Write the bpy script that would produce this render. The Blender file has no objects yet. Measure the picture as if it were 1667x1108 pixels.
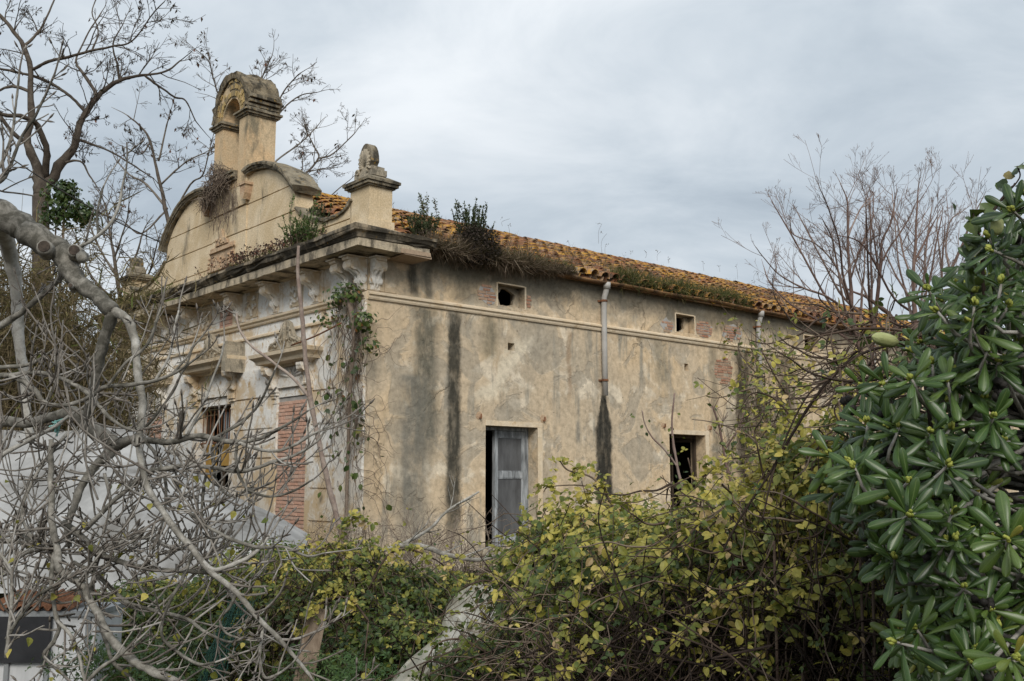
import bpy, math, random
import numpy as np
from mathutils import Vector, Matrix

# ------------------------------------------------------------------ camera, sky, sun, exposure
C = bpy.context.scene
COL = C.collection
R = np.random.default_rng(11)
random.seed(11)
EY = 1.7                                   # eye height above the ground
FPX, W, H = 1623.0, 1667.0, 1108.0
PITCH = math.atan(226 / FPX)

cam = bpy.data.cameras.new('camera')
cam.sensor_width = 36.0
cam.lens = FPX / W * 36.0
cam.clip_start, cam.clip_end = 0.05, 3000
camo = bpy.data.objects.new('camera', cam)
camo.location = (0, 0, EY)
camo.rotation_euler = (math.pi / 2 + PITCH, 0, 0)
COL.objects.link(camo)
C.camera = camo

SUN_EL, SUN_AZ = math.radians(36), math.radians(177)     # azimuth clockwise from the view direction (+Y)
world = bpy.data.worlds.new('World')
C.world = world
world.use_nodes = True


class NT:
    """small node-tree helper"""
    def __init__(s, tree):
        s.t = tree; s.n = tree.nodes; s.l = tree.links

    def put(s, sock, v):
        if isinstance(v, bpy.types.NodeSocket): s.l.new(v, sock)
        elif v is not None:
            if sock.type == 'RGBA' and len(v) == 3: v = (*v, 1)
            sock.default_value = v

    def new(s, typ, ins=None, **props):
        nd = s.n.new(typ)
        for k, v in props.items(): setattr(nd, k, v)
        for k, v in (ins or {}).items(): s.put(nd.inputs[k], v)
        return nd

    def math(s, op, a, b=None, c=None, clamp=False):
        nd = s.new('ShaderNodeMath', operation=op, use_clamp=clamp)
        for i, v in enumerate((a, b, c)):
            if v is not None: s.put(nd.inputs[i], v)
        return nd.outputs[0]

    def noise(s, vec, scale, detail=4, rough=0.55, dist=0.0):
        return s.new('ShaderNodeTexNoise', {'Vector': vec, 'Scale': scale, 'Detail': detail, 'Roughness': rough, 'Distortion': dist}).outputs[0]

    def ramp(s, fac, stops, interp='LINEAR'):
        nd = s.new('ShaderNodeValToRGB', {'Fac': fac})
        cr = nd.color_ramp; cr.interpolation = interp
        while len(cr.elements) < len(stops): cr.elements.new(0.5)
        for e, (p, c) in zip(cr.elements, stops):
            e.position = p
            if isinstance(c, (int, float)): c = (c, c, c)
            e.color = (*c, 1)
        return nd.outputs[0]

    def mix(s, fac, a, b, mode='MIX'):
        nd = s.new('ShaderNodeMix', data_type='RGBA', blend_type=mode)
        s.put(nd.inputs[0], fac); s.put(nd.inputs[6], a); s.put(nd.inputs[7], b)
        return nd.outputs[2]

    def sstep(s, v, a, b, lo=0.0, hi=1.0):
        nd = s.new('ShaderNodeMapRange', interpolation_type='SMOOTHSTEP')
        for i, x in enumerate((v, a, b, lo, hi)): s.put(nd.inputs[i], x)
        return nd.outputs[0]

    def mapping(s, vec, scale=(1, 1, 1), loc=(0, 0, 0), rot=(0, 0, 0)):
        return s.new('ShaderNodeMapping', {'Vector': vec, 'Scale': scale, 'Location': loc, 'Rotation': rot}).outputs[0]


def build_world():
    t = NT(world.node_tree); t.n.clear()
    sky = t.new('ShaderNodeTexSky', sky_type='NISHITA', sun_disc=False, sun_elevation=SUN_EL, sun_rotation=SUN_AZ)
    bg1 = t.new('ShaderNodeBackground', {'Color': sky.outputs[0], 'Strength': 0.05})
    d = t.new('ShaderNodeTexCoord').outputs['Generated']
    sep = t.new('ShaderNodeSeparateXYZ', {0: d})
    zc = t.math('ADD', t.math('MAXIMUM', sep.outputs[2], 0.0), 0.30)          # a cloud ceiling seen in perspective
    px = t.math('DIVIDE', sep.outputs[0], zc); py = t.math('DIVIDE', sep.outputs[1], zc)
    pv = t.new('ShaderNodeCombineXYZ', {0: px, 1: py, 2: 0.0}).outputs[0]
    pv = t.mapping(pv, rot=(0, 0, math.radians(18)), scale=(0.75, 1.0, 1.0), loc=(3.3, 1.2, 0))
    n1 = t.noise(pv, 1.0, 4, 0.5, 0.5)
    n2 = t.noise(pv, 2.6, 6, 0.6, 0.5)
    n3 = t.noise(pv, 0.45, 2, 0.5)
    f = t.math('ADD', t.math('MULTIPLY', n1, 0.62), t.math('MULTIPLY', n2, 0.46))
    f = t.math('ADD', f, t.math('MULTIPLY', n3, 0.12))
    col = t.ramp(f, [(0.45, (0.235, 0.272, 0.310)), (0.55, (0.308, 0.348, 0.384)), (0.64, (0.388, 0.421, 0.450)), (0.76, (0.52, 0.54, 0.556))], 'B_SPLINE')
    lum = t.math('MULTIPLY_ADD', t.math('MAXIMUM', sep.outputs[2], 0.0), 0.45, 0.98)   # an overcast sky is brighter overhead
    bg2 = t.new('ShaderNodeBackground', {'Color': col, 'Strength': lum})
    mx = t.new('ShaderNodeMixShader', {0: 0.9, 1: bg1.outputs[0], 2: bg2.outputs[0]})
    out = t.new('ShaderNodeOutputWorld', {0: mx.outputs[0]})


build_world()
sun = bpy.data.lights.new('sun', 'SUN')
sun.energy, sun.angle, sun.color = 1.5, math.radians(28), (1.0, 0.95, 0.87)
suno = bpy.data.objects.new('sun', sun)
sd = Vector((math.sin(SUN_AZ) * math.cos(SUN_EL), math.cos(SUN_AZ) * math.cos(SUN_EL), math.sin(SUN_EL)))
suno.rotation_euler = (-sd).to_track_quat('-Z', 'Y').to_euler()
COL.objects.link(suno)
C.view_settings.view_transform = 'Standard'
C.view_settings.look = 'None'
C.view_settings.exposure = 0.76
C.view_settings.gamma = 1
C.view_settings.use_curve_mapping = False
C.render.engine = 'CYCLES'
C.cycles.max_bounces = 6
C.cycles.diffuse_bounces = 3
C.cycles.transparent_max_bounces = 8
C.cycles.use_denoising = True

# ------------------------------------------------------------------ frames of reference
AZ = math.radians(48.848)
OX, OY = -2.590, 17.568                    # near corner of the house on the ground
XA = np.array([math.sin(AZ), math.cos(AZ), 0.0])      # along the long side wall
YA = np.array([-math.cos(AZ), math.sin(AZ), 0.0])     # along the front
ROTZ = math.pi / 2 - AZ


def ray(u, v):
    d = np.array([u - W / 2, FPX, -(v - H / 2)]) / FPX
    c, s = math.cos(PITCH), math.sin(PITCH)
    return np.array([d[0], d[1] * c - d[2] * s, d[1] * s + d[2] * c])


def P(u, v, dist):
    """point at forward distance dist in the direction of photo pixel (u, v)"""
    d = ray(u, v)
    return d * (dist / d[1]) + np.array([0, 0, EY])


def HL(x, y, z):
    """house-local (z measured from the eye level) to world"""
    return np.array([OX, OY, 0]) + XA * x + YA * y + np.array([0, 0, z + EY])


# ------------------------------------------------------------------ mesh buffer
class Buf:
    def __init__(s):
        s.v = []; s.r = []; s.a = []; s.nv = 0; s.q = []; s.t = []; s.ng = []

    def _add(s, v, r):
        v = np.asarray(v, float).reshape(-1, 3)
        b = s.nv; s.v.append(v); s.nv += len(v)
        s.r.append(np.full(len(v), r) if np.isscalar(r) else np.asarray(r, float))
        s.a.append(np.zeros(len(v)))
        return b

    def quads(s, v, f, r=0.5):
        b = s._add(v, r); s.q.append(np.asarray(f, int).reshape(-1, 4) + b)

    def tris(s, v, f, r=0.5):
        b = s._add(v, r); s.t.append(np.asarray(f, int).reshape(-1, 3) + b)

    def ngon(s, v, r=0.5):
        b = s._add(v, r); s.ng.append([b + i for i in range(len(v))])

    def box(s, x0, x1, y0, y1, z0, z1, r=0.5, jit=0.0):
        v = np.array([[x, y, z] for z in (z0, z1) for y in (y0, y1) for x in (x0, x1)], float)
        if jit: v += R.uniform(-jit, jit, v.shape)
        s.quads(v, [[0, 2, 3, 1], [4, 5, 7, 6], [0, 1, 5, 4], [2, 6, 7, 3], [0, 4, 6, 2], [1, 3, 7, 5]], r)

    def obox(s, a, b, w, t, up=(0, 0, 1), r=0.5):
        """a bar from a to b, w wide, t thick"""
        a = np.asarray(a, float); b = np.asarray(b, float); d = b - a; d /= np.linalg.norm(d)
        u = np.cross(d, up); u /= np.linalg.norm(u) + 1e-9; n = np.cross(u, d)
        v = [p + u * i * w / 2 + n * j * t / 2 for p in (a, b) for j in (-1, 1) for i in (-1, 1)]
        s.quads(v, [[0, 1, 3, 2], [4, 6, 7, 5], [0, 4, 5, 1], [2, 3, 7, 6], [0, 2, 6, 4], [1, 5, 7, 3]], r)

    def prism(s, poly, fn, d0, d1, r=0.5):
        """2-D polygon extruded between depths d0 and d1; fn(a, b, d) gives the point"""
        n = len(poly)
        v = [fn(a, b, d0) for a, b in poly] + [fn(a, b, d1) for a, b in poly]
        s.quads(v, [[i, (i + 1) % n, n + (i + 1) % n, n + i] for i in range(n)], r)
        s.ngon(v[:n][::-1], r); s.ngon(v[n:], r)

    def tube(s, pts, rad, sides=5, r=0.5, cap=True):
        p = np.asarray(pts, float); n = len(p)
        rad = np.broadcast_to(np.asarray(rad, float), (n,))
        d = np.empty_like(p); d[1:-1] = p[2:] - p[:-2]; d[0] = p[1] - p[0]; d[-1] = p[-1] - p[-2]
        d /= np.linalg.norm(d, axis=1)[:, None] + 1e-12
        ref = np.array([0.31, 0.17, 0.93]) if abs(d[n // 2][2]) < 0.85 else np.array([0.93, 0.31, 0.17])
        u = np.cross(d, ref); u /= np.linalg.norm(u, axis=1)[:, None] + 1e-12
        w = np.cross(d, u)
        a = np.arange(sides) * (2 * math.pi / sides)
        ring = p[:, None, :] + rad[:, None, None] * (np.cos(a)[None, :, None] * u[:, None, :] + np.sin(a)[None, :, None] * w[:, None, :])
        i = np.arange(n - 1)[:, None] * sides; j = np.arange(sides)[None, :]; k = (j + 1) % sides
        f = np.stack([i + j, i + k, i + k + sides, i + j + sides], -1).reshape(-1, 4)
        b = s._add(ring, r); s.q.append(f + b)
        if cap:
            s.ng.append([b + x for x in range(sides)][::-1]); s.ng.append([b + (n - 1) * sides + x for x in range(sides)])

    def scatter(s, tv, tq, M, T, r, aux=None):
        """copies of a template: M (k,3,3), T (k,3), r (k,)"""
        k = len(M); tv = np.asarray(tv, float); m = len(tv)
        if k == 0: return
        v = np.einsum('kij,mj->kmi', M, tv) + T[:, None, :]
        tq = np.asarray(tq, int); f = (tq[None] + (np.arange(k) * m)[:, None, None])
        b = s._add(v.reshape(-1, 3), np.repeat(np.asarray(r, float), m))
        if aux is not None: s.a[-1] = np.tile(aux, k)
        (s.q if tq.shape[1] == 4 else s.t).append(f.reshape(-1, tq.shape[1]) + b)

    def mesh(s, name, mat, smooth=False, origin=(0, 0, 0)):
        me = bpy.data.meshes.new(name)
        v = np.concatenate(s.v) - np.asarray(origin, float)
        rr = np.concatenate(s.r)
        loops = []; sizes = []
        if s.q:
            q = np.concatenate(s.q); loops.append(q.ravel()); sizes.append(np.full(len(q), 4))
        if s.t:
            q = np.concatenate(s.t); loops.append(q.ravel()); sizes.append(np.full(len(q), 3))
        if s.ng:
            loops.append(np.concatenate([np.asarray(g) for g in s.ng])); sizes.append(np.array([len(g) for g in s.ng]))
        loops = np.concatenate(loops); sizes = np.concatenate(sizes)
        starts = np.concatenate([[0], np.cumsum(sizes)[:-1]])
        me.vertices.add(len(v)); me.vertices.foreach_set('co', v.astype(np.float32).ravel())
        me.loops.add(len(loops)); me.loops.foreach_set('vertex_index', loops.astype(np.int32))
        me.polygons.add(len(sizes)); me.polygons.foreach_set('loop_start', starts.astype(np.int32))
        me.polygons.foreach_set('loop_total', sizes.astype(np.int32))
        me.polygons.foreach_set('use_smooth', np.full(len(sizes), bool(smooth)))
        at = me.attributes.new('rnd', 'FLOAT', 'POINT'); at.data.foreach_set('value', rr.astype(np.float32))
        au = np.concatenate(s.a)
        if au.any():
            at = me.attributes.new('mid', 'FLOAT', 'POINT'); at.data.foreach_set('value', au.astype(np.float32))
        me.update(calc_edges=True)
        me.materials.append(mat)
        return me


def link(name, data, parent=None, loc=None):
    o = bpy.data.objects.new(name, data); COL.objects.link(o)
    if parent is not None: o.parent = parent
    if loc is not None: o.location = loc
    return o


def part(buf, name, mat, parent, smooth=False, kind=None, label=None):
    if buf.nv == 0: return None
    org = parent.get('_org', (0, 0, 0)) if parent is not None else (0, 0, 0)
    o = link(name, buf.mesh(name, mat, smooth, org), parent)
    if parent is not None: o['_org'] = tuple(org)
    if kind: o['kind'] = kind
    if label: o['label'] = label
    return o


def thing(name, label, cat, loc=(0, 0, 0), group=None, rotz=0.0, kind=None, local=False):
    """Empty at the base of a thing; child meshes are given in world coordinates (local=True: in the thing's own)"""
    o = link(name, None, None, loc)
    o.rotation_euler[2] = rotz
    o['label'] = label; o['category'] = cat
    o['_org'] = (0.0, 0.0, 0.0) if local else tuple(float(x) for x in loc)
    if group: o['group'] = group
    if kind: o['kind'] = kind
    return o


def structure(buf, name, mat, smooth=False):
    o = link(name, buf.mesh(name, mat, smooth)); o['kind'] = 'structure'
    return o


# ------------------------------------------------------------------ materials
def new_mat(name):
    m = bpy.data.materials.new(name); m.use_nodes = True
    t = NT(m.node_tree); t.n.clear()
    out = t.new('ShaderNodeOutputMaterial')
    return m, t, out


def finish(t, out, col, rough=0.9, bump=None, bstr=0.3, bdist=0.02, spec=0.3, metal=0.0):
    p = t.new('ShaderNodeBsdfPrincipled', {'Base Color': col, 'Roughness': rough, 'Metallic': metal, 'Specular IOR Level': spec})
    if bump is not None:
        b = t.new('ShaderNodeBump', {'Strength': bstr, 'Distance': bdist, 'Height': bump})
        t.l.new(b.outputs[0], p.inputs['Normal'])
    t.l.new(p.outputs[0], out.inputs[0])
    return p


def objco(t):
    return t.new('ShaderNodeTexCoord').outputs['Object']


def simple(name, stops, scale=3.0, detail=5, rough=0.85, bump=0.3, bscale=None, bdist=0.01, spec=0.25, metal=0.0, stretch=(1, 1, 1), use_rnd=0.0):
    m, t, out = new_mat(name)
    v = t.mapping(objco(t), scale=stretch)
    n = t.noise(v, scale, detail, 0.6)
    if use_rnd:
        a = t.new('ShaderNodeAttribute', attribute_name='rnd').outputs['Fac']
        n = t.math('ADD', n, t.math('MULTIPLY', t.math('SUBTRACT', a, 0.5), use_rnd))
    col = t.ramp(n, stops)
    finish(t, out, col, rough, t.noise(v, bscale or scale * 6, 4, 0.6), bump, bdist, spec, metal)
    return m


def leaf_mat(name, stops, rough=0.45, trans=0.25, spec=0.4, vein=None):
    m, t, out = new_mat(name)
    a = t.new('ShaderNodeAttribute', attribute_name='rnd').outputs['Fac']
    col = t.ramp(a, stops)
    n = t.noise(objco(t), 35, 3, 0.6)
    col = t.mix(1.0, col, t.ramp(n, [(0.3, 0.72), (0.7, 1.18)]), 'MULTIPLY')
    if vein:
        pz = t.new('ShaderNodeNewGeometry').outputs['Position']
        col = t.mix(t.sstep(t.noise(pz, 60, 4, 0.7), 0.66, 0.74, 0, 0.7), col, (0.16, 0.13, 0.05))
        col = t.mix(t.sstep(t.noise(pz, 7, 4, 0.6), 0.52, 0.72, 0, 0.22), col, (0.12, 0.14, 0.04))
        b = t.new('ShaderNodeAttribute', attribute_name='mid').outputs['Fac']
        col = t.mix(t.sstep(b, 0.70, 1.0, 0.0, 0.6), col, vein)
    p = t.new('ShaderNodeBsdfPrincipled', {'Base Color': col, 'Roughness': rough, 'Specular IOR Level': spec})
    tr = t.new('ShaderNodeBsdfTranslucent', {'Color': t.mix(0.35, col, (0.30, 0.33, 0.05))})
    mx = t.new('ShaderNodeMixShader', {0: trans, 1: p.outputs[0], 2: tr.outputs[0]})
    t.l.new(mx.outputs[0], out.inputs[0])
    return m


def streak(t, X, Z, wob, x0, w, zt, zb, wb=None, soft=0.55, top=0.06, fade=None, zw=None):
    """mask of a run-off stain: centre x0, half width w at the top (wb at the bottom), from zt down to zb"""
    f = t.sstep(Z, zb if zw is None else zw, zt)
    half = w if wb is None else t.math('ADD', wb, t.math('MULTIPLY', f, w - wb))
    dx = t.math('ABSOLUTE', t.math('SUBTRACT', t.math('ADD', X, wob), x0))
    q = t.math('DIVIDE', dx, half)
    m = t.sstep(q, 1.0, soft, 0.0, 1.0)
    m = t.math('MULTIPLY', m, t.sstep(Z, zt + top, zt - top))
    return t.math('MULTIPLY', m, t.sstep(Z, zb, zb + (fade or (zt - zb) * 0.3)))


def side_plaster():
    m, t, out = new_mat('stained_ochre_plaster')
    o = objco(t); sep = t.new('ShaderNodeSeparateXYZ', {0: o}); X, Z = sep.outputs[0], t.math('SUBTRACT', sep.outputs[2], EY)
    big = t.noise(o, 0.42, 5, 0.55, 0.6)
    med = t.noise(o, 1.5, 6, 0.62, 0.5)
    fine = t.noise(o, 9, 6, 0.7)
    vert = t.noise(t.mapping(o, scale=(2.2, 1, 0.22)), 1.6, 5, 0.6)
    tan, ochre, pale, grey, dark = (0.555, 0.445, 0.31), (0.585, 0.445, 0.285), (0.73, 0.64, 0.50), (0.29, 0.265, 0.215), (0.050, 0.047, 0.037)
    col = t.ramp(big, [(0.3, (0.42, 0.355, 0.265)), (0.46, tan), (0.60, ochre), (0.74, (0.67, 0.57, 0.425))])
    col = t.mix(t.sstep(med, 0.53, 0.64, 0, 0.7), col, pale)                       # lime blooming through
    gr = t.math('MULTIPLY', t.sstep(vert, 0.5, 0.64), t.sstep(t.noise(o, 0.8, 4, 0.6), 0.42, 0.6))
    col = t.mix(t.math('MULTIPLY', gr, 0.85), col, grey)                            # grey weathering in runs
    gr2 = t.sstep(t.noise(t.mapping(o, loc=(7, 3, 1)), 0.95, 6, 0.6, 0.8), 0.52, 0.57)
    col = t.mix(t.math('MULTIPLY', gr2, 0.55), col, (0.335, 0.30, 0.24))            # old wash with a hard edge
    wob = t.math('MULTIPLY', t.math('SUBTRACT', t.noise(t.mapping(o, scale=(0.3, 1, 1)), 1.6, 3, 0.6), 0.5), 0.30)
    wob0 = t.math('ADD', t.math('MULTIPLY', wob, 0.35), t.math('MULTIPLY', t.math('SUBTRACT', t.noise(o, 6, 5, 0.7), 0.5), 0.16))
    def lay(col, mk, c, k, br=0.45):
        brk = t.sstep(t.noise(t.mapping(o, scale=(1.6, 1, 0.6)), 4, 5, 0.7), 0.3, 0.58, 1 - br, 1.0)
        return t.mix(t.math('MULTIPLY', t.math('MULTIPLY', mk, brk), k), col, c)
    # pale lime smear sweeping down from the small hole
    u = t.math('ADD', t.math('SUBTRACT', X, 2.95), t.math('MULTIPLY', t.math('SUBTRACT', Z, 1.75), -0.85))
    sm = t.math('MULTIPLY', t.sstep(t.math('ADD', t.math('ABSOLUTE', t.math('ADD', u, wob)), t.math('MULTIPLY', t.math('SUBTRACT', med, 0.5), 1.5)), 0.36, 0.14), t.math('MULTIPLY', t.sstep(Z, 1.35, 1.7), t.sstep(Z, 3.0, 2.6)))
    col = t.mix(t.math('MULTIPLY', sm, 0.8), col, (0.68, 0.60, 0.46))
    col = lay(col, streak(t, X, Z, wob, 1.3, 0.42, 3.17, 0.0, soft=0.3), (0.115, 0.11, 0.085), 0.88)
    col = lay(col, streak(t, X, Z, wob, 1.05, 0.55, 1.9, -1.7, soft=0.2), (0.185, 0.175, 0.145), 0.85)
    col = lay(col, streak(t, X, Z, wob0, 1.98, 0.205, 3.16, -1.9, wb=0.25, soft=0.45, fade=1.6), dark, 0.97, 0.35)
    col = lay(col, streak(t, X, Z, wob, 2.85, 0.32, 3.16, 2.2, soft=0.2), (0.17, 0.15, 0.10), 0.7)
    col = lay(col, streak(t, X, Z, wob0, 6.07, 0.09, 1.80, -1.5, wb=0.30, soft=0.62, top=0.10, fade=0.4, zw=1.05), (0.030, 0.029, 0.024), 0.98, 0.2)
    col = lay(col, streak(t, X, Z, wob, 5.05, 0.10, 3.1, 1.4, soft=0.2), (0.30, 0.20, 0.12), 0.6)
    col = lay(col, streak(t, X, Z, wob, 8.0, 0.35, 3.16, 2.0, soft=0.2), (0.20, 0.18, 0.13), 0.55)
    col = lay(col, streak(t, X, Z, wob, 9.95, 0.22, 3.16, -0.5, soft=0.3), (0.15, 0.135, 0.10), 0.6)
    col = lay(col, streak(t, X, Z, wob, 11.1, 0.36, 3.16, -1.0, soft=0.4), (0.055, 0.05, 0.035), 0.92)
    col = lay(col, streak(t, X, Z, wob, 13.0, 0.5, 3.16, -1.0, soft=0.4), (0.10, 0.085, 0.06), 0.7)
    col = lay(col, streak(t, X, Z, wob, 1.03, 0.17, 4.02, 3.3, soft=0.3), (0.05, 0.048, 0.038), 0.9)
    col = lay(col, streak(t, X, Z, wob, 1.38, 0.12, 4.05, 3.2, soft=0.3), (0.08, 0.075, 0.06), 0.7)
    col = lay(col, streak(t, X, Z, wob, 2.2, 0.5, 4.1, 3.3, soft=0.1), (0.13, 0.12, 0.09), 0.7)
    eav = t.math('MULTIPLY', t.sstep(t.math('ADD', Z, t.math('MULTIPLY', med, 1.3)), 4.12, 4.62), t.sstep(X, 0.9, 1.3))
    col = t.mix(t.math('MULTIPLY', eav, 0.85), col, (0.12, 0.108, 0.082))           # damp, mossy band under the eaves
    low = t.sstep(t.math('ADD', Z, t.math('MULTIPLY', big, 1.2)), 0.2, -0.7)
    col = t.mix(t.math('MULTIPLY', low, 0.3), col, (0.36, 0.32, 0.26))
    vor = t.new('ShaderNodeTexVoronoi', {'Vector': t.new('ShaderNodeVectorMath', {0: o, 1: t.new('ShaderNodeVectorMath', {0: t.new('ShaderNodeTexNoise', {'Vector': o, 'Scale': 2.5, 'Detail': 5}).outputs[1], 1: (0.5, 0.5, 0.5)}, operation='MULTIPLY').outputs[0]}, operation='ADD').outputs[0], 'Scale': 0.62}, feature='DISTANCE_TO_EDGE').outputs[0]
    crk = t.math('MULTIPLY', t.sstep(vor, 0.011, 0.003), t.sstep(t.noise(t.mapping(o, loc=(2, 2, 8)), 0.7, 3), 0.57, 0.64))
    col = t.mix(t.math('MULTIPLY', crk, 0.4), col, (0.10, 0.08, 0.055))            # hairline cracks
    spots = t.sstep(t.noise(o, 11, 3, 0.5), 0.70, 0.75)
    col = t.mix(t.math('MULTIPLY', spots, 0.6), col, (0.2, 0.16, 0.11))
    col = t.mix(0.75, col, t.ramp(fine, [(0.3, 0.58), (0.5, 0.97), (0.72, 1.28)]), 'MULTIPLY')
    col = t.mix(0.6, col, t.ramp(t.noise(o, 3.7, 6, 0.7, 0.4), [(0.3, 0.72), (0.5, 1.0), (0.7, 1.2)]), 'MULTIPLY')
    h = t.math('ADD', t.math('MULTIPLY', fine, 0.5), t.math('ADD', t.math('MULTIPLY', t.noise(o, 45, 3, 0.7), 0.3), t.math('MULTIPLY', med, 1.2)))
    h = t.math('SUBTRACT', t.math('SUBTRACT', h, t.math('MULTIPLY', gr2, 0.5)), t.math('ADD', t.math('MULTIPLY', crk, 0.8), t.math('MULTIPLY', spots, 0.7)))
    finish(t, out, col, 0.95, h, 0.5, 0.03, 0.15)
    return m


def front_plaster(name, white, ochre_amt, grey_amt):
    m, t, out = new_mat(name)
    o = objco(t); sep = t.new('ShaderNodeSeparateXYZ', {0: o}); Z = t.math('SUBTRACT', sep.outputs[2], EY)
    big = t.noise(o, 0.9, 5, 0.6, 0.8); med = t.noise(o, 3.2, 7, 0.68, 0.8); fine = t.noise(o, 16, 5, 0.7)
    col = t.mix(t.sstep(fine, 0.4, 0.7), white, tuple(c * 0.86 for c in white))
    mk = t.math('ADD', t.math('MULTIPLY', big, 0.55), t.math('MULTIPLY', med, 0.45))
    peel = t.sstep(mk, 0.47, 0.54)
    col = t.mix(t.math('MULTIPLY', t.sstep(mk, 0.46, 0.58), ochre_amt), col, (0.60, 0.46, 0.29))
    col = t.mix(t.math('MULTIPLY', t.sstep(t.noise(o, 5.5, 6, 0.7, 0.5), 0.56, 0.68), ochre_amt), col, (0.46, 0.30, 0.14))
    col = t.mix(t.math('MULTIPLY', t.sstep(t.noise(t.mapping(o, scale=(2, 2, 0.5), loc=(4, 1, 9)), 1.8, 6, 0.65), 0.5, 0.66), grey_amt), col, (0.24, 0.22, 0.18))
    col = t.mix(t.math('MULTIPLY', t.sstep(t.math('ADD', Z, t.math('MULTIPLY', big, 1.4)), 1.0, -0.3), 0.45), col, (0.50, 0.38, 0.22))
    h = t.math('SUBTRACT', t.math('ADD', t.math('MULTIPLY', med, 1.0), t.math('MULTIPLY', fine, 0.4)), t.math('MULTIPLY', peel, 0.5))
    finish(t, out, col, 0.95, h, 0.5, 0.02, 0.15)
    return m


def lichened(name, base, base2, dark, k_dark, lich=0.0, scale=2.2):
    """weathered render with black growth and, where lich > 0, orange lichen"""
    m, t, out = new_mat(name)
    o = objco(t)
    n1 = t.noise(o, scale, 6, 0.65, 0.6); n2 = t.noise(o, scale * 4, 6, 0.7); n3 = t.noise(o, 30, 4, 0.7)
    col = t.mix(t.sstep(n1, 0.4, 0.62), base, base2)
    dk = t.noise(t.mapping(o, scale=(1.3, 1.3, 0.45), loc=(2, 5, 3)), scale * 0.9, 6, 0.68)
    col = t.mix(t.math('MULTIPLY', t.sstep(dk, 0.62 - 0.3 * k_dark, 0.78 - 0.3 * k_dark), 0.85), col, dark)
    if lich:
        col = t.mix(t.sstep(n2, 0.66 - 0.2 * lich, 0.74 - 0.2 * lich, 0, 0.85), col, (0.42, 0.25, 0.05))
    col = t.mix(0.8, col, t.ramp(n3, [(0.3, 0.66), (0.7, 1.25)]), 'MULTIPLY')
    finish(t, out, col, 0.95, t.math('ADD', n2, t.math('MULTIPLY', n3, 0.5)), 0.6, 0.02, 0.12)
    return m


def tile_mat():
    m, t, out = new_mat('lichened_clay_tile')
    o = t.new('ShaderNodeNewGeometry').outputs['Position']
    a = t.new('ShaderNodeAttribute', attribute_name='rnd').outputs['Fac']
    rn = t.new('ShaderNodeObjectInfo').outputs['Random']
    rr = t.math('FRACT', t.math('ADD', a, t.math('MULTIPLY', rn, 0.97)))
    big = t.noise(o, 0.55, 3, 0.5); n2 = t.noise(o, 9, 6, 0.7); n3 = t.noise(o, 40, 3, 0.7)
    clay = t.ramp(rr, [(0.0, (0.17, 0.075, 0.04)), (0.35, (0.27, 0.125, 0.065)), (0.7, (0.33, 0.20, 0.12)), (1.0, (0.24, 0.19, 0.14))])
    gl = t.math('ADD', t.math('ADD', n2, t.math('MULTIPLY', rr, 0.22)), t.math('MULTIPLY', t.math('SUBTRACT', big, 0.5), 0.7))
    col = t.mix(t.sstep(gl, 0.57, 0.68, 0, 0.92), clay, t.mix(t.sstep(n3, 0.35, 0.7), (0.53, 0.275, 0.04), (0.34, 0.19, 0.045)))
    gy = t.noise(t.mapping(o, loc=(3, 7, 1)), 6, 6, 0.7)
    col = t.mix(t.sstep(gy, 0.54, 0.66, 0, 0.8), col, (0.30, 0.275, 0.235))
    col = t.mix(t.sstep(t.noise(t.mapping(o, loc=(9, 2, 4)), 4, 6, 0.7), 0.48, 0.62, 0, 0.88), col, (0.075, 0.06, 0.045))
    finish(t, out, col, 0.95, t.math('ADD', n2, n3), 0.6, 0.015, 0.12)
    return m


def brick_mat(name, a, b, c):
    m, t, out = new_mat(name)
    o = t.new('ShaderNodeNewGeometry').outputs['Position']
    rn = t.new('ShaderNodeObjectInfo').outputs['Random']
    at = t.new('ShaderNodeAttribute', attribute_name='rnd').outputs['Fac']
    rr = t.math('FRACT', t.math('ADD', at, rn))
    col = t.ramp(rr, [(0.0, a), (0.5, b), (1.0, c)])
    n = t.noise(o, 22, 5, 0.7)
    col = t.mix(0.8, col, t.ramp(n, [(0.3, 0.7), (0.7, 1.2)]), 'MULTIPLY')
    finish(t, out, col, 0.93, n, 0.5, 0.006, 0.15)
    return m


def bark(name, a, b, c, scale=6.0, ring=0.0):
    m, t, out = new_mat(name)
    o = objco(t)
    n = t.noise(o, scale, 6, 0.65, 0.4); f = t.noise(o, scale * 6, 4, 0.7)
    rd = t.new('ShaderNodeAttribute', attribute_name='rnd').outputs['Fac']
    col = t.ramp(t.math('ADD', n, t.math('MULTIPLY', t.math('SUBTRACT', rd, 0.5), 0.35)), [(0.3, a), (0.52, b), (0.72, c)])
    col = t.mix(0.7, col, t.ramp(f, [(0.3, 0.7), (0.7, 1.2)]), 'MULTIPLY')
    finish(t, out, col, 0.9, t.math('ADD', n, t.math('MULTIPLY', f, 0.4)), 0.6, 0.012, 0.15)
    return m


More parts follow.
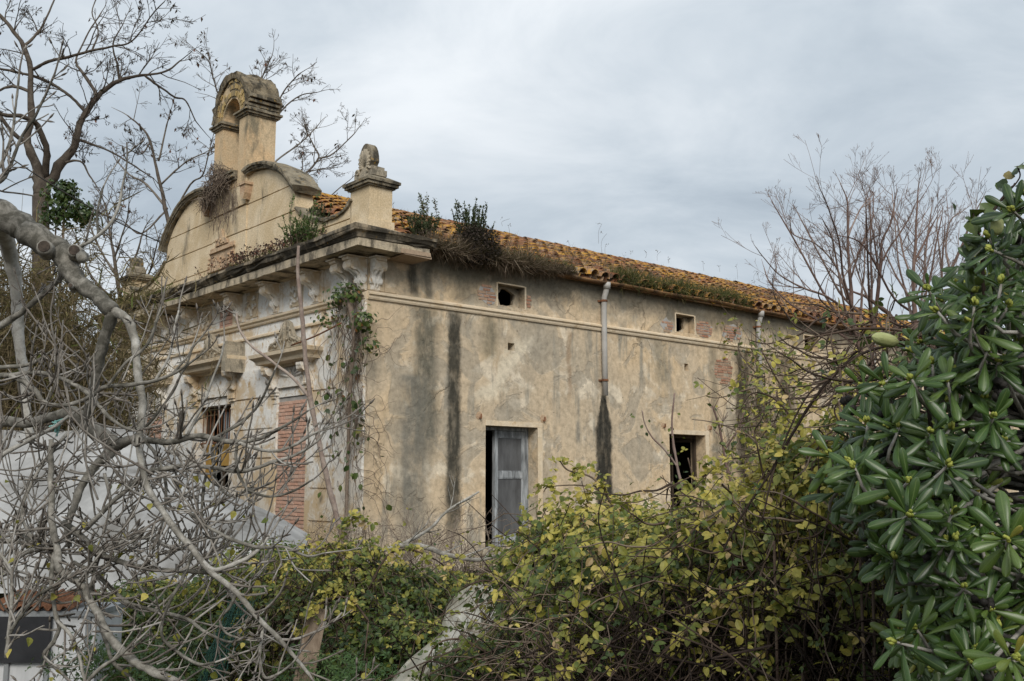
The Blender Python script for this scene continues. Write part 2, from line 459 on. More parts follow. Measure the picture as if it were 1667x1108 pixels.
M = {}
M['side'] = side_plaster()
M['front'] = front_plaster('limewashed_front_plaster', (0.84, 0.82, 0.775), 0.9, 0.12)
M['frontpale'] = front_plaster('peeling_white_relief', (0.83, 0.79, 0.72), 0.95, 0.15)
M['ochre'] = front_plaster('ochre_moulding_plaster', (0.69, 0.575, 0.42), 0.6, 0.22)
M['pediment'] = lichened('pediment_render', (0.58, 0.455, 0.29), (0.69, 0.57, 0.40), (0.10, 0.092, 0.075), 0.20, 0.0, 1.1)
M['cornice'] = lichened('blackened_cornice_render', (0.36, 0.29, 0.20), (0.24, 0.205, 0.155), (0.032, 0.03, 0.025), 0.85, 0.12, 2.2)
M['corona'] = lichened('grey_cornice_face', (0.52, 0.435, 0.31), (0.40, 0.34, 0.255), (0.05, 0.046, 0.038), 0.5, 0.0, 2.6)
M['capstone'] = lichened('lichened_grey_capstone', (0.26, 0.225, 0.165), (0.17, 0.145, 0.105), (0.035, 0.033, 0.027), 0.5, 0.35, 3.0)
M['rubble'] = lichened('rough_grey_rubble_cover', (0.23, 0.19, 0.13), (0.13, 0.11, 0.08), (0.03, 0.028, 0.023), 0.5, 0.25, 6.0)
M['bell'] = lichened('bell_gable_render', (0.56, 0.435, 0.28), (0.60, 0.425, 0.25), (0.15, 0.138, 0.10), 0.52, 0.0, 1.4)
M['voussoir'] = brick_mat('yellow_arch_stone', (0.17, 0.14, 0.10), (0.36, 0.27, 0.13), (0.50, 0.36, 0.15))
M['tile'] = tile_mat()
M['gutter'] = lichened('rusty_clay_gutter', (0.27, 0.155, 0.075), (0.17, 0.10, 0.055), (0.05, 0.04, 0.03), 0.4, 0.2, 3.0)
M['brick'] = brick_mat('orange_hollow_brick', (0.57, 0.34, 0.25), (0.64, 0.41, 0.31), (0.55, 0.40, 0.32))
M['oldbrick'] = brick_mat('exposed_old_brick', (0.32, 0.16, 0.10), (0.42, 0.25, 0.17), (0.36, 0.27, 0.19))
M['mortar'] = simple('grey_cement_mortar', [(0.3, (0.30, 0.285, 0.265)), (0.7, (0.42, 0.40, 0.37))], 6)
M['stone'] = lichened('carved_grey_stone', (0.40, 0.345, 0.26), (0.30, 0.265, 0.205), (0.10, 0.09, 0.07), 0.35, 0.0, 5.0)
M['redstone'] = lichened('pinkish_terracotta_tablet', (0.46, 0.31, 0.20), (0.52, 0.39, 0.26), (0.18, 0.14, 0.10), 0.3, 0.0, 4.0)
M['greywood'] = simple('flaking_grey_painted_wood', [(0.3, (0.10, 0.105, 0.11)), (0.5, (0.25, 0.265, 0.275)), (0.68, (0.44, 0.46, 0.475))], 5, 6, 0.8, 0.4, stretch=(3, 3, 0.5))
M['darkwood'] = simple('dark_weathered_wood', [(0.3, (0.035, 0.026, 0.018)), (0.7, (0.085, 0.062, 0.042))], 5, 5, 0.8, 0.4, stretch=(3, 3, 0.5))
M['panelgrey'] = simple('sooty_grey_door_panel', [(0.3, (0.05, 0.05, 0.051)), (0.7, (0.14, 0.143, 0.147))], 2.5, 6, 0.8, 0.3, stretch=(2, 2, 0.5))
M['yellowboard'] = simple('ochre_yellow_board', [(0.3, (0.38, 0.22, 0.05)), (0.7, (0.52, 0.33, 0.10))], 3)
M['pvc'] = simple('dull_grey_pipe_plastic', [(0.3, (0.34, 0.325, 0.30)), (0.7, (0.46, 0.445, 0.42))], 4, 4, 0.55, 0.1)
M['rust'] = simple('rusty_iron', [(0.3, (0.10, 0.045, 0.025)), (0.6, (0.22, 0.10, 0.05)), (0.8, (0.30, 0.16, 0.09))], 14, 5, 0.9, 0.5)
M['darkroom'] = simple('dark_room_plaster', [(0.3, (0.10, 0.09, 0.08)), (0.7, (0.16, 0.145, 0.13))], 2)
M['fig'] = bark('smooth_grey_fig_bark', (0.085, 0.08, 0.066), (0.25, 0.235, 0.205), (0.41, 0.395, 0.36), 11)
M['figtwig'] = bark('grey_brown_fig_twig_bark', (0.125, 0.108, 0.092), (0.22, 0.20, 0.175), (0.35, 0.33, 0.30), 9)
M['figcut'] = simple('sawn_limb_face', [(0.3, (0.018, 0.014, 0.011)), (0.7, (0.085, 0.065, 0.05))], 25)
M['robinia'] = bark('brown_robinia_bark', (0.045, 0.036, 0.028), (0.078, 0.063, 0.05), (0.13, 0.11, 0.088), 5)
M['farbark'] = bark('pale_brown_bark', (0.085, 0.07, 0.056), (0.135, 0.112, 0.092), (0.20, 0.175, 0.145), 5)
M['redtwig'] = bark('reddish_brown_twig_bark', (0.13, 0.085, 0.07), (0.20, 0.138, 0.115), (0.28, 0.22, 0.19), 4)
M['sapling'] = bark('mauve_brown_sapling_bark', (0.16, 0.12, 0.10), (0.24, 0.185, 0.155), (0.32, 0.265, 0.225), 6)
M['cane'] = bark('dry_bramble_cane', (0.045, 0.032, 0.024), (0.085, 0.06, 0.045), (0.20, 0.155, 0.115), 3)
M['darkcane'] = bark('shade_darkened_dead_cane', (0.018, 0.013, 0.010), (0.034, 0.024, 0.019), (0.07, 0.05, 0.038), 3)  # near-black cane: the shade of the hedge hollow is put into the colour
M['reed'] = bark('dry_reed', (0.10, 0.075, 0.04), (0.18, 0.14, 0.075), (0.28, 0.225, 0.13), 2)
M['dryvine'] = bark('dry_grey_vine', (0.12, 0.09, 0.07), (0.20, 0.155, 0.12), (0.30, 0.25, 0.20), 5)
GREENS = [(0.0, (0.022, 0.042, 0.014)), (0.30, (0.05, 0.085, 0.022)), (0.5, (0.125, 0.155, 0.030)), (0.68, (0.30, 0.275, 0.055)), (0.86, (0.49, 0.415, 0.09)), (1.0, (0.47, 0.34, 0.17))]
M['bramble'] = leaf_mat('autumn_bramble_leaf', GREENS, 0.5, 0.28, 0.35)
M['herb'] = leaf_mat('fresh_green_herb_leaf', [(0.0, (0.02, 0.05, 0.012)), (0.5, (0.05, 0.105, 0.025)), (1.0, (0.10, 0.16, 0.04))], 0.5, 0.25)
M['pitto'] = leaf_mat('leathery_dark_green_leaf', [(0.0, (0.018, 0.042, 0.009)), (0.45, (0.042, 0.088, 0.016)), (0.8, (0.088, 0.14, 0.026)), (0.96, (0.17, 0.19, 0.04)), (1.0, (0.30, 0.28, 0.05))], 0.37, 0.10, 0.5, vein=(0.13, 0.18, 0.06))
M['ivy'] = leaf_mat('glossy_ivy_leaf', [(0.0, (0.02, 0.04, 0.012)), (0.5, (0.045, 0.08, 0.022)), (0.85, (0.12, 0.15, 0.035)), (1.0, (0.20, 0.09, 0.03))], 0.4, 0.15)
M['drygrass'] = leaf_mat('dead_roof_grass', [(0.0, (0.05, 0.036, 0.026)), (0.45, (0.12, 0.085, 0.06)), (0.75, (0.20, 0.155, 0.11)), (1.0, (0.32, 0.265, 0.20))], 0.9, 0.15, 0.1)
M['grass'] = leaf_mat('olive_roof_grass', [(0.0, (0.03, 0.035, 0.015)), (0.5, (0.075, 0.085, 0.03)), (0.8, (0.14, 0.135, 0.05)), (1.0, (0.24, 0.19, 0.10))], 0.8, 0.2, 0.15)
M['rosemary'] = leaf_mat('dark_shrub_needle', [(0.0, (0.018, 0.026, 0.014)), (0.5, (0.045, 0.065, 0.028)), (0.85, (0.085, 0.11, 0.05)), (1.0, (0.15, 0.13, 0.09))], 0.7, 0.12, 0.2)
M['deadbush'] = leaf_mat('charcoal_dead_foliage', [(0.0, (0.02, 0.016, 0.014)), (0.6, (0.05, 0.04, 0.034)), (1.0, (0.11, 0.085, 0.07))], 0.9, 0.1, 0.1)
M['seedhead'] = leaf_mat('dark_dry_seedhead', [(0.0, (0.03, 0.022, 0.02)), (0.6, (0.075, 0.05, 0.045)), (1.0, (0.17, 0.075, 0.05))], 0.9, 0.1, 0.1)
M['pod'] = simple('pale_green_pod', [(0.3, (0.22, 0.25, 0.08)), (0.7, (0.40, 0.42, 0.20))], 12, 4, 0.6, 0.3, stretch=(1, 1, 1))
M['capsule'] = simple('black_seed_capsule', [(0.3, (0.012, 0.011, 0.010)), (0.7, (0.03, 0.026, 0.022))], 20, 4, 0.7, 0.3)
M['bud'] = simple('yellow_green_bud', [(0.3, (0.20, 0.23, 0.04)), (0.7, (0.34, 0.36, 0.08))], 20, 3, 0.6, 0.2)
M['tarp'] = simple('dusty_grey_tarpaulin', [(0.32, (0.15, 0.145, 0.135)), (0.46, (0.26, 0.26, 0.255)), (0.62, (0.37, 0.37, 0.362))], 1.3, 8, 0.6, 0.15, bscale=5)
M['sheet'] = simple('dirty_white_plastic_sheet', [(0.3, (0.16, 0.14, 0.095)), (0.5, (0.31, 0.295, 0.24)), (0.72, (0.48, 0.465, 0.41))], 2.0, 6, 0.45, 0.25, bscale=6, spec=0.4)
M['plank'] = simple('weathered_brown_plank', [(0.3, (0.14, 0.10, 0.07)), (0.7, (0.30, 0.235, 0.175))], 4, 6, 0.9, 0.4, stretch=(6, 6, 0.6))
M['netting'] = simple('dull_green_netting', [(0.3, (0.015, 0.05, 0.036)), (0.7, (0.035, 0.10, 0.075))], 6)
M['whitemetal'] = simple('chalky_white_sheet_metal', [(0.3, (0.46, 0.47, 0.48)), (0.55, (0.66, 0.67, 0.68)), (0.75, (0.74, 0.75, 0.755))], 2.2, 6, 0.5, 0.1, stretch=(2, 2, 0.5))
M['greymetal'] = simple('galvanised_grey_rail', [(0.3, (0.22, 0.235, 0.245)), (0.7, (0.36, 0.375, 0.385))], 8, 4, 0.5, 0.1, metal=0.3)
M['blackpanel'] = simple('matt_charcoal_panel', [(0.3, (0.020, 0.021, 0.024)), (0.7, (0.034, 0.035, 0.039))], 5, 4, 0.6, 0.1)
M['tealcord'] = simple('teal_plastic_tie', [(0.3, (0.18, 0.42, 0.40)), (0.7, (0.32, 0.58, 0.54))], 10)
M['cable'] = simple('black_cable', [(0.3, (0.03, 0.03, 0.03)), (0.7, (0.06, 0.055, 0.05))], 10)
M['soil'] = simple('dark_leaf_litter', [(0.3, (0.035, 0.027, 0.018)), (0.5, (0.065, 0.05, 0.032)), (0.7, (0.10, 0.085, 0.045))], 3.0, 7, 0.95, 0.8, bdist=0.05)

# ------------------------------------------------------------------ ground
g = Buf()
n = 60
xs = np.concatenate([[-900, -300, -120], np.linspace(-40, 50, n), [120, 300, 900]])
ys = np.concatenate([[-300, -80], np.linspace(-10, 60, n), [120, 400, 1200]])
gx, gy = np.meshgrid(xs, ys)
gz = 0.05 * np.sin(gx * 1.3 + 0.4 * gy) * np.sin(gy * 0.9) - 0.03
vv = np.stack([gx, gy, gz], -1).reshape(-1, 3)
nx = len(xs)
ff = [[j * nx + i, j * nx + i + 1, (j + 1) * nx + i + 1, (j + 1) * nx + i] for j in range(len(ys) - 1) for i in range(nx - 1)]
g.quads(vv, ff)
structure(g, 'ground', M['soil'])

# ------------------------------------------------------------------ the house (local frame: x along the side wall, y along the front, z above the ground)
E = EY
LEN, WID = 28.8, 12.2
WT = 4.42 + E                        # top of the walls
house = thing('abandoned_house', 'long abandoned house with stained ochre walls, bell gable and lichened tile roof', 'house',
              (OX, OY, 0), rotz=ROTZ, local=True)


def SX(a, b, d):      # on the side wall: (x, z) with d proud of it
    return (a, -d, b + E)


def FX(a, b, d):      # on the front: (y, z) with d proud of it
    return (-d, a, b + E)


def wall_cells(buf, fn, a0, a1, b0, b1, holes, depth):
    """a wall sheet with rectangular openings and their reveals; holes (a0,a1,b0,b1,depth)"""
    A = sorted({a0, a1, *[h[0] for h in holes], *[h[1] for h in holes]})
    B = sorted({b0, b1, *[h[2] for h in holes], *[h[3] for h in holes]})
    for i in range(len(A) - 1):
        for j in range(len(B) - 1):
            ca, cb = (A[i] + A[i + 1]) / 2, (B[j] + B[j + 1]) / 2
            if any(h[0] < ca < h[1] and h[2] < cb < h[3] for h in holes): continue
            q = [(A[i], B[j]), (A[i + 1], B[j]), (A[i + 1], B[j + 1]), (A[i], B[j + 1])]
            buf.quads([fn(x, z, 0) for x, z in q], [[0, 1, 2, 3]])
            buf.quads([fn(x, z, -depth) for x, z in q], [[0, 3, 2, 1]])
    for h in holes:
        q = [(h[0], h[2]), (h[1], h[2]), (h[1], h[3]), (h[0], h[3])]
        v = [fn(x, z, 0) for x, z in q] + [fn(x, z, -depth) for x, z in q]
        buf.quads(v, [[i, i + 4, (i + 1) % 4 + 4, (i + 1) % 4] for i in range(4)])
    q = [(a0, b0), (a1, b0), (a1, b1), (a0, b1)]
    v = [fn(x, z, 0) for x, z in q] + [fn(x, z, -depth) for x, z in q]
    buf.quads(v, [[i, (i + 1) % 4, (i + 1) % 4 + 4, i + 4] for i in range(4)])


WIN = [(2.76, 4.13, -1.33, 1.04), (8.24, 9.56, -1.33, 1.04), (13.75, 15.1, -1.33, 1.04), (19.25, 20.6, -1.33, 1.04), (24.75, 26.1, -1.33, 1.04)]
VENT = [(3.06, 3.78, 3.44, 3.88), (8.57, 9.25, 3.45, 3.87), (13.95, 14.66, 3.45, 3.87), (19.45, 20.15, 3.45, 3.87)]
HOLE = [(3.33, 3.51, 2.56, 2.71), (8.84, 8.99, 2.54, 2.71), (14.3, 14.46, 2.56, 2.71)]
b = Buf()
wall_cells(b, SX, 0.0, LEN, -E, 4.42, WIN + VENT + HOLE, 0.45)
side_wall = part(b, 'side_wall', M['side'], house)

DOORS = [(2.0, 3.19, -1.0, 1.62), (5.25, 7.0, -0.95, 1.62), (9.0, 10.2, -1.0, 1.62)]
TAB = (5.40, 6.06, 3.30, 3.86)
b = Buf()
wall_cells(b, FX, 0.004, WID, -E, 4.42, DOORS + [TAB], 0.40)
front_wall = part(b, 'front_wall', M['front'], house)
b = Buf()
b.box(0.41, LEN, WID - 0.4, WID, 0, WT)                                       # rear wall
b.prism([(0.46, 0), (WID - 0.41, 0), (WID - 0.41, WT), (6.1, 6.78 + E), (0.46, WT)], lambda y, z, d: (d, y, z), LEN - 0.4, LEN - 0.01)
b.prism([(0.46, 0), (WID - 0.41, 0), (WID - 0.41, WT), (6.1, 6.7 + E), (0.46, WT)], lambda y, z, d: (d, y, z), 7.0, 7.2)   # cross wall inside
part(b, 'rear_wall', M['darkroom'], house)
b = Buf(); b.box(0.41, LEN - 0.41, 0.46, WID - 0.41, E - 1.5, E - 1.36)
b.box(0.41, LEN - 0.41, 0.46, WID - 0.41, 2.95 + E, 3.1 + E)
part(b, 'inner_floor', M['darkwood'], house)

# --- roof: under-sheet and clay tiles
EAV_Y, EAV_Z, RID_Y, RID_Z = -0.17, 4.33 + E, 6.1, 6.84 + E
SL = math.hypot(RID_Y - EAV_Y, RID_Z - EAV_Z)
sy, sz = (RID_Y - EAV_Y) / SL, (RID_Z - EAV_Z) / SL
RX0, RX1 = 0.46, LEN + 0.25
b = Buf()
b.prism([(EAV_Y, EAV_Z - 0.05), (RID_Y, RID_Z - 0.05), (2 * RID_Y - EAV_Y, EAV_Z - 0.05), (2 * RID_Y - EAV_Y, EAV_Z - 0.13), (RID_Y, RID_Z - 0.13), (EAV_Y, EAV_Z - 0.13)],
        lambda y, z, d: (d, y, z), RX0, RX1)
roof = part(b, 'roof', M['gutter'], house)
# one slightly tapered barrel tile, 0.42 long, laid up the slope, plus its mirrored pan
TW, TLN = 0.335, 0.40
def tile_shape(cover):
    bb = Buf(); k = 6
    ang = np.linspace(0, math.pi, k + 1)
    rows = []
    for (s, rad) in ((0.0, 0.138), (0.53, 0.112)):
        for th in (0.0, 0.018):
            rr = rad - th
            sgn = 1 if cover else -1
            rows.append([(rr * math.cos(a), s, sgn * rr * 1.0 * math.sin(a) + (0.012 if cover else 0.075)) for a in ang])
    v = np.array(rows).reshape(-1, 3); m = k + 1
    f = []
    for i in range(k):
        f += [[i, i + 1, 2 * m + i + 1, 2 * m + i], [m + i + 1, m + i, 3 * m + i, 3 * m + i + 1], [i + 1, i, m + i, m + i + 1]]
    f += [[0, m, 3 * m, 2 * m], [k, 2 * m + k, 3 * m + k, m + k]]
    return v, np.array(f)
cv, cf = tile_shape(True); pv_, pf = tile_shape(False)
BAS = np.array([[1, 0, 0], [0, sy, sz], [0, -sz, sy]]).T       # slope frame in house-local
ncol = int((RX1 - RX0) / TW); nrow = int(SL / TLN)
covers = []; pans = []
for i in range(ncol):
    sag = 0.05 * math.sin(i * 0.21) + 0.03 * math.sin(i * 0.67 + 1)
    for j in range(nrow):
        x = RX0 + 0.12 + i * TW; s = j * TLN + R.normal(0, 0.012)
        dz = sag * math.sin(math.pi * j / nrow) + R.normal(0, 0.006)
        pos = np.array([x + R.normal(0, 0.008), EAV_Y, EAV_Z]) + BAS @ np.array([0, s - 0.03, dz + 0.025])
        a1, a2, a3 = R.normal(0, 0.05), R.normal(0, 0.04), R.normal(0, 0.07)
        if R.random() < 0.05: a1 *= 4; a3 *= 3
        rot = np.array(Matrix.Rotation(a1, 3, 'Z') @ Matrix.Rotation(a2 - 0.085, 3, 'X') @ Matrix.Rotation(a3, 3, 'Y'))
        covers.append((pos, BAS @ rot, R.random()))
        pans.append((pos + np.array([TW / 2, 0, 0]) + BAS @ np.array([0, 0.0, -0.055]), BAS @ rot, R.random()))
cpos = np.array([c[0] for c in covers]); cM = np.array([c[1] for c in covers]); cr = np.array([c[2] for c in covers])
# rank by size in view: near the camera and in front
camL = np.array([(-OX) * XA[0] + (-OY) * XA[1], (-OX) * YA[0] + (-OY) * YA[1], EY])
cd = np.linalg.norm(cpos - camL, axis=1)
cd = cd + np.where(cpos[:, 0] < 1.3, 50, 0)
order = np.argsort(cd)
near = order[:300]; rest = order[300:]
tb = Buf(); tb.quads(cv, cf, 0.0)
tile_me = tb.mesh('tile', M['tile'], True)
for k in near:
    o = link('tile', tile_me, roof)
    o.matrix_local = Matrix.Translation(Vector(cpos[k])) @ Matrix(cM[k].tolist()).to_4x4()
tb = Buf(); tb.scatter(cv, cf, cM[rest], cpos[rest], cr[rest])
tb.scatter(pv_, pf, np.array([p[1] for p in pans]), np.array([p[0] for p in pans]), np.array([p[2] for p in pans]))
part(tb, 'tile_field', M['tile'], roof, True, kind='stuff')
# back slope as tiles too coarse to be seen, and ridge tiles
bk = Buf()
for i in range(ncol * 2):
    x = RX0 + i * TW / 2; zz = 0.05 * (i % 2)
    if i: bk.quads([(px_, RID_Y, RID_Z + pz), (x, RID_Y, RID_Z + zz), (x, 2 * RID_Y - EAV_Y, EAV_Z + zz), (px_, 2 * RID_Y - EAV_Y, EAV_Z + pz)], [[0, 1, 2, 3]], R.random())
    px_, pz = x, zz
part(bk, 'rear_slope', M['tile'], roof, False)
rb = Buf()
ang = np.linspace(-0.35, math.pi + 0.35, 8)
for i in range(int((RX1 - RX0) / 0.4)):
    x = RX0 + i * 0.4; dz = R.normal(0, 0.012); dy = R.normal(0, 0.02)
    v = [(x + e, RID_Y + dy + (0.15 - 0.02 * q) * math.cos(a), RID_Z + 0.02 + dz + (0.13 - 0.02 * q) * math.sin(a)) for q, e in enumerate((0.0, 0.45)) for a in ang]
    rb.quads(v, [[j, j + 1, j + 9, j + 8] for j in range(7)], R.random())
part(rb, 'ridge_tiles', M['tile'], roof, True, kind='stuff')
# gutter along the eave
gb = Buf()
ga = np.linspace(math.pi, 2 * math.pi, 8)
gx_ = np.concatenate([np.linspace(1.2, 20, 60), [LEN]])
prof = [(0.060 * math.cos(a), 0.060 * math.sin(a)) for a in ga] + [(0.050 * math.cos(a), 0.050 * math.sin(a)) for a in ga[::-1]]
v = []
for x in gx_:
    w = 0.012 * math.sin(x * 2.1) + 0.015 * math.sin(x * 0.8)
    v += [(x, EAV_Y - 0.03 + py, EAV_Z - 0.045 + pz + w) for py, pz in prof]
m_ = len(prof)
gb.quads(v, [[i * m_ + j, i * m_ + (j + 1) % m_, (i + 1) * m_ + (j + 1) % m_, (i + 1) * m_ + j] for i in range(len(gx_) - 1) for j in range(m_)])
part(gb, 'gutter', M['gutter'], house, True)
gb = Buf(); gb.box(1.15, LEN, EAV_Y + 0.04, -0.003, 4.23 + E, 4.275 + E)
part(gb, 'eaves_course', M['gutter'], house)


def downpipe(x, z0, z1):
    p = Buf()
    p.tube([(x, EAV_Y - 0.03, 4.24 + E), (x, EAV_Y - 0.02, 4.14 + E), (x, -0.15, 4.03 + E), (x, -0.105, 3.93 + E), (x, -0.095, 3.6 + E), (x + 0.004, -0.095, 2.9 + E), (x + 0.012, -0.09, z0 + E)], 0.062, 10)
    o = part(p, 'downpipe', M['pvc'], house, True)
    p = Buf(); p.tube([(x, EAV_Y - 0.03, 4.26 + E), (x, EAV_Y - 0.02, 4.12 + E)], 0.082, 10)
    part(p, 'outlet_funnel', M['pvc'], o, True)
    for z in (3.86, 2.12):
        p = Buf(); p.tube([(x, -0.10, z + E - 0.022), (x, -0.10, z + E + 0.022)], 0.078, 10); p.box(x - 0.10, x + 0.10, -0.03, -0.002, z + E - 0.02, z + E + 0.02)
        part(p, 'pipe_clamp', M['rust'], o, False)
    return o
downpipe(6.02, 1.79, 4.2)
downpipe(11.72, 1.6, 4.2)
downpipe(17.4, 1.7, 4.2)

# --- string course along the side
b = Buf()
prof = [(0.0, 3.20), (0.035, 3.20), (0.05, 3.23), (0.05, 3.265), (0.085, 3.285), (0.085, 3.315), (0.0, 3.36)]
nx_ = 80
xs_ = np.linspace(-0.0, LEN, nx_)
for i in range(nx_ - 1):
    pass
b.prism(prof, lambda d, z, x: (x, -d, z + E), 0.0, LEN)
part(b, 'string_course', M['ochre'], house)

# --- window surrounds: raised lime bands round the French windows
for (x0, x1, z0, z1) in WIN[:3]:
    b = Buf()
    b.box(x0 - 0.0, x1 + 0.13, -0.007, 0.004, z1 + E, z1 + 0.10 + E)
    b.box(x1, x1 + 0.13, -0.007, 0.004, z0 + E, z1 + E - 0.002)
    part(b, 'window_surround', M['ochre'], house)
    b = Buf()
    b.box(x0 - 0.12, x1 + 0.12, -0.09, 0.2, z0 - 0.10 + E, z0 + E - 0.003)
    part(b, 'window_sill', M['stone'], house)


def french_window(x0, x1, z0, z1, left_open=True, wood='greywood', pan='panelgrey'):
    d = 0.28; zb, zt = z0 + E, z1 + E
    f = Buf()
    f.box(x0 + 0.003, x0 + 0.06, d, d + 0.09, zb, zt - 0.075); f.box(x1 - 0.06, x1 - 0.003, d, d + 0.09, zb, zt - 0.075); f.box(x0 + 0.003, x1 - 0.003, d, d + 0.09, zt - 0.073, zt - 0.003)
    fr = part(f, 'french_window', M[wood], house)
    xm = x0 + 0.46
    def leaf(T, wd, nm):
        k = Buf()
        def bx(a0, a1, e0, e1, b0, b1):
            v = np.array([[x, y, z] for z in (b0, b1) for y in (e0, e1) for x in (a0, a1)], float)
            v = np.array([T(p) for p in v]); k.quads(v, [[0, 2, 3, 1], [4, 5, 7, 6], [0, 1, 5, 4], [2, 6, 7, 3], [0, 4, 6, 2], [1, 3, 7, 5]])
        bx(0, 0.085, 0, 0.05, zb + 0.02, zt - 0.08); bx(wd - 0.085, wd, 0, 0.05, zb + 0.02, zt - 0.08)
        for c0, c1 in ((zb + 0.02, zb + 0.24), (zb + 1.36, zb + 1.48), (zt - 0.2, zt - 0.08)):
            bx(0.087, wd - 0.087, 0.002, 0.048, c0, c1)
        for c0, c1 in ((zb + 0.242, zb + 1.358), (zb + 1.482, zt - 0.202)):       # bead round each panel
            for (a0, a1, h0, h1) in ((0.087, 0.105, c0, c1), (wd - 0.105, wd - 0.087, c0, c1), (0.107, wd - 0.107, c0, c0 + 0.018), (0.107, wd - 0.107, c1 - 0.018, c1)):
                bx(a0, a1, 0.012, 0.04, h0, h1)
        lf = part(k, nm, M[wood], fr)
        k2 = Buf()
        for c0, c1 in ((zb + 0.243, zb + 1.357), (zb + 1.483, zt - 0.203)):
            v = np.array([[x, y, z] for z in (c0, c1) for y in (0.026, 0.034) for x in (0.088, wd - 0.088)], float)
            v = np.array([T(p) for p in v]); k2.quads(v, [[0, 2, 3, 1], [4, 5, 7, 6], [0, 1, 5, 4], [2, 6, 7, 3], [0, 4, 6, 2], [1, 3, 7, 5]])
        part(k2, 'panel', M[pan], fr)
    wd = x1 - 0.062 - xm
    leaf(lambda p: (xm + p[0], d + 0.015 + p[1], p[2]), wd, 'door_leaf')
    # meeting stile left standing in front of the half-open leaf
    s = Buf(); s.box(xm - 0.012, xm + 0.075, d - 0.024, d + 0.012, zb + 0.02, zt - 0.08); part(s, 'meeting_stile', M[wood], fr)
    ca, sa = math.cos(1.15), math.sin(1.15)
    if left_open:
        leaf(lambda p: (x0 + 0.065 + (0.62 - p[0]) * ca * 0.55 - p[1] * sa, d + 0.10 + (0.62 - p[0]) * sa + p[1] * ca, p[2]), 0.62, 'door_leaf')
french_window(*WIN[0])
french_window(*WIN[2], wood='darkwood', pan='darkwood')
x0, x1, z0, z1 = WIN[1]
f = Buf(); f.box(x0 + 0.003, x0 + 0.06, 0.28, 0.36, z0 + E, z1 + E - 0.075); f.box(x1 - 0.06, x1 - 0.003, 0.28, 0.36, z0 + E, z1 + E - 0.075); f.box(x0 + 0.003, x1 - 0.003, 0.28, 0.36, z1 + E - 0.073, z1 + E - 0.003)
fr = part(f, 'empty_window_frame', M['darkwood'], house)
f = Buf(); f.obox((x1 - 0.08, 0.34, z0 + E + 0.02), (x1 - 0.08, 0.34, z1 + E - 0.09), 0.05, 0.05); f.obox((x1 - 0.30, 0.80, z0 + E + 0.02), (x1 - 0.30, 0.80, z1 + E - 0.09), 0.05, 0.05, (0, 1, 0))
f.obox((x1 - 0.08, 0.34, z0 + E + 1.2), (x1 - 0.30, 0.80, z0 + E + 1.2), 0.04, 0.08); f.obox((x1 - 0.08, 0.34, z1 + E - 0.12), (x1 - 0.30, 0.80, z1 + E - 0.12), 0.04, 0.08)
part(f, 'open_casement', M['darkwood'], fr)

# --- attic vents: plaster panel with a ragged hole, thin frame lines
for i, (x0, x1, z0, z1) in enumerate(VENT):
    q = Buf(); d = 0.17
    if i == 0:   cx_, cz_, rx_, rz_ = x0 + 0.37, (z0 + z1) / 2 - 0.01, 0.215, 0.175
    elif i == 1: cx_, cz_, rx_, rz_ = x0 + 0.25, (z0 + z1) / 2 + 0.02, 0.24, 0.19
    else:        cx_, cz_, rx_, rz_ = x0 + 0.36, (z0 + z1) / 2, 0.2, 0.17
    k = 20
    inn = []; outp = []
    for j in range(k):
        a = 2 * math.pi * j / k
        e = 1 + R.uniform(-0.14, 0.14)
        inn.append((np.clip(cx_ + rx_ * e * np.sign(math.cos(a)) * abs(math.cos(a)) ** 0.7, x0 + 0.02, x1 - 0.02), np.clip(cz_ + rz_ * e * np.sign(math.sin(a)) * abs(math.sin(a)) ** 0.7, z0 + 0.02, z1 - 0.02)))
        mxx = max(abs(math.cos(a)), abs(math.sin(a)))
        outp.append(((x0 + x1) / 2 + (x1 - x0) / 2 * math.cos(a) / mxx, (z0 + z1) / 2 + (z1 - z0) / 2 * math.sin(a) / mxx))
    v = [SX(*p, -d) for p in outp] + [SX(*p, -d) for p in inn] + [SX(*p, -d - 0.07) for p in inn]
    q.quads(v, [[j, (j + 1) % k, k + (j + 1) % k, k + j] for j in range(k)] + [[k + j, k + (j + 1) % k, 2 * k + (j + 1) % k, 2 * k + j] for j in range(k)])
    vp = part(q, 'attic_vent', M['side'], house)
    q = Buf()
    q.box(x0 - 0.035, x0 - 0.002, -0.010, 0.003, z0 + E - 0.02, z1 + E + 0.02); q.box(x1 + 0.002, x1 + 0.04, -0.010, 0.003, z0 + E - 0.02, z1 + E + 0.02); q.box(x0 - 0.002, x1 + 0.002, -0.011, 0.003, z1 + E + 0.002, z1 + E + 0.03)
    part(q, 'frame', M['ochre'], vp)

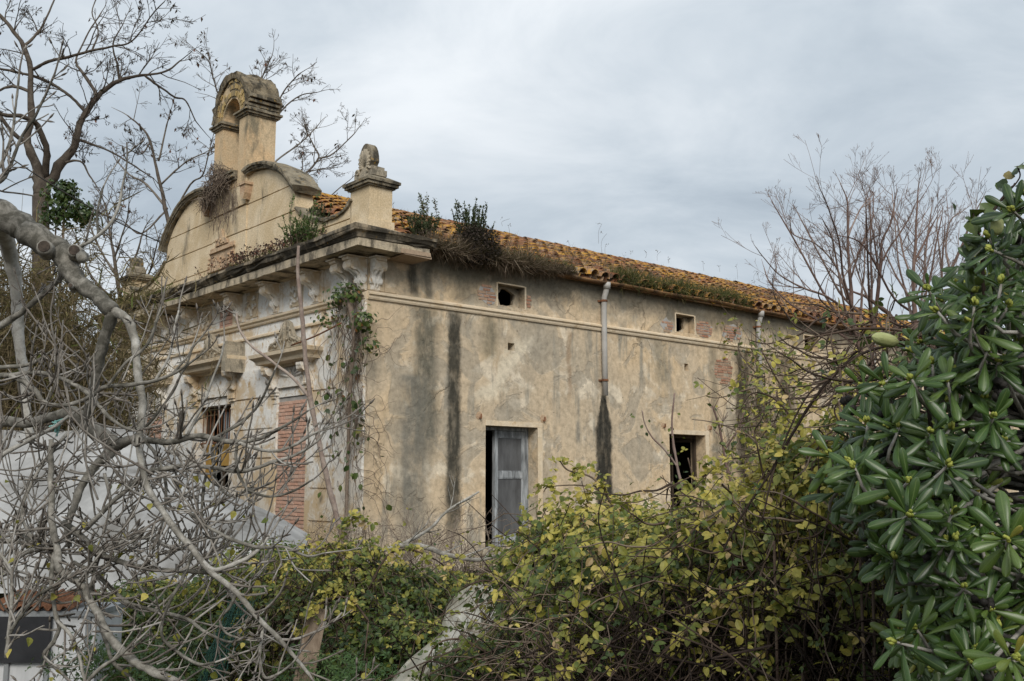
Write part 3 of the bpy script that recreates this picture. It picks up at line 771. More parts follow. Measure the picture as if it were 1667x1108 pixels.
# --- plaster fallen off round the vents: old brick in its bed joints
def brick_patch(fn, ca, cb, ra, rb_, parent=house, seed=0, proud=0.006):
    rg = np.random.default_rng(seed)
    k = 14
    pl = [(ca + ra * (1 + rg.uniform(-0.35, 0.15)) * math.cos(2 * math.pi * j / k), cb + rb_ * (1 + rg.uniform(-0.3, 0.15)) * math.sin(2 * math.pi * j / k)) for j in range(k)]
    m0 = Buf(); m0.prism(pl, lambda a, b_, d: fn(a, b_, d), -0.01, proud)
    bed = part(m0, 'bared_masonry', M['mortar'] if seed % 2 else M['stone'], parent)
    row = 0; z = cb - rb_ + 0.035
    while z < cb + rb_ - 0.02:
        hw = ra * math.sqrt(max(0.0, 1 - ((z - cb) / rb_) ** 2)) * 0.9
        x = ca - hw
        while x < ca + hw - 0.05:
            l = min(rg.uniform(0.10, 0.27), ca + hw - x)
            if l > 0.04 and rg.random() < 0.85:
                bb = Buf(); j = 0.006
                pr_ = proud + rg.uniform(0.004, 0.014)
                v = [fn(x + q + rg.uniform(-j, j), z + w + rg.uniform(-j, j), dd) for dd in (proud - 0.004, pr_) for w in (-0.024, 0.024) for q in (0, l - 0.018)]
                bb.quads(v, [[0, 2, 3, 1], [4, 5, 7, 6], [0, 1, 5, 4], [2, 6, 7, 3], [0, 4, 6, 2], [1, 3, 7, 5]], rg.random())
                part(bb, 'brick', M['oldbrick'], bed)
            x += l
        z += 0.066; row += 1
brick_patch(SX, 2.78, 3.62, 0.27, 0.20, seed=1)
brick_patch(SX, 3.90, 3.60, 0.09, 0.13, seed=2)
brick_patch(SX, 9.62, 3.60, 0.36, 0.2, seed=3)
brick_patch(SX, 8.25, 3.56, 0.24, 0.17, seed=5)
brick_patch(SX, 10.75, 3.62, 0.42, 0.22, seed=7)
brick_patch(SX, 10.35, 2.65, 0.42, 0.34, seed=8)

# --- rusty shutter pins with their broken plaster
for x, z in ((2.60, 1.21), (4.28, 1.22), (8.04, 1.22), (9.72, 1.22)):
    p = Buf()
    k = 9; p.prism([(x + 0.085 * (1 + R.uniform(-.2, .2)) * math.cos(2 * math.pi * j / k), z + 0.075 * (1 + R.uniform(-.25, .2)) * math.sin(2 * math.pi * j / k)) for j in range(k)], SX, -0.01, 0.007)
    hp = part(p, 'pin_socket', M['redstone'], house)
    p = Buf(); p.tube([SX(x, z - 0.035, 0.0), SX(x, z - 0.035, 0.06)], 0.014, 6); p.tube([SX(x, z - 0.05, 0.06), SX(x, z + 0.04, 0.06)], 0.016, 6)
    part(p, 'shutter_pin', M['rust'], hp)

# --- the front: string course, bands, joints
b = Buf()
b.prism([(0.0, 3.19), (0.04, 3.19), (0.055, 3.215), (0.055, 3.24), (0.095, 3.27), (0.095, 3.305), (0.0, 3.35)], lambda d, z, y: FX(y, z, d), 0.0, WID)
b.prism([(0.0, 2.93), (0.05, 2.93), (0.05, 2.965), (0.03, 2.99), (0.0, 3.0)], lambda d, z, y: FX(y, z, d), 0.0, WID)
b.prism([(0.0, 3.97), (0.07, 3.99), (0.11, 4.06), (0.0, 4.06)], lambda d, z, y: FX(y, z, d), 0.0, WID)
part(b, 'front_mouldings', M['ochre'], house)
# rusticated courses: slabs proud of the wall with open joints between
def solid_spans(z):
    sp = [(0.93, 2.0 - 0.17), (3.19 + 0.17, 5.25 - 0.12), (7.0 + 0.12, 9.0 - 0.17), (10.2 + 0.17, 11.27)]
    return sp
zs = [-1.5, -0.77, -0.17, 0.42, 1.02, 1.66, 2.28]
for a, c in zip(zs[:-1], zs[1:]):
    for y0, y1 in solid_spans(a):
        b = Buf(); b.box(-0.028, 0.001, y0, y1, a + E + 0.018, c + E - 0.018, jit=0.003)
        part(b, 'rusticated_block', M['front'], house)
# corner pilasters on both faces, with panels
for y0, y1 in ((0.0, 0.90), (WID - 0.9, WID)):
    b = Buf(); b.box(-0.05, -0.001, y0, y1, 0, 3.185 + E); part(b, 'corner_pilaster', M['frontpale'], house)
b = Buf(); b.box(0.003, 0.34, -0.022, -0.001, 3.37 + E, 4.06 + E); b.box(0.355, 0.62, -0.014, -0.001, 3.37 + E, 4.05 + E)
part(b, 'corner_panel', M['side'], house)

# --- cornice with its corner return
def sweep_corner(prof, name, mat, y_end, x_ret, jit=0.0):
    """profile (o, z) run along the front, mitred at the corner, returned along the side"""
    q = Buf(); k = len(prof)
    st = []
    for y in np.linspace(y_end, 0.0, 40)[:-1]:
        st.append([(-o, y, z + E) for o, z in prof])
    st.append([(-o, -o, z + E) for o, z in prof])
    for x in np.linspace(0.0, x_ret, 6)[1:]:
        st.append([(x, -o, z + E) for o, z in prof])
    v = np.array(st)
    if jit:
        nz = R.normal(0, jit, v.shape); v = v + nz
    nn = len(st)
    q.quads(v.reshape(-1, 3), [[i * k + j, (i + 1) * k + j, (i + 1) * k + (j + 1) % k, i * k + (j + 1) % k] for i in range(nn - 1) for j in range(k)])
    q.ngon(v[0][::-1]); q.ngon(v[-1])
    return part(q, name, mat, house)
sweep_corner([(0.0, 4.00), (0.10, 4.0), (0.10, 4.002), (0.60, 3.985), (0.60, 4.13), (0.585, 4.145), (0.0, 4.16)], 'corona', M['corona'], WID, 0.93, 0.004)
sweep_corner([(0.0, 4.162), (0.61, 4.150), (0.63, 4.185), (0.66, 4.20), (0.69, 4.255), (0.72, 4.275), (0.72, 4.325), (0.55, 4.37), (0.0, 4.46)], 'cornice', M['cornice'], WID + 0.1, 1.02, 0.012)
b = Buf(); b.box(0.36, 0.97, -0.607, -0.01, 3.965 + E, 3.984 + E, jit=0.010); b.box(0.30, 0.94, -0.622, -0.5, 3.992 + E, 4.07 + E, jit=0.01)
part(b, 'bared_brick_course', M['oldbrick'], house)

# --- scrolled consoles under the cornice
def console_mesh():
    q = Buf(); w = 0.105
    S_ = [(0.03, 3.93), (0.40, 3.93), (0.40, 3.885), (0.355, 3.87), (0.365, 3.81), (0.33, 3.745), (0.26, 3.72), (0.19, 3.70), (0.135, 3.655), (0.115, 3.60), (0.125, 3.545), (0.095, 3.495), (0.07, 3.47), (0.06, 3.38), (0.03, 3.36), (0.0, 3.36), (0.0, 3.93)]
    q.prism(S_, lambda d, z, y: FX(y, z, d), -w, w)
    q.prism([(0.0, 3.931), (0.44, 3.931), (0.44, 3.955), (0.0, 3.955)], lambda d, z, y: FX(y, z, d), -w - 0.05, w + 0.05)
    def cyl(cd, cz, r, hw):
        k = 12
        q.prism([(cd + r * math.cos(2 * math.pi * j / k), cz + r * math.sin(2 * math.pi * j / k)) for j in range(k)], lambda d, z, y: FX(y, z, d), -hw, hw)
    cyl(0.275, 3.80, 0.098, w + 0.022); cyl(0.275, 3.80, 0.045, w + 0.04)
    cyl(0.085, 3.535, 0.062, w + 0.018); cyl(0.085, 3.535, 0.028, w + 0.03)
    for s in (-0.05, 0.05):                                   # acanthus ribs on the face
        q.tube([FX(s, 3.76, 0.35), FX(s, 3.70, 0.24), FX(s, 3.63, 0.14), FX(s * 0.7, 3.5, 0.12), FX(s * 0.4, 3.39, 0.06)], [0.03, 0.035, 0.03, 0.025, 0.012], 6)
    return q.mesh('console', M['frontpale'])
cm = console_mesh()
for y in (0.13, 0.58, 1.74, 3.34, 4.98, 7.25, 8.82, 10.45, 11.62, 12.07):
    o = link('console', cm, house, (0.0, y, 0)); o.rotation_euler[2] = R.normal(0, 0.01)
o = link('console', cm, house, (0.14, 0, 0)); o.rotation_euler[2] = math.pi / 2; o.scale = (0.62, 1, 1)
for y in (1.74, 3.34, 4.98, 7.25, 8.82, 10.45):                # flat strips behind the consoles
    b = Buf(); b.box(-0.032, -0.001, y - 0.23, y + 0.23, 3.351 + E, 3.97 + E)
    part(b, 'frieze_strip', M['frontpale'], house)


def relief(cy, cz, hw, hh, parent, mat, nblob, seed, proud=0.03, base=0.0, fn=FX, shape='panel', name='relief_ornament'):
    """scrollwork relief: curled tubes and leaves laid on the wall"""
    rg = np.random.default_rng(seed); q = Buf()
    for i in range(nblob):
        a = rg.uniform(0, 2 * math.pi)
        if shape == 'crest':
            y = rg.uniform(-1, 1); top = (1 - abs(y)) ** 1.1
            zz = rg.uniform(0, max(0.12, top)) * 2 - 1
        else:
            y = rg.uniform(-1, 1); zz = rg.uniform(-1, 1)
        sgn = -1 if y < 0 else 1
        r0 = rg.uniform(0.10, 0.2) * min(hw, hh) * 1.6
        th = np.linspace(0, rg.uniform(3.2, 5.2), 8)
        rr = r0 * (1 - th / 7.5)
        pts = [fn(cy + abs(y) * sgn * hw + sgn * rr[j] * math.cos(th[j] + a), cz + zz * hh + rr[j] * math.sin(th[j] + a), base + proud * 0.5) for j in range(8)]
        q.tube(pts, np.linspace(1, 0.5, 8) * proud, 5)
    return part(q, name, mat, parent, True)
for sd_, y in ((3, 2.56), (5, 4.45), (6, 6.72), (9, 9.65)):
    b = Buf(); b.box(-0.02, -0.001, y - 0.25, y + 0.25, 3.40 + E, 3.90 + E); pn = part(b, 'frieze_panel', M['ochre'], house)
    relief(y, 3.65, 0.17, 0.2, pn, M['frontpale'], 16, sd_, 0.032, 0.02)

# --- bricked-up doors: brick courses recessed behind the plaster
def brick_infill(y0, y1, z0, z1, rec, ch, bl, name):
    q = Buf(); q.box(rec + 0.004, rec + 0.12, y0 - 0.01, y1 + 0.01, z0 + E - 0.01, z1 + E + 0.01)
    inf = part(q, name, M['mortar'], house)
    z = z0 + 0.02; r = 0
    shapes = []
    for s in range(4):
        bb = Buf(); bb.box(-0.03, 0.0, 0, bl - 0.014, 0, ch - 0.012, jit=0.003); shapes.append(bb.mesh('brick', M['brick']))
    while z + ch < z1 - 0.03:
        y = y0 + 0.02 - (bl / 2 if r % 2 else 0)
        while y < y1 - 0.03:
            a0, a1 = max(y, y0 + 0.015), min(y + bl, y1 - 0.015)
            if a1 - a0 > 0.05:
                o = link('brick', shapes[R.integers(4)], inf, (rec + 0.012 + R.normal(0, 0.005), a0, z + E))
                o.scale = (1, (a1 - a0) / bl, 1 - 0.06 * R.random())
                o.rotation_euler = (R.normal(0, 0.006), 0, R.normal(0, 0.006))
            y += bl
        z += ch; r += 1
brick_infill(2.0, 3.19, -1.0, 1.60, 0.022, 0.072, 0.30, 'bricked_door')
brick_infill(9.0, 10.2, -1.0, 1.60, 0.022, 0.105, 0.40, 'bricked_door')
brick_infill(TAB[0], TAB[1], TAB[2], TAB[3], 0.025, 0.093, 0.32, 'bricked_vent')

# --- door jambs, capitals, hoods with crests and consoles
def hood(yc, hw, z0, door):
    q = Buf(); k = 8
    prof = [(0.0, z0), (0.10, z0), (0.13, z0 + 0.05), (0.30, z0 + 0.07), (0.32, z0 + 0.13), (0.35, z0 + 0.16), (0.41, z0 + 0.20), (0.42, z0 + 0.27), (0.30, z0 + 0.30), (0.0, z0 + 0.33)]
    kk = len(prof); st = [[FX(yc + hw - 0.0, z, 0.0) for o, z in prof]]
    st = [[FX(yc + hw, z, min(o, 0.0)) for o, z in prof], [FX(yc + hw + min(0, o - 0.42) * 1.0, z, o) for o, z in prof], [FX(yc - hw - min(0, o - 0.42) * 1.0, z, o) for o, z in prof], [FX(yc - hw, z, min(o, 0.0)) for o, z in prof]]
    st[0] = [FX(yc + hw + min(0, o - 0.42), z, 0.0) for o, z in prof]; st[3] = [FX(yc - hw - min(0, o - 0.42), z, 0.0) for o, z in prof]
    v = np.array(st); q.quads(v.reshape(-1, 3), [[i * kk + j, i * kk + (j + 1) % kk, (i + 1) * kk + (j + 1) % kk, (i + 1) * kk + j] for i in range(3) for j in range(kk)])
    hd = part(q, 'door_hood' if door else 'window_hood', M['ochre'], house)
    # crest
    c = Buf(); zt = z0 + 0.34
    pr_ = [(-0.72, 0.0), (0.72, 0.0), (0.70, 0.10), (0.48, 0.16), (0.30, 0.22), (0.20, 0.38), (0.13, 0.50), (0.0, 0.56), (-0.13, 0.50), (-0.20, 0.38), (-0.30, 0.22), (-0.48, 0.16), (-0.70, 0.10)]
    c.prism([(yc + a, zt + b_) for a, b_ in pr_], lambda a, b_, d: FX(a, b_, d), 0.12, 0.20)
    cr_ = part(c, 'crest', M['stone'], hd)
    relief(yc, zt + 0.22, 0.62, 0.2, cr_, M['stone'], 0 + 1, 4, 0.03, 0.20)
    q = Buf(); rg = np.random.default_rng(7)
    for s in (-1, 1):
        for (a, z, r0, tw) in ((0.52, 0.08, 0.07, 1), (0.36, 0.11, 0.08, -1), (0.2, 0.13, 0.07, 1), (0.12, 0.34, 0.08, 1), (0.08, 0.2, 0.05, -1)):
            th = np.linspace(0, 4.6, 9); rr = r0 * (1 - th / 6.5)
            q.tube([FX(yc + s * (a + rr[j] * math.cos(tw * th[j])), zt + z + rr[j] * math.sin(tw * th[j]), 0.21) for j in range(9)], np.linspace(0.028, 0.014, 9), 5)
        q.tube([FX(yc + s * 0.64, zt + 0.05, 0.21), FX(yc + s * 0.4, zt + 0.14, 0.215), FX(yc + s * 0.22, zt + 0.2, 0.215), FX(yc + s * 0.1, zt + 0.44, 0.21)], [0.02, 0.03, 0.03, 0.02], 5)
    q.tube([FX(yc, zt + 0.05, 0.22), FX(yc, zt + 0.3, 0.23), FX(yc, zt + 0.52, 0.22)], [0.04, 0.055, 0.02], 6)
    part(q, 'crest_scroll', M['stone'], hd, True)
    # S-shaped consoles carrying the hood
    for s in (-1, 1):
        q = Buf(); y = yc + s * (hw - 0.42)
        S_ = [(0.0, z0 - 0.003), (0.30, z0 - 0.003), (0.30, z0 - 0.05), (0.27, z0 - 0.12), (0.19, z0 - 0.17), (0.14, z0 - 0.24), (0.14, z0 - 0.34), (0.10, z0 - 0.42), (0.06, z0 - 0.46), (0.05, z0 - 0.6), (0.0, z0 - 0.64)]
        q.prism(S_, lambda d, z, yy: FX(yy, z, d), y - 0.09, y + 0.09)
        for cd, cz, r in ((0.21, z0 - 0.09, 0.075), (0.09, z0 - 0.38, 0.055)):
            q.prism([(cd + r * math.cos(2 * math.pi * j / 12), cz + r * math.sin(2 * math.pi * j / 12)) for j in range(12)], lambda d, z, yy: FX(yy, z, d), y - 0.11, y + 0.11)
        part(q, 'hood_console', M['frontpale'], hd)
    return hd
hood(2.6, 1.13, 2.21, True)
hood(6.1, 1.40, 2.33, False)
hood(9.6, 1.13, 2.21, True)
b = Buf(); b.box(-0.455, -0.001, 4.705, 4.90, 2.26 + E, 2.80 + E, jit=0.02); b.box(-0.40, -0.001, 4.74, 4.88, 2.80 + E, 2.90 + E, jit=0.02); part(b, 'hood_end_block', M['stone'], house)
for (y0, y1, z0, z1) in DOORS:
    q = Buf()
    for s, y in ((-1, y0), (1, y1)):
        a, c = (y - 0.17, y - 0.004) if s < 0 else (y + 0.004, y + 0.17)
        q.box(-0.024, -0.001, a, c, 0, 1.66 + E)
        q.box(-0.07, -0.0015, a - 0.03, c + 0.03, 1.662 + E, 1.72 + E); q.box(-0.10, -0.001, a - 0.05, c + 0.05, 1.722 + E, 1.80 + E)
        q.box(-0.036, -0.001, a - 0.012, c + 0.004, 1.50 + E, 1.53 + E)
    q.box(-0.06, -0.001, y0 - 0.22, y1 + 0.22, 1.802 + E, 1.98 + E)
    part(q, 'door_surround', M['frontpale'], house)
# ornate fan of ribs between door head and hood
for yc in (2.6, 9.6):
    q = Buf()
    for a in np.linspace(0.35, math.pi - 0.35, 6):
        q.tube([FX(yc + 0.12 * math.cos(a), 2.0 + 0.05 * math.sin(a), 0.03), FX(yc + 0.5 * math.cos(a), 2.0 + 0.2 * math.sin(a), 0.04)], [0.03, 0.02], 5)
    part(q, 'door_fan', M['frontpale'], house, True)

# --- front window: dark recess, bars, yellow board, broken shutter
y0, y1, z0, z1 = DOORS[1]
q = Buf(); zb, zt = z0 + E, z1 + E
q.box(0.24, 0.30, y0 + 0.003, y0 + 0.09, zb, zt - 0.11); q.box(0.24, 0.30, y1 - 0.09, y1 - 0.003, zb, zt - 0.11); q.box(0.24, 0.30, y0 + 0.003, y1 - 0.003, zt - 0.108, zt - 0.003)
q.box(0.24, 0.30, y0 + 0.092, y1 - 0.092, zb + 1.38, zb + 1.5); q.box(0.24, 0.30, 6.08, 6.17, zb, zb + 1.378)
fw = part(q, 'front_window', M['darkwood'], house)
q = Buf(); q.box(0.215, 0.235, y0 + 0.06, 6.12, 0.30 + E, 0.78 + E, jit=0.01); part(q, 'yellow_board', M['yellowboard'], fw)
q = Buf(); q.box(0.2, 0.22, 6.35, y1 - 0.1, -0.3 + E, 0.78 + E, jit=0.01); part(q, 'yellow_board', M['yellowboard'], fw)
q = Buf()
for k in range(9):
    q.tube([(0.10, y0 + 0.12 + k * 0.19, 0.78 + E), (0.10, y0 + 0.12 + k * 0.19, zt - 0.01)], 0.011, 5)
q.box(0.085, 0.115, y0, y1, 0.79 + E, 0.82 + E)
part(q, 'window_bars', M['rust'], fw)
q = Buf()
for k in range(4): q.box(0.225, 0.238, y0 + 0.1 + k * 0.2, y0 + 0.27 + k * 0.2, zb + 1.52, zt - 0.13, jit=0.008)
part(q, 'shutter_board', M['greywood'], fw)

# --- pediment wall: silhouette as top height over y, cut into courses by grooves
KY = [0.60, 0.80, 1.0, 1.4, 1.8, 2.17, 2.44, 2.68, 2.72, 2.78, 2.85, 3.07, 3.30, 3.57, 3.9, 4.24, 4.6, 4.86, 6.52, 6.8, 7.1, 7.4, 7.8, 8.2, 8.6, 8.9, 9.1, 9.22, 9.26, 9.30, 9.54, 9.85, 10.16, 10.6, 11.0, 11.3, 11.6]
KZ = [5.08, 4.98, 4.92, 4.91, 4.98, 5.10, 5.23, 5.40, 5.44, 5.44, 5.84, 6.06, 6.24, 6.40, 6.53, 6.60, 6.63, 6.60, 6.60, 6.60, 6.66, 6.70, 6.68, 6.60, 6.40, 6.18, 5.96, 5.80, 5.46, 5.42, 5.20, 5.08, 4.99, 4.91, 4.91, 4.97, 5.08]
KZ[9] = 5.76
def ped_strip(buf, zlo, zhi, x0, x1):
    ys = sorted(set(KY) | set(np.arange(0.7, 11.6, 0.1).round(3)))
    zt = np.interp(ys, KY, KZ)
    for i in range(len(ys) - 1):
        a, c = min(zt[i], zhi), min(zt[i + 1], zhi)
        if a <= zlo + 0.005 and c <= zlo + 0.005: continue
        a, c = max(a, zlo + 0.002), max(c, zlo + 0.002)
        L, Rr = ys[i], ys[i + 1]
        v = [(x0, L, zlo + E), (x0, Rr, zlo + E), (x0, Rr, c + E), (x0, L, a + E), (x1, L, zlo + E), (x1, Rr, zlo + E), (x1, Rr, c + E), (x1, L, a + E)]
        buf.quads(v, [[0, 3, 2, 1], [4, 5, 6, 7], [3, 7, 6, 2], [0, 1, 5, 4], [0, 4, 7, 3], [1, 2, 6, 5]])
b = Buf(); ped_strip(b, 4.30, 9, 0.035, 0.42)
ped = part(b, 'pediment', M['pediment'], house)
for lo, hi in ((4.30, 4.79), (4.815, 5.385), (5.41, 5.955), (5.98, 9)):
    b = Buf(); ped_strip(b, lo, hi, 0.0, 0.036); part(b, 'render_course', M['pediment'], ped)
b = Buf(); b.box(-0.055, -0.001, 4.86, 6.52, 5.985 + E, 6.62 + E); b.box(-0.03, -0.001, 4.86, 6.52, 5.41 + E, 5.953 + E); b.box(-0.03, -0.001, 4.86, 6.52, 4.815 + E, 5.383 + E)
part(b, 'middle_bay', M['pediment'], ped)


def arc_cap(pts, name, prof, mat, jit=0.006):
    """a moulded cap swept along an arc (y, z) on the pediment; prof (n outward, x)"""
    p = np.array(pts); q = Buf(); d = np.gradient(p, axis=0); d /= np.linalg.norm(d, axis=1)[:, None]
    nrm = np.stack([-d[:, 1], d[:, 0]], 1)
    if nrm[len(p) // 2, 1] < 0: nrm = -nrm
    k = len(prof); st = []
    for i in range(len(p)):
        st.append([(x, p[i, 0] + nrm[i, 0] * nn, p[i, 1] + nrm[i, 1] * nn + E) for nn, x in prof])
    v = np.array(st) + R.normal(0, jit, (len(st), k, 3))
    q.quads(v.reshape(-1, 3), [[i * k + j, i * k + (j + 1) % k, (i + 1) * k + (j + 1) % k, (i + 1) * k + j] for i in range(len(p) - 1) for j in range(k)])
    q.ngon(v[0][::-1]); q.ngon(v[-1])
    return part(q, name, mat, ped)
def smooth_pts(ks, n=22):
    ks = np.array(ks, float); t_ = np.linspace(0, len(ks) - 1, n)
    from_ = np.stack([np.interp(t_, range(len(ks)), ks[:, c]) for c in (0, 1)], 1)
    for _ in range(2): from_[1:-1] = (from_[:-2] + 2 * from_[1:-1] + from_[2:]) / 4
    return from_
CAPP = [(0.0, -0.10), (0.035, -0.10), (0.04, -0.13), (0.075, -0.135), (0.08, -0.165), (0.125, -0.17), (0.15, -0.15), (0.17, 0.20), (0.13, 0.52), (0.0, 0.52)]
WR = [(2.66, 5.76), (2.78, 5.86), (2.9, 5.98), (3.07, 6.13), (3.3, 6.29), (3.57, 6.43), (3.9, 6.55), (4.24, 6.62), (4.6, 6.64), (4.88, 6.60)]
WL = [(6.5, 6.57), (6.8, 6.62), (7.1, 6.68), (7.4, 6.71), (7.8, 6.69), (8.2, 6.61), (8.6, 6.43), (8.9, 6.21), (9.1, 5.99), (9.26, 5.78), (9.33, 5.66)]
arc_cap(smooth_pts(WR), 'wing_cap', CAPP, M['capstone'])
arc_cap(smooth_pts(WL), 'wing_cap', CAPP, M['capstone'])
CAP2 = [(0.0, -0.05), (0.05, -0.06), (0.07, -0.04), (0.07, 0.46), (0.0, 0.46)]
arc_cap(smooth_pts([(0.56, 5.12), (0.7, 5.01), (0.85, 4.94), (1.1, 4.90), (1.4, 4.90), (1.8, 4.97), (2.17, 5.09), (2.44, 5.22), (2.68, 5.40)]), 'flare_cap', CAP2, M['capstone'])
arc_cap(smooth_pts([(9.3, 5.40), (9.54, 5.19), (9.85, 5.07), (10.16, 4.98), (10.6, 4.90), (11.0, 4.90), (11.3, 4.96), (11.6, 5.08)]), 'flare_cap', CAP2, M['capstone'])
# pendants at the foot of the middle bay, terracotta tablet
for y in (4.80, 6.78):
    q = Buf(); q.prism([(y - 0.13, 6.36), (y + 0.13, 6.36), (y + 0.12, 6.20), (y + 0.05, 6.08), (y - 0.03, 6.05), (y - 0.10, 6.18)], lambda a, z, d: FX(a, z, d), -0.01, 0.17)
    q.box(-0.20, -0.001, y - 0.16, y + 0.16, 6.362 + E, 6.42 + E)
    part(q, 'pendant_corbel', M['redstone'], ped)
q = Buf(); q.box(-0.06, -0.02, 5.36, 6.56, 4.74 + E, 5.24 + E); q.box(-0.10, -0.02, 5.30, 6.62, 4.68 + E, 4.738 + E)
q.box(-0.11, -0.02, 5.40, 6.42, 5.11 + E, 5.16 + E); q.box(-0.09, -0.02, 5.45, 6.36, 5.162 + E, 5.20 + E)
q.prism([(5.62, 5.245), (6.28, 5.245), (6.2, 5.38), (6.05, 5.42), (5.97, 5.62), (5.88, 5.42), (5.7, 5.36)], lambda a, z, d: FX(a, z, d), 0.02, 0.09)
tb_ = part(q, 'tablet', M['redstone'], ped)
relief(5.95, 4.93, 0.40, 0.10, tb_, M['redstone'], 10, 31, 0.025, 0.06)
relief(5.95, 5.34, 0.20, 0.07, tb_, M['redstone'], 6, 32, 0.03, 0.09)
for s in (5.38, 6.52): relief(s, 4.98, 0.09, 0.18, tb_, M['redstone'], 7, 33, 0.03, 0.06)

# --- bell gable
BX0, BX1 = -0.06, 0.62
PR, PL, PW = 4.88, 6.14, 0.42                # right and left pier start, width
BC, BR = 5.72, 0.42
q = Buf()
q.box(BX0, BX1, PR, PR + PW, 6.45 + E, 8.06 + E); q.box(BX0, BX1, PL, PL + PW, 6.45 + E, 8.06 + E)
q.box(BX0 + 0.004, BX1 - 0.004, PR + PW, PL, 6.45 + E, 6.62 + E)
k = 16
arc = [(BC + BR * math.cos(math.pi * j / k), 8.20 + BR * math.sin(math.pi * j / k)) for j in range(k + 1)]
OG = lambda a, r, h: (BC + r * math.copysign(abs(math.cos(a)) ** 1.12, math.cos(a)), 8.20 + h * max(0.0, math.sin(a)) ** 0.86)
outr = [OG(math.pi * j / k, 0.80, 0.92) for j in range(k + 1)]
v = [(BX0, *p) for p in arc] + [(BX0, *p) for p in outr] + [(BX1, *p) for p in arc] + [(BX1, *p) for p in outr]
v = [(x, y, z + E) for x, y, z in v]; m_ = k + 1
q.quads(v, [f for j in range(k) for f in ([j, j + 1, m_ + j + 1, m_ + j], [2 * m_ + j, 3 * m_ + j, 3 * m_ + j + 1, 2 * m_ + j + 1], [j, 2 * m_ + j, 2 * m_ + j + 1, j + 1], [m_ + j, m_ + j + 1, 3 * m_ + j + 1, 3 * m_ + j])])
bell = part(q, 'bell_gable', M['bell'], house)
for y in (PR, PL):                                              # imposts
    q = Buf()
    for z, h, d in ((8.02, 0.035, 0.03), (8.057, 0.05, 0.07), (8.109, 0.045, 0.11), (8.156, 0.04, 0.06)):
        q.box(BX0 - d, BX1 + d, y - d, y + PW + d, z + E, z + h + E, jit=0.004)
    part(q, 'impost', M['capstone'], bell)
q = Buf()
for z, h, d in ((6.622, 0.05, 0.06), (6.674, 0.05, 0.12), (6.726, 0.05, 0.09), (6.778, 0.05, 0.14)):
    q.box(BX0 - d, BX1, PR + PW + 0.003, PL - 0.003, z + E, z + h + E, jit=0.005)
part(q, 'opening_sill', M['capstone'], bell)
for y, sg in ((PR, -1), (PL + PW, 1)):                          # stepped mouldings on the outer flanks above the imposts
    q = Buf()
    for z, h, d in ((8.22, 0.06, 0.05), (8.31, 0.06, 0.10), (8.40, 0.07, 0.15)):
        a, c = (y - d, y + 0.12) if sg < 0 else (y - 0.12, y + d)
        q.box(BX0 - 0.02, BX1 + 0.04, a, c, z + E, z + h + E, jit=0.006)
    part(q, 'flank_moulding', M['capstone'], bell)
nv = 19
vs = Buf()
for j in range(nv):                                             # uneven yellow voussoirs round the arch face
    a0, a1 = math.pi * j / nv + 0.012, math.pi * (j + 1) / nv - 0.012
    for (r0, r1) in ((0.47, 0.585), (0.60, 0.70), (0.715, 0.79)):
        if R.random() < 0.12: continue
        vs1 = Buf()
        pr_ = R.uniform(0.012, 0.035)
        pl = [OG(a, r, r * (1 + 0.15 * (r - 0.47) / 0.33)) for r, a in ((r0 + R.uniform(0, .02), a0), (r1 - R.uniform(0, .03), a0), (r1 - R.uniform(0, .03), a1), (r0 + R.uniform(0, .02), a1))]
        vs1.prism(pl, lambda a, z, d: (BX0 - d, a, z + E), -0.01, pr_, R.random())
        part(vs1, 'voussoir', M['voussoir'], bell)
q = Buf()                                                        # rough stepped cover over the arch
k = 30; nxs = 9
th = np.linspace(-0.02, math.pi + 0.02, k)
rows = []
for xi, x in enumerate(np.linspace(BX0 - 0.08, BX1 + 0.10, nxs)):
    for j, a in enumerate(th):
        r = 0.83 + 0.05 * math.sin(a) ** 2 + (0.025 if j % 3 == 0 else 0) + R.normal(0, 0.018)
        oy_, oz_ = OG(a, r + 0.03, r + 0.12); rows.append((x + R.normal(0, 0.015), oy_, oz_ + 0.02 + E + R.normal(0, 0.012)))
for x in (BX0 - 0.06, BX1 + 0.08):
    for a in th: rows.append((x, OG(a, 0.76, 0.88)[0], OG(a, 0.76, 0.88)[1] + E))
fs = [[i * k + j, i * k + j + 1, (i + 1) * k + j + 1, (i + 1) * k + j] for i in range(nxs - 1) for j in range(k - 1)]
fs += [[nxs * k + j, nxs * k + j + 1, j + 1, j] for j in range(k - 1)] + [[(nxs - 1) * k + j, (nxs - 1) * k + j + 1, (nxs + 1) * k + j + 1, (nxs + 1) * k + j] for j in range(k - 1)]
fs += [[nxs * k + j, (nxs + 1) * k + j, (nxs + 1) * k + j + 1, nxs * k + j + 1] for j in range(k - 1)]
q.quads(rows, fs)
part(q, 'rubble_cover', M['rubble'], bell)
q = Buf(); q.box(0.35, 0.60, 5.55, 5.78, 9.12 + E, 9.24 + E, jit=0.03); q.box(-0.1, 0.15, 5.6, 5.9, 9.10 + E, 9.20 + E, jit=0.03); part(q, 'loose_stone', M['rubble'], bell)

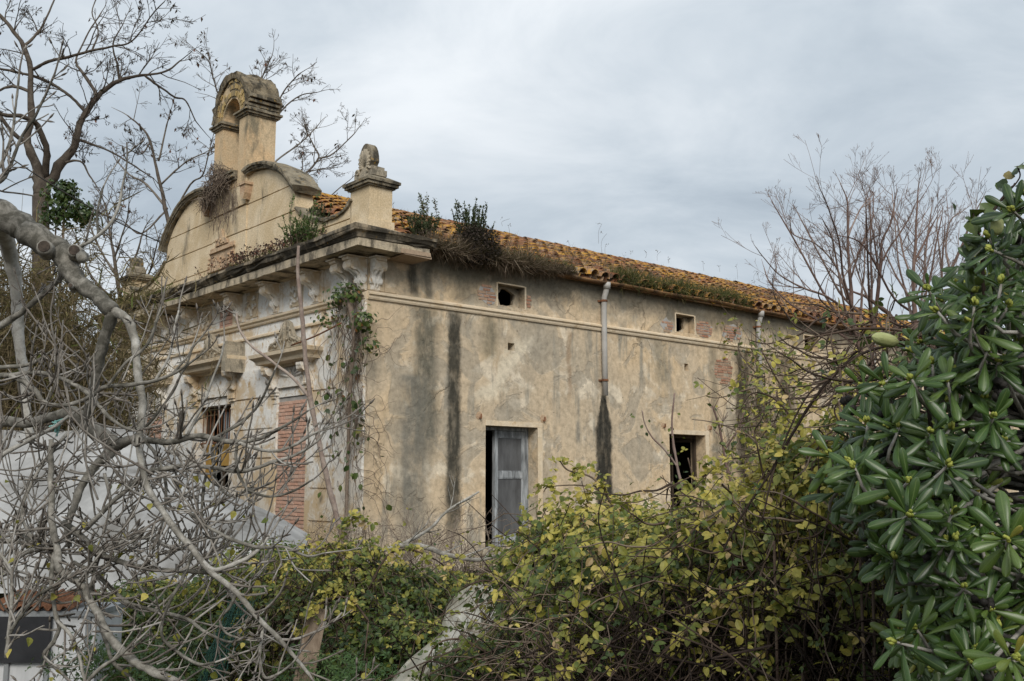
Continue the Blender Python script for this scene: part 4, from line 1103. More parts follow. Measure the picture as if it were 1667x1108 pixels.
# --- corner pedestals; the near one carries a palmette
def pedestal(y0, palm):
    q = Buf(); x0, x1, y1 = 0.0, 0.50, y0 + 0.64
    q.box(x0 - 0.035, x1 + 0.035, y0 - 0.035, y1 + 0.035, 4.40 + E, 4.68 + E, jit=0.006)
    q.box(x0, x1, y0, y1, 4.68 + E, 5.33 + E)
    pd = part(q, 'pedestal', M['pediment'], house)
    q = Buf()
    for z, h, d in ((5.30, 0.035, 0.04), (5.335, 0.05, 0.085), (5.387, 0.05, 0.115)):
        q.box(x0 - d, x1 + d, y0 - d, y1 + d, z + E, z + h + E, jit=0.004)
    a = 0.115; c = -0.05
    v = [(x0 - a, y0 - a, 5.437 + E), (x1 + a, y0 - a, 5.437 + E), (x1 + a, y1 + a, 5.437 + E), (x0 - a, y1 + a, 5.437 + E), (x0 - c, y0 - c, 5.53 + E), (x1 + c, y0 - c, 5.53 + E), (x1 + c, y1 + c, 5.53 + E), (x0 - c, y1 + c, 5.53 + E)]
    q.quads(v, [[0, 1, 5, 4], [1, 2, 6, 5], [2, 3, 7, 6], [3, 0, 4, 7], [4, 5, 6, 7]])
    part(q, 'pedestal_cap', M['capstone'], pd)
    yc = (y0 + y1) / 2
    q = Buf(); q.box(0.06, 0.38, yc - 0.30, yc + 0.30, 5.531 + E, 5.64 + E, jit=0.008); q.box(0.08, 0.36, yc - 0.25, yc + 0.25, 5.64 + E, 5.71 + E, jit=0.008)
    for s in (-1, 1):
        th = np.linspace(0, 5, 9); rr = 0.07 * (1 - th / 7)
        q.tube([(0.05, yc + s * (0.17 + rr[j] * math.cos(th[j])), 5.64 + rr[j] * math.sin(th[j]) + E) for j in range(9)], 0.026, 5)
    part(q, 'palmette_base', M['stone'], pd)
    if palm:
        q = Buf(); kk = 20
        ov = [(yc + 0.215 * math.cos(t_) * (1 if math.sin(t_) > 0 else 0.9), 5.82 + (0.37 if math.sin(t_) > 0 else 0.12) * math.sin(t_)) for t_ in np.linspace(0, 2 * math.pi, kk, endpoint=False)]
        q.prism(ov, lambda y, z, d: (d, y, z + E), 0.10, 0.27)
        pm = part(q, 'palmette', M['capstone'], pd)
        q = Buf()
        for a in np.linspace(-0.35, math.pi + 0.35, 13):
            l = 0.20 + 0.09 * max(0, math.sin(a)) 
            q.tube([(0.10, yc + 0.04 * math.cos(a), 5.74 + 0.03 * math.sin(a) + E), (0.075, yc + 0.6 * l * math.cos(a), 5.76 + 0.65 * l * math.sin(a) + E), (0.085, yc + 0.82 * l * math.cos(a), 5.77 + 1.05 * l * math.sin(a) + E)], [0.016, 0.03, 0.026], 6)
        part(q, 'palmette_rib', M['stone'], pm, True)
    else:
        q = Buf(); q.prism([(yc - 0.2, 5.71), (yc + 0.2, 5.71), (yc + 0.19, 5.86), (yc + 0.08, 6.0), (yc - 0.1, 5.97), (yc - 0.2, 5.82)], lambda y, z, d: (d, y, z + E), 0.10, 0.34)
        part(q, 'broken_palmette', M['capstone'], pd)
pedestal(0.0, True)
pedestal(WID - 0.64, False)

# ------------------------------------------------------------------ plants: growing tools
def spline(pts, per=5):
    p = np.asarray(pts, float)
    if len(p) < 3: per = max(per, 2)
    q = np.vstack([2 * p[0] - p[1], p, 2 * p[-1] - p[-2]])
    out = []
    for i in range(len(p) - 1):
        a, b_, c, d = q[i], q[i + 1], q[i + 2], q[i + 3]
        for t_ in np.linspace(0, 1, per, endpoint=False):
            out.append(0.5 * ((2 * b_) + (c - a) * t_ + (2 * a - 5 * b_ + 4 * c - d) * t_ ** 2 + (3 * b_ - a - 3 * c + d) * t_ ** 3))
    out.append(p[-1])
    return np.array(out)


def unit(v): return v / (np.linalg.norm(v) + 1e-9)


def rvec(rg):
    v = rg.normal(size=3); return v / np.linalg.norm(v)


def grow(buf, p, d, L, r, lv, G, rg):
    """one shoot and its children; G: seg, wob, up, nch, ang, lr, rr, tip, sides, maxlv, t0"""
    n = max(3, min(9, int(L / G['seg'])))
    st = L / n; pts = [np.array(p, float)]; d = unit(np.array(d, float))
    for i in range(n):
        d = unit(d + rvec(rg) * G['wob'] + np.array([0, 0, G['up']]))
        pts.append(pts[-1] + d * st)
    pts = np.array(pts); rad = np.linspace(r, max(r * G['tip'], G.get('rmin', 0.0015)), n + 1)
    buf.tube(pts, rad, G['sides'] if lv == 0 else 3, rg.random(), cap=False)
    if G.get('tips') is not None: G['tips'].append((pts[-1], unit(pts[-1] - pts[-2]), lv))
    if G.get('nodes') is not None:
        for i in range(1, n + 1): G['nodes'].append((pts[i], unit(pts[i] - pts[i - 1]), lv))
    if lv >= G['maxlv']: return
    nc = rg.poisson(G['nch'][lv])
    for _ in range(nc):
        t_ = rg.uniform(G['t0'], 1.0); f = t_ * n; i = min(n - 1, int(f)); q = pts[i] + (pts[i + 1] - pts[i]) * (f - i)
        dd = unit(pts[i + 1] - pts[i])
        s = unit(np.cross(dd, rvec(rg))); a = rg.uniform(*G['ang'])
        grow(buf, q, dd * math.cos(a) + s * math.sin(a), L * rg.uniform(*G['lr']) * (1.1 - 0.5 * t_), (rad[i] * G['rr']), lv + 1, G, rg)


def limb(buf, px, dist, sides=8, per=5, wob=0.0, rg=R, rk=1.0):
    """a limb along photo pixels (u, v, width[, forward distance]); returns its points and radii"""
    pts = []; rad = []
    for q in px:
        dd = q[3] if len(q) > 3 else dist
        pts.append(P(q[0], q[1], dd)); rad.append(max(0.002, 0.5 * q[2] * dd / FPX * rk))
    p = spline(pts, per); rr = np.interp(np.linspace(0, len(rad) - 1, len(p)), range(len(rad)), rad)
    if wob:
        nz = rg.normal(0, 1, p.shape); nz[1:-1] = (nz[:-2] + nz[1:-1] + nz[2:]) / 3; nz[0] = nz[-1] = 0
        p = p + nz * wob * rr[:, None]
        rr = rr * (1 + rg.normal(0, 0.06, len(rr)))
    buf.tube(p, rr, sides, rg.random())
    return p, rr


def deepen(lm, dist, seen, rg, i, k=0.45):
    """give a limb its own depth: it starts where the limb it leaves runs and turns towards or away from the viewer"""
    d0 = dist
    if seen:
        e = min(seen, key=lambda s_: (s_[0] - lm[0][0]) ** 2 + (s_[1] - lm[0][1]) ** 2)
        if (e[0] - lm[0][0]) ** 2 + (e[1] - lm[0][1]) ** 2 < 900: d0 = e[2]
    ln = sum(math.hypot(lm[j + 1][0] - lm[j][0], lm[j + 1][1] - lm[j][1]) for j in range(len(lm) - 1)) * dist / FPX
    dv = rg.normal(0, k) * ln if i else 0.0
    out = [(q[0], q[1], q[2], q[3] if len(q) > 3 else d0 + dv * j / max(1, len(lm) - 1)) for j, q in enumerate(lm)]
    seen.extend((q[0], q[1], q[3]) for q in out)
    return out


def along(pts, rad, every, rg, t0=0.1):
    """points spread along a limb: (point, direction, radius)"""
    seg = np.linalg.norm(np.diff(pts, axis=0), axis=1); cum = np.concatenate([[0], np.cumsum(seg)])
    n = rg.poisson(cum[-1] * (1 - t0) / every)
    out = []
    for s in np.sort(rg.uniform(t0 * cum[-1], cum[-1], n)):
        i = min(len(seg) - 1, int(np.searchsorted(cum, s) - 1)); f = (s - cum[i]) / (seg[i] + 1e-9)
        out.append((pts[i] + (pts[i + 1] - pts[i]) * f, unit(pts[i + 1] - pts[i]), rad[i]))
    return out


def frames(nrm, rg, axis=None):
    """(k,3,3) matrices: columns x (width), y (leaf axis), z (leaf normal)"""
    k = len(nrm); z = nrm / (np.linalg.norm(nrm, axis=1)[:, None] + 1e-9)
    a = rg.normal(size=(k, 3)) if axis is None else axis
    y = a - (a * z).sum(1)[:, None] * z; y /= np.linalg.norm(y, axis=1)[:, None] + 1e-9
    x = np.cross(y, z)
    return np.stack([x, y, z], 2)


# leaf templates: axis along +y, unit length
def leaf_template(w, rows, fold=0.18, droop=0.2, curl=0.0):
    v = []
    for t_, hw in rows:
        z = -droop * t_ * t_
        v += [(-hw * w, t_, z + fold * hw * w - curl * hw), (0, t_, z), (hw * w, t_, z + fold * hw * w - curl * hw)]
    f = []
    for i in range(len(rows) - 1):
        f += [[3 * i, 3 * i + 1, 3 * i + 4, 3 * i + 3], [3 * i + 1, 3 * i + 2, 3 * i + 5, 3 * i + 4]]
    return np.array(v, float), np.array(f)
OV, OVF = leaf_template(0.36, [(0, 0.05), (0.25, 0.85), (0.55, 1.0), (0.82, 0.55), (1.0, 0.03)])
OV2, OV2F = leaf_template(0.33, [(0, 0.06), (0.25, 0.82), (0.52, 1.0), (0.80, 0.74), (1.0, 0.08)], 0.28, 0.28)
LAN, LANF = leaf_template(0.16, [(0, 0.1), (0.4, 1.0), (1.0, 0.03)], 0.2, 0.25)
BLADE = np.array([(-0.5, 0, 0), (0.5, 0, 0), (0.35, 0.5, 0.02), (-0.35, 0.5, 0.02), (0.05, 1, -0.08), (-0.05, 1, -0.08)], float); BLADEF = np.array([[0, 1, 2, 3], [3, 2, 4, 5]])
HEART, HEARTF = leaf_template(0.5, [(-0.12, 0.45), (0.15, 1.0), (0.5, 0.8), (1.0, 0.03)], 0.2, 0.25)


def leaves(buf, pos, nrm, size, rnd, rg, tmpl=(OV, OVF), axis=None):
    pos = np.asarray(pos, float)
    if len(pos) == 0: return
    Mx = frames(np.asarray(nrm, float), rg, axis) * np.asarray(size, float)[:, None, None]
    buf.scatter(tmpl[0], tmpl[1], Mx, pos, rnd)


def trifoliate(buf, pos, nrm, size, rnd, rg, tmpl=(OV, OVF), n=3):
    """bramble leaves: three leaflets each"""
    pos = np.asarray(pos, float); nrm = np.asarray(nrm, float)
    F = frames(nrm, rg)
    for k in range(n):
        a = (k - (n - 1) / 2) * (1.15 if n == 3 else 0.9)
        ax = F[:, :, 1] * math.cos(a) + F[:, :, 0] * math.sin(a)
        nn = nrm + rg.normal(0, 0.28, nrm.shape)
        sc = size * (1.0 if k == (n - 1) / 2 else 0.82) * rg.uniform(0.8, 1.15, len(pos))
        leaves(buf, pos + ax * (size * 0.16)[:, None], nn, sc, np.clip(rnd + rg.normal(0, 0.06, len(pos)), 0, 1), rg, tmpl, ax)


def grass_tuft(buf, p, n, h, spread, w, rg, lean=(0, 0, 0), droop=0.4, lo=0.0, hi=1.0):
    pos = np.asarray(p)[None] + np.concatenate([rg.normal(0, spread, (n, 2)), np.zeros((n, 1))], 1)
    ax = rg.normal(0, droop, (n, 3)) + np.array([0, 0, 1.0]) + np.asarray(lean)
    nr = rg.normal(size=(n, 3))
    Mx = frames(nr, rg, ax); Mx[:, :, 0] *= w; Mx[:, :, 1] *= (h * rg.uniform(0.5, 1.2, n))[:, None]; Mx[:, :, 2] *= h
    buf.scatter(BLADE, BLADEF, Mx, pos, rg.uniform(lo, hi, n))

# ------------------------------------------------------------------ bare trees behind the house, on the left
RG = dict(seg=0.22, wob=0.22, up=0.03, nch=[5, 3.2, 2.0], ang=(0.45, 1.1), lr=(0.35, 0.62), rr=0.6, tip=0.35, sides=4, maxlv=3, t0=0.2, rmin=0.006)


def bare_tree(label, base, dist, limbs, mat, tw, every, L, seed, name='bare_tree', group=None, G=RG, hang=0.0, hangmat=None, up=0.3, rk=0.86):
    rg = np.random.default_rng(seed)
    b0 = P(base[0], base[1], dist); b0[2] = 0
    t_ = thing(name, label, 'tree', tuple(b0), group)
    tr = Buf(); tg = Buf(); GG = dict(G, nodes=[]); seen = []
    for i, lm in enumerate(limbs):
        if i == 0:
            a = P(lm[0][0], lm[0][1], dist); top = np.array([b0 + (0, 0, -0.1), (b0 + a) / 2 + rg.normal(0, 0.06, 3), a])
            r0 = 0.5 * lm[0][2] * dist / FPX
            tr.tube(spline(top, 4), np.linspace(r0 * 1.35, r0, 9), 8, 0.5)
        p, r = limb(tr, deepen(lm, dist, seen, rg, i), dist, 7, 5, 0.35, rg, rk)
        for q, d, rr in along(p, r, every, rg, 0.18 if i else 0.45):
            s = unit(np.cross(d, rvec(rg))); a = rg.uniform(0.5, 1.2)
            grow(tg, q, d * math.cos(a) + s * math.sin(a) + np.array([0, 0, up * 0.5]), L * rg.uniform(0.45, 1.1), min(rr * 0.55, tw), 0, GG, rg)
        grow(tg, p[-1], unit(p[-1] - p[-2]), L * (0.6 if up < 0.5 else 0.22), r[-1] * 0.9, 1, GG, rg)
    part(tr, 'trunk', mat, t_, True)
    part(tg, 'twigs', mat, t_, True)
    if hang:
        hb = Buf(); nd = [x for x in GG['nodes'] if x[2] >= 1]
        ids = rg.choice(len(nd), min(len(nd), int(hang)), replace=False)
        pos = np.array([nd[i][0] for i in ids]); k = len(pos)
        ax = rg.normal(0, 0.25, (k, 3)) + np.array([0, 0, -1.0])
        leaves(hb, pos, rg.normal(size=(k, 3)), rg.uniform(0.06, 0.12, k) * dist / 24, rg.random(k), rg, (LAN * np.array([1.6, 1, 1]), LANF), ax)
        part(hb, 'seed_pods', hangmat or M['seedhead'], t_, kind='stuff')
    return t_

bare_tree('big bare brown tree at the far left with wide forking limbs against the sky', (75, 700), 24,
 [[(66, 318, 26), (60, 280, 20), (47, 235, 15), (51, 190, 13), (51, 120, 11), (38, 75, 9), (18, 45, 8), (-4, 22, 7), (-40, -5, 5)],
  [(72, 318, 24), (80, 298, 20), (100, 265, 18), (122, 235, 15), (130, 205, 13), (142, 180, 12), (158, 160, 11), (180, 140, 9), (205, 128, 7), (235, 122, 5), (270, 116, 4), (294, 98, 3)],
  [(74, 290, 16), (76, 245, 13), (62, 205, 11), (40, 190, 9), (5, 185, 8), (-30, 170, 6)],
  [(158, 160, 8), (148, 138, 7), (130, 112, 6), (124, 98, 4), (140, 60, 3), (165, 20, 2.5)],
  [(139, 182, 7), (120, 160, 6), (95, 143, 6), (65, 127, 6), (30, 118, 5), (-10, 110, 4)],
  [(52, 113, 7), (80, 100, 6), (110, 93, 6), (150, 82, 5), (185, 75, 4), (215, 66, 3), (250, 20, 2.5), (268, 2, 2)],
  [(38, 75, 6), (60, 55, 5), (75, 30, 4), (90, -4, 3)],
  [(130, 228, 6), (165, 240, 4), (195, 255, 3), (222, 272, 3), (250, 290, 2)],
  [(235, 122, 5), (262, 142, 4), (285, 158, 4), (302, 164, 3), (318, 196, 2.5)],
  [(195, 131, 5), (190, 100, 4), (184, 70, 3), (200, 40, 2)],
  [(150, 82, 4), (160, 50, 3), (150, 20, 2.5), (160, -10, 2)],
  [(51, 150, 8), (20, 140, 6), (-10, 150, 5)],
  [(47, 235, 10), (20, 215, 8), (-12, 170, 6)],
  [(100, 265, 6), (130, 262, 4), (146, 285, 3), (158, 305, 2.5)]],
 M['robinia'], 0.019, 0.36, 1.2, 3, group='bare trees behind the house', hang=350)
bare_tree('slender bare tree with fine twigs between the far tree and the bell gable', (285, 760), 36,
 [[(276, 372, 9), (268, 330, 8), (258, 285, 6), (245, 230, 5), (228, 205, 3.5), (208, 188, 2.5)],
  [(272, 340, 5), (240, 302, 4.5), (212, 285, 3.5), (190, 262, 2.5)],
  [(258, 262, 4), (270, 210, 3), (276, 185, 2)], [(262, 300, 4), (300, 265, 3), (330, 250, 2.5)],
  [(276, 360, 4), (310, 300, 3.5), (330, 285, 3), (342, 240, 2.5)],
  [(245, 230, 3), (230, 250, 2.5), (205, 240, 2)],
  [(268, 345, 4), (230, 380, 3.5), (200, 360, 2.5), (170, 350, 2)]],
 M['farbark'], 0.022, 0.5, 1.35, 5, group='bare trees behind the house', hang=240)
bare_tree('bare twiggy tree standing behind the bell gable and right wing', (430, 820), 34,
 [[(432, 480, 9), (430, 400, 8), (428, 300, 7), (426, 200, 5), (424, 140, 3.5), (436, 105, 2.5), (443, 90, 2)],
  [(428, 330, 6), (470, 305, 5), (498, 282, 4), (519, 257, 4), (512, 239, 3), (500, 215, 2)],
  [(519, 257, 3.5), (537, 253, 3), (555, 239, 2.5), (577, 217, 2)],
  [(428, 290, 5), (451, 260, 3.5), (490, 232, 3), (516, 206, 2)],
  [(427, 240, 4), (454, 185, 3), (487, 156, 2.5), (516, 150, 2)],
  [(427, 230, 4), (458, 156, 3), (480, 127, 2.5), (490, 118, 2)],
  [(427, 260, 4), (380, 190, 3.5), (357, 156, 3), (346, 123, 2.5), (339, 98, 2), (322, 83, 1.6)],
  [(428, 300, 4), (475, 325, 3), (520, 330, 2.5), (560, 300, 2)]],
 M['farbark'], 0.022, 0.42, 1.3, 6, group='bare trees behind the house', hang=240)
bare_tree('low grey bare tree with upright branches behind the left pedestal', (190, 800), 31,
 [[(205, 560, 9), (195, 480, 8), (186, 420, 6), (178, 370, 4), (170, 330, 3)], [(195, 480, 6), (220, 420, 4), (232, 380, 3)], [(190, 450, 5), (160, 400, 4), (140, 350, 3)],
  [(200, 520, 6), (240, 450, 4), (255, 400, 2.5)], [(195, 500, 5), (150, 450, 4), (125, 390, 3)], [(186, 420, 4), (206, 360, 3), (210, 330, 2)]],
 M['farbark'], 0.02, 0.28, 1.2, 8, group='bare trees behind the house')

# ivy mass on the far trunk
rg = np.random.default_rng(21)
c0 = P(105, 338, 23.4); bse = c0.copy(); bse[2] = 0
iv = thing('ivy_clump', 'dark green ivy mass clinging to the trunk of the far left tree', 'ivy', tuple(bse))
ib = Buf()
for cx_, cy_, rr in ((100, 322, 0.42), (118, 345, 0.40), (92, 352, 0.36), (138, 350, 0.24), (108, 312, 0.25)):
    c = P(cx_, cy_, 23.4); k = 230
    d = rg.normal(size=(k, 3)); d /= np.linalg.norm(d, axis=1)[:, None]
    pos = c + d * rr * rg.uniform(0.3, 1.25, k)[:, None]
    leaves(ib, pos, d + rg.normal(0, 0.5, (k, 3)), rg.uniform(0.06, 0.11, k), rg.uniform(0, 0.7, k), rg, (HEART, HEARTF))
part(ib, 'foliage', M['ivy'], iv, kind='stuff')
ib = Buf(); ib.tube([bse, bse + (0.05, 0, 2.5), c0], [0.05, 0.04, 0.03], 6); ib.tube([bse, bse + (-0.15, 0, 3), P(92, 352, 23.4)], [0.04, 0.03, 0.02], 6); part(ib, 'stem', M['dryvine'], iv, True)

# dry cane brake on the left, behind the fig
rg = np.random.default_rng(31)
cb = Buf(); cl = Buf()
for i in range(2600):
    x = rg.uniform(-12.5, -5.2); y = rg.uniform(15.2, 20.5)
    if x > -6.05 - (y - 15.2) * 0.36: continue
    uc = W / 2 + 1638 * x / y
    if uc > 196: continue
    h = rg.uniform(3.4, 6.6) * (1 if uc < 130 else 0.8) * (1 - 0.085 * max(0, x + 8.6)) * rg.uniform(0.75, 1.05)
    lean = rg.normal(0, 0.16, 2); n_ = 6
    t_ = np.linspace(0, 1, n_)
    pts = np.stack([x + lean[0] * h * t_ ** 1.6, y + lean[1] * h * t_ ** 1.6, h * t_], 1)
    cb.tube(pts, np.linspace(rg.uniform(0.008, 0.014), 0.003, n_), 3, rg.random(), cap=False)
    k = int(h * 9)
    tt = rg.uniform(0.25, 1.0, k); pos = np.stack([np.interp(tt, t_, pts[:, c]) for c in range(3)], 1)
    ax = rg.normal(0, 0.7, (k, 3)) + np.array([lean[0], lean[1], -0.15])
    nr = rg.normal(size=(k, 3)); Mx = frames(nr, rg, ax); L = rg.uniform(0.25, 0.55, k)
    Mx[:, :, 0] *= (0.022 * rg.uniform(0.6, 1.3, k))[:, None]; Mx[:, :, 1] *= L[:, None]; Mx[:, :, 2] *= (L * 1.8)[:, None]
    cl.scatter(BLADE, BLADEF, Mx, pos, np.clip(rg.normal(0.45, 0.22, k) + (0.25 if rg.random() < 0.15 else 0), 0, 1))
br = thing('cane_brake', 'tall dry brown cane brake behind the fig tree at the left', 'reeds', (-9, 17.5, 0))
part(cb, 'canes', M['reed'], br, True, kind='stuff')
M['reedleaf'] = leaf_mat('dry_reed_leaf', [(0.0, (0.04, 0.03, 0.02)), (0.4, (0.095, 0.072, 0.045)), (0.7, (0.165, 0.13, 0.072)), (0.88, (0.25, 0.21, 0.10)), (1.0, (0.10, 0.125, 0.035))], 0.9, 0.2, 0.1)
part(cl, 'cane_leaves', M['reedleaf'], br, kind='stuff')

# cable from the left to the pediment
a = P(118, 330, 22.5); c = HL(0.1, 9.5, 5.9); a0 = a + (a - c) * 0.6 + np.array([0, 0, 0.4])
q = Buf(); tt = np.linspace(0, 1, 24)[:, None]
pts = a0 + (c - a0) * tt; pts[:, 2] -= 0.5 * (tt * (1 - tt))[:, 0]
q.tube(pts, 0.016, 5)
cb_ = thing('overhead_cable', 'thin black cable strung from the left to the end of the pediment', 'cable', tuple(c - np.array([0, 0, 0.0])))
part(q, 'wire', M['cable'], cb_, True)

# ------------------------------------------------------------------ bare saplings on the right, in front of the roof
SG = dict(seg=0.14, wob=0.10, up=0.07, nch=[3.8, 2.5, 1.7], ang=(0.35, 0.85), lr=(0.35, 0.7), rr=0.55, tip=0.3, sides=4, maxlv=3, t0=0.2, rmin=0.0022)


def right_tree(label, base, limbs, seed, dist, every=0.24, L=0.72):
    rg = np.random.default_rng(seed + 500); u0, v0 = limbs[0][1][0], 560
    for k in range(3):
        du = max(rg.normal(10, 70), 1275 - u0); limbs = limbs + [[(u0 + du * 0.1, v0 - rg.uniform(0, 60), 6), (u0 + du * 0.5, 460 + rg.normal(0, 15), 5), (u0 + du * 0.85, 380 + rg.normal(0, 20), 3.5), (u0 + du * 1.15, 310 + rg.normal(0, 25), 2.2)]]
    limbs = [[(q[0], q[1] + 48 * max(0, 600 - q[1]) / 350, q[2]) for q in lm] for lm in limbs]
    return bare_tree(label, base, dist, limbs, M['redtwig'], 0.0075, every, L, seed, 'bare_sapling', 'bare reddish saplings in front of the roof', SG, up=0.7, rk=0.78)
right_tree('bare sapling leaning far left over the roof with a wide fan of reddish branches', (1398, 900), [
  [(1400, 640, 12), (1399, 560, 11), (1390, 507, 10), (1385, 440, 8), (1381, 380, 6), (1380, 313, 5), (1379, 280, 3), (1368, 250, 2)],
  [(1397, 545, 7), (1374, 490, 6), (1347, 464, 5), (1310, 448, 4), (1270, 424, 3), (1242, 388, 2), (1230, 370, 1.5)],
  [(1388, 490, 6), (1372, 425, 5), (1367, 364, 4), (1352, 310, 3), (1345, 285, 2.5), (1334, 258, 2)],
  [(1380, 470, 5), (1360, 404, 4), (1327, 364, 3), (1292, 347, 2.5), (1286, 320, 2)],
  [(1381, 350, 4), (1400, 300, 3), (1420, 272, 2)], [(1399, 560, 6), (1350, 520, 5), (1290, 480, 4), (1255, 440, 3), (1244, 410, 2)],
  [(1385, 430, 5), (1402, 372, 4), (1420, 320, 3), (1422, 278, 2)]], 41, 13.5)
right_tree('bare sapling in the middle of the right group with a thick pale bent limb', (1450, 900), [
  [(1425, 640, 12), (1420, 560, 11), (1430, 444, 8), (1434, 400, 7), (1436, 360, 5), (1450, 325, 4), (1456, 290, 3), (1459, 268, 2)],
  [(1460, 560, 11), (1458, 520, 10), (1440, 490, 9), (1414, 468, 7), (1390, 455, 4), (1360, 440, 3)],
  [(1432, 430, 5), (1425, 370, 4), (1418, 320, 3), (1414, 280, 2)], [(1434, 400, 5), (1455, 360, 4), (1478, 320, 3), (1490, 290, 2)],
  [(1425, 500, 5), (1400, 430, 4), (1385, 370, 3)]], 42, 14.2)
right_tree('tall straight bare sapling of the right group beside the green shrub', (1495, 900), [
  [(1492, 640, 12), (1490, 500, 10), (1487, 417, 8), (1490, 360, 6), (1492, 310, 4), (1495, 256, 2)],
  [(1488, 440, 5), (1470, 380, 4), (1462, 330, 3), (1450, 300, 2)], [(1488, 400, 5), (1510, 350, 4), (1522, 320, 2.5)], [(1490, 480, 5), (1462, 430, 4), (1440, 380, 3)],
  [(1490, 470, 4), (1506, 420, 3.5), (1518, 370, 2.5)]], 43, 13.0)
right_tree('bare sapling rising behind the top of the green shrub at right', (1540, 900), [
  [(1515, 640, 12), (1527, 464, 9), (1547, 417, 7), (1567, 364, 5), (1582, 320, 3.5), (1600, 277, 2)],
  [(1535, 440, 5), (1530, 380, 4), (1525, 330, 3), (1530, 310, 2)], [(1547, 417, 5), (1540, 370, 4), (1548, 320, 3), (1570, 300, 2)], [(1530, 455, 5), (1560, 440, 4), (1590, 390, 3), (1596, 340, 2)],
  [(1522, 500, 5), (1508, 430, 4), (1505, 380, 3)]], 44, 13.8)

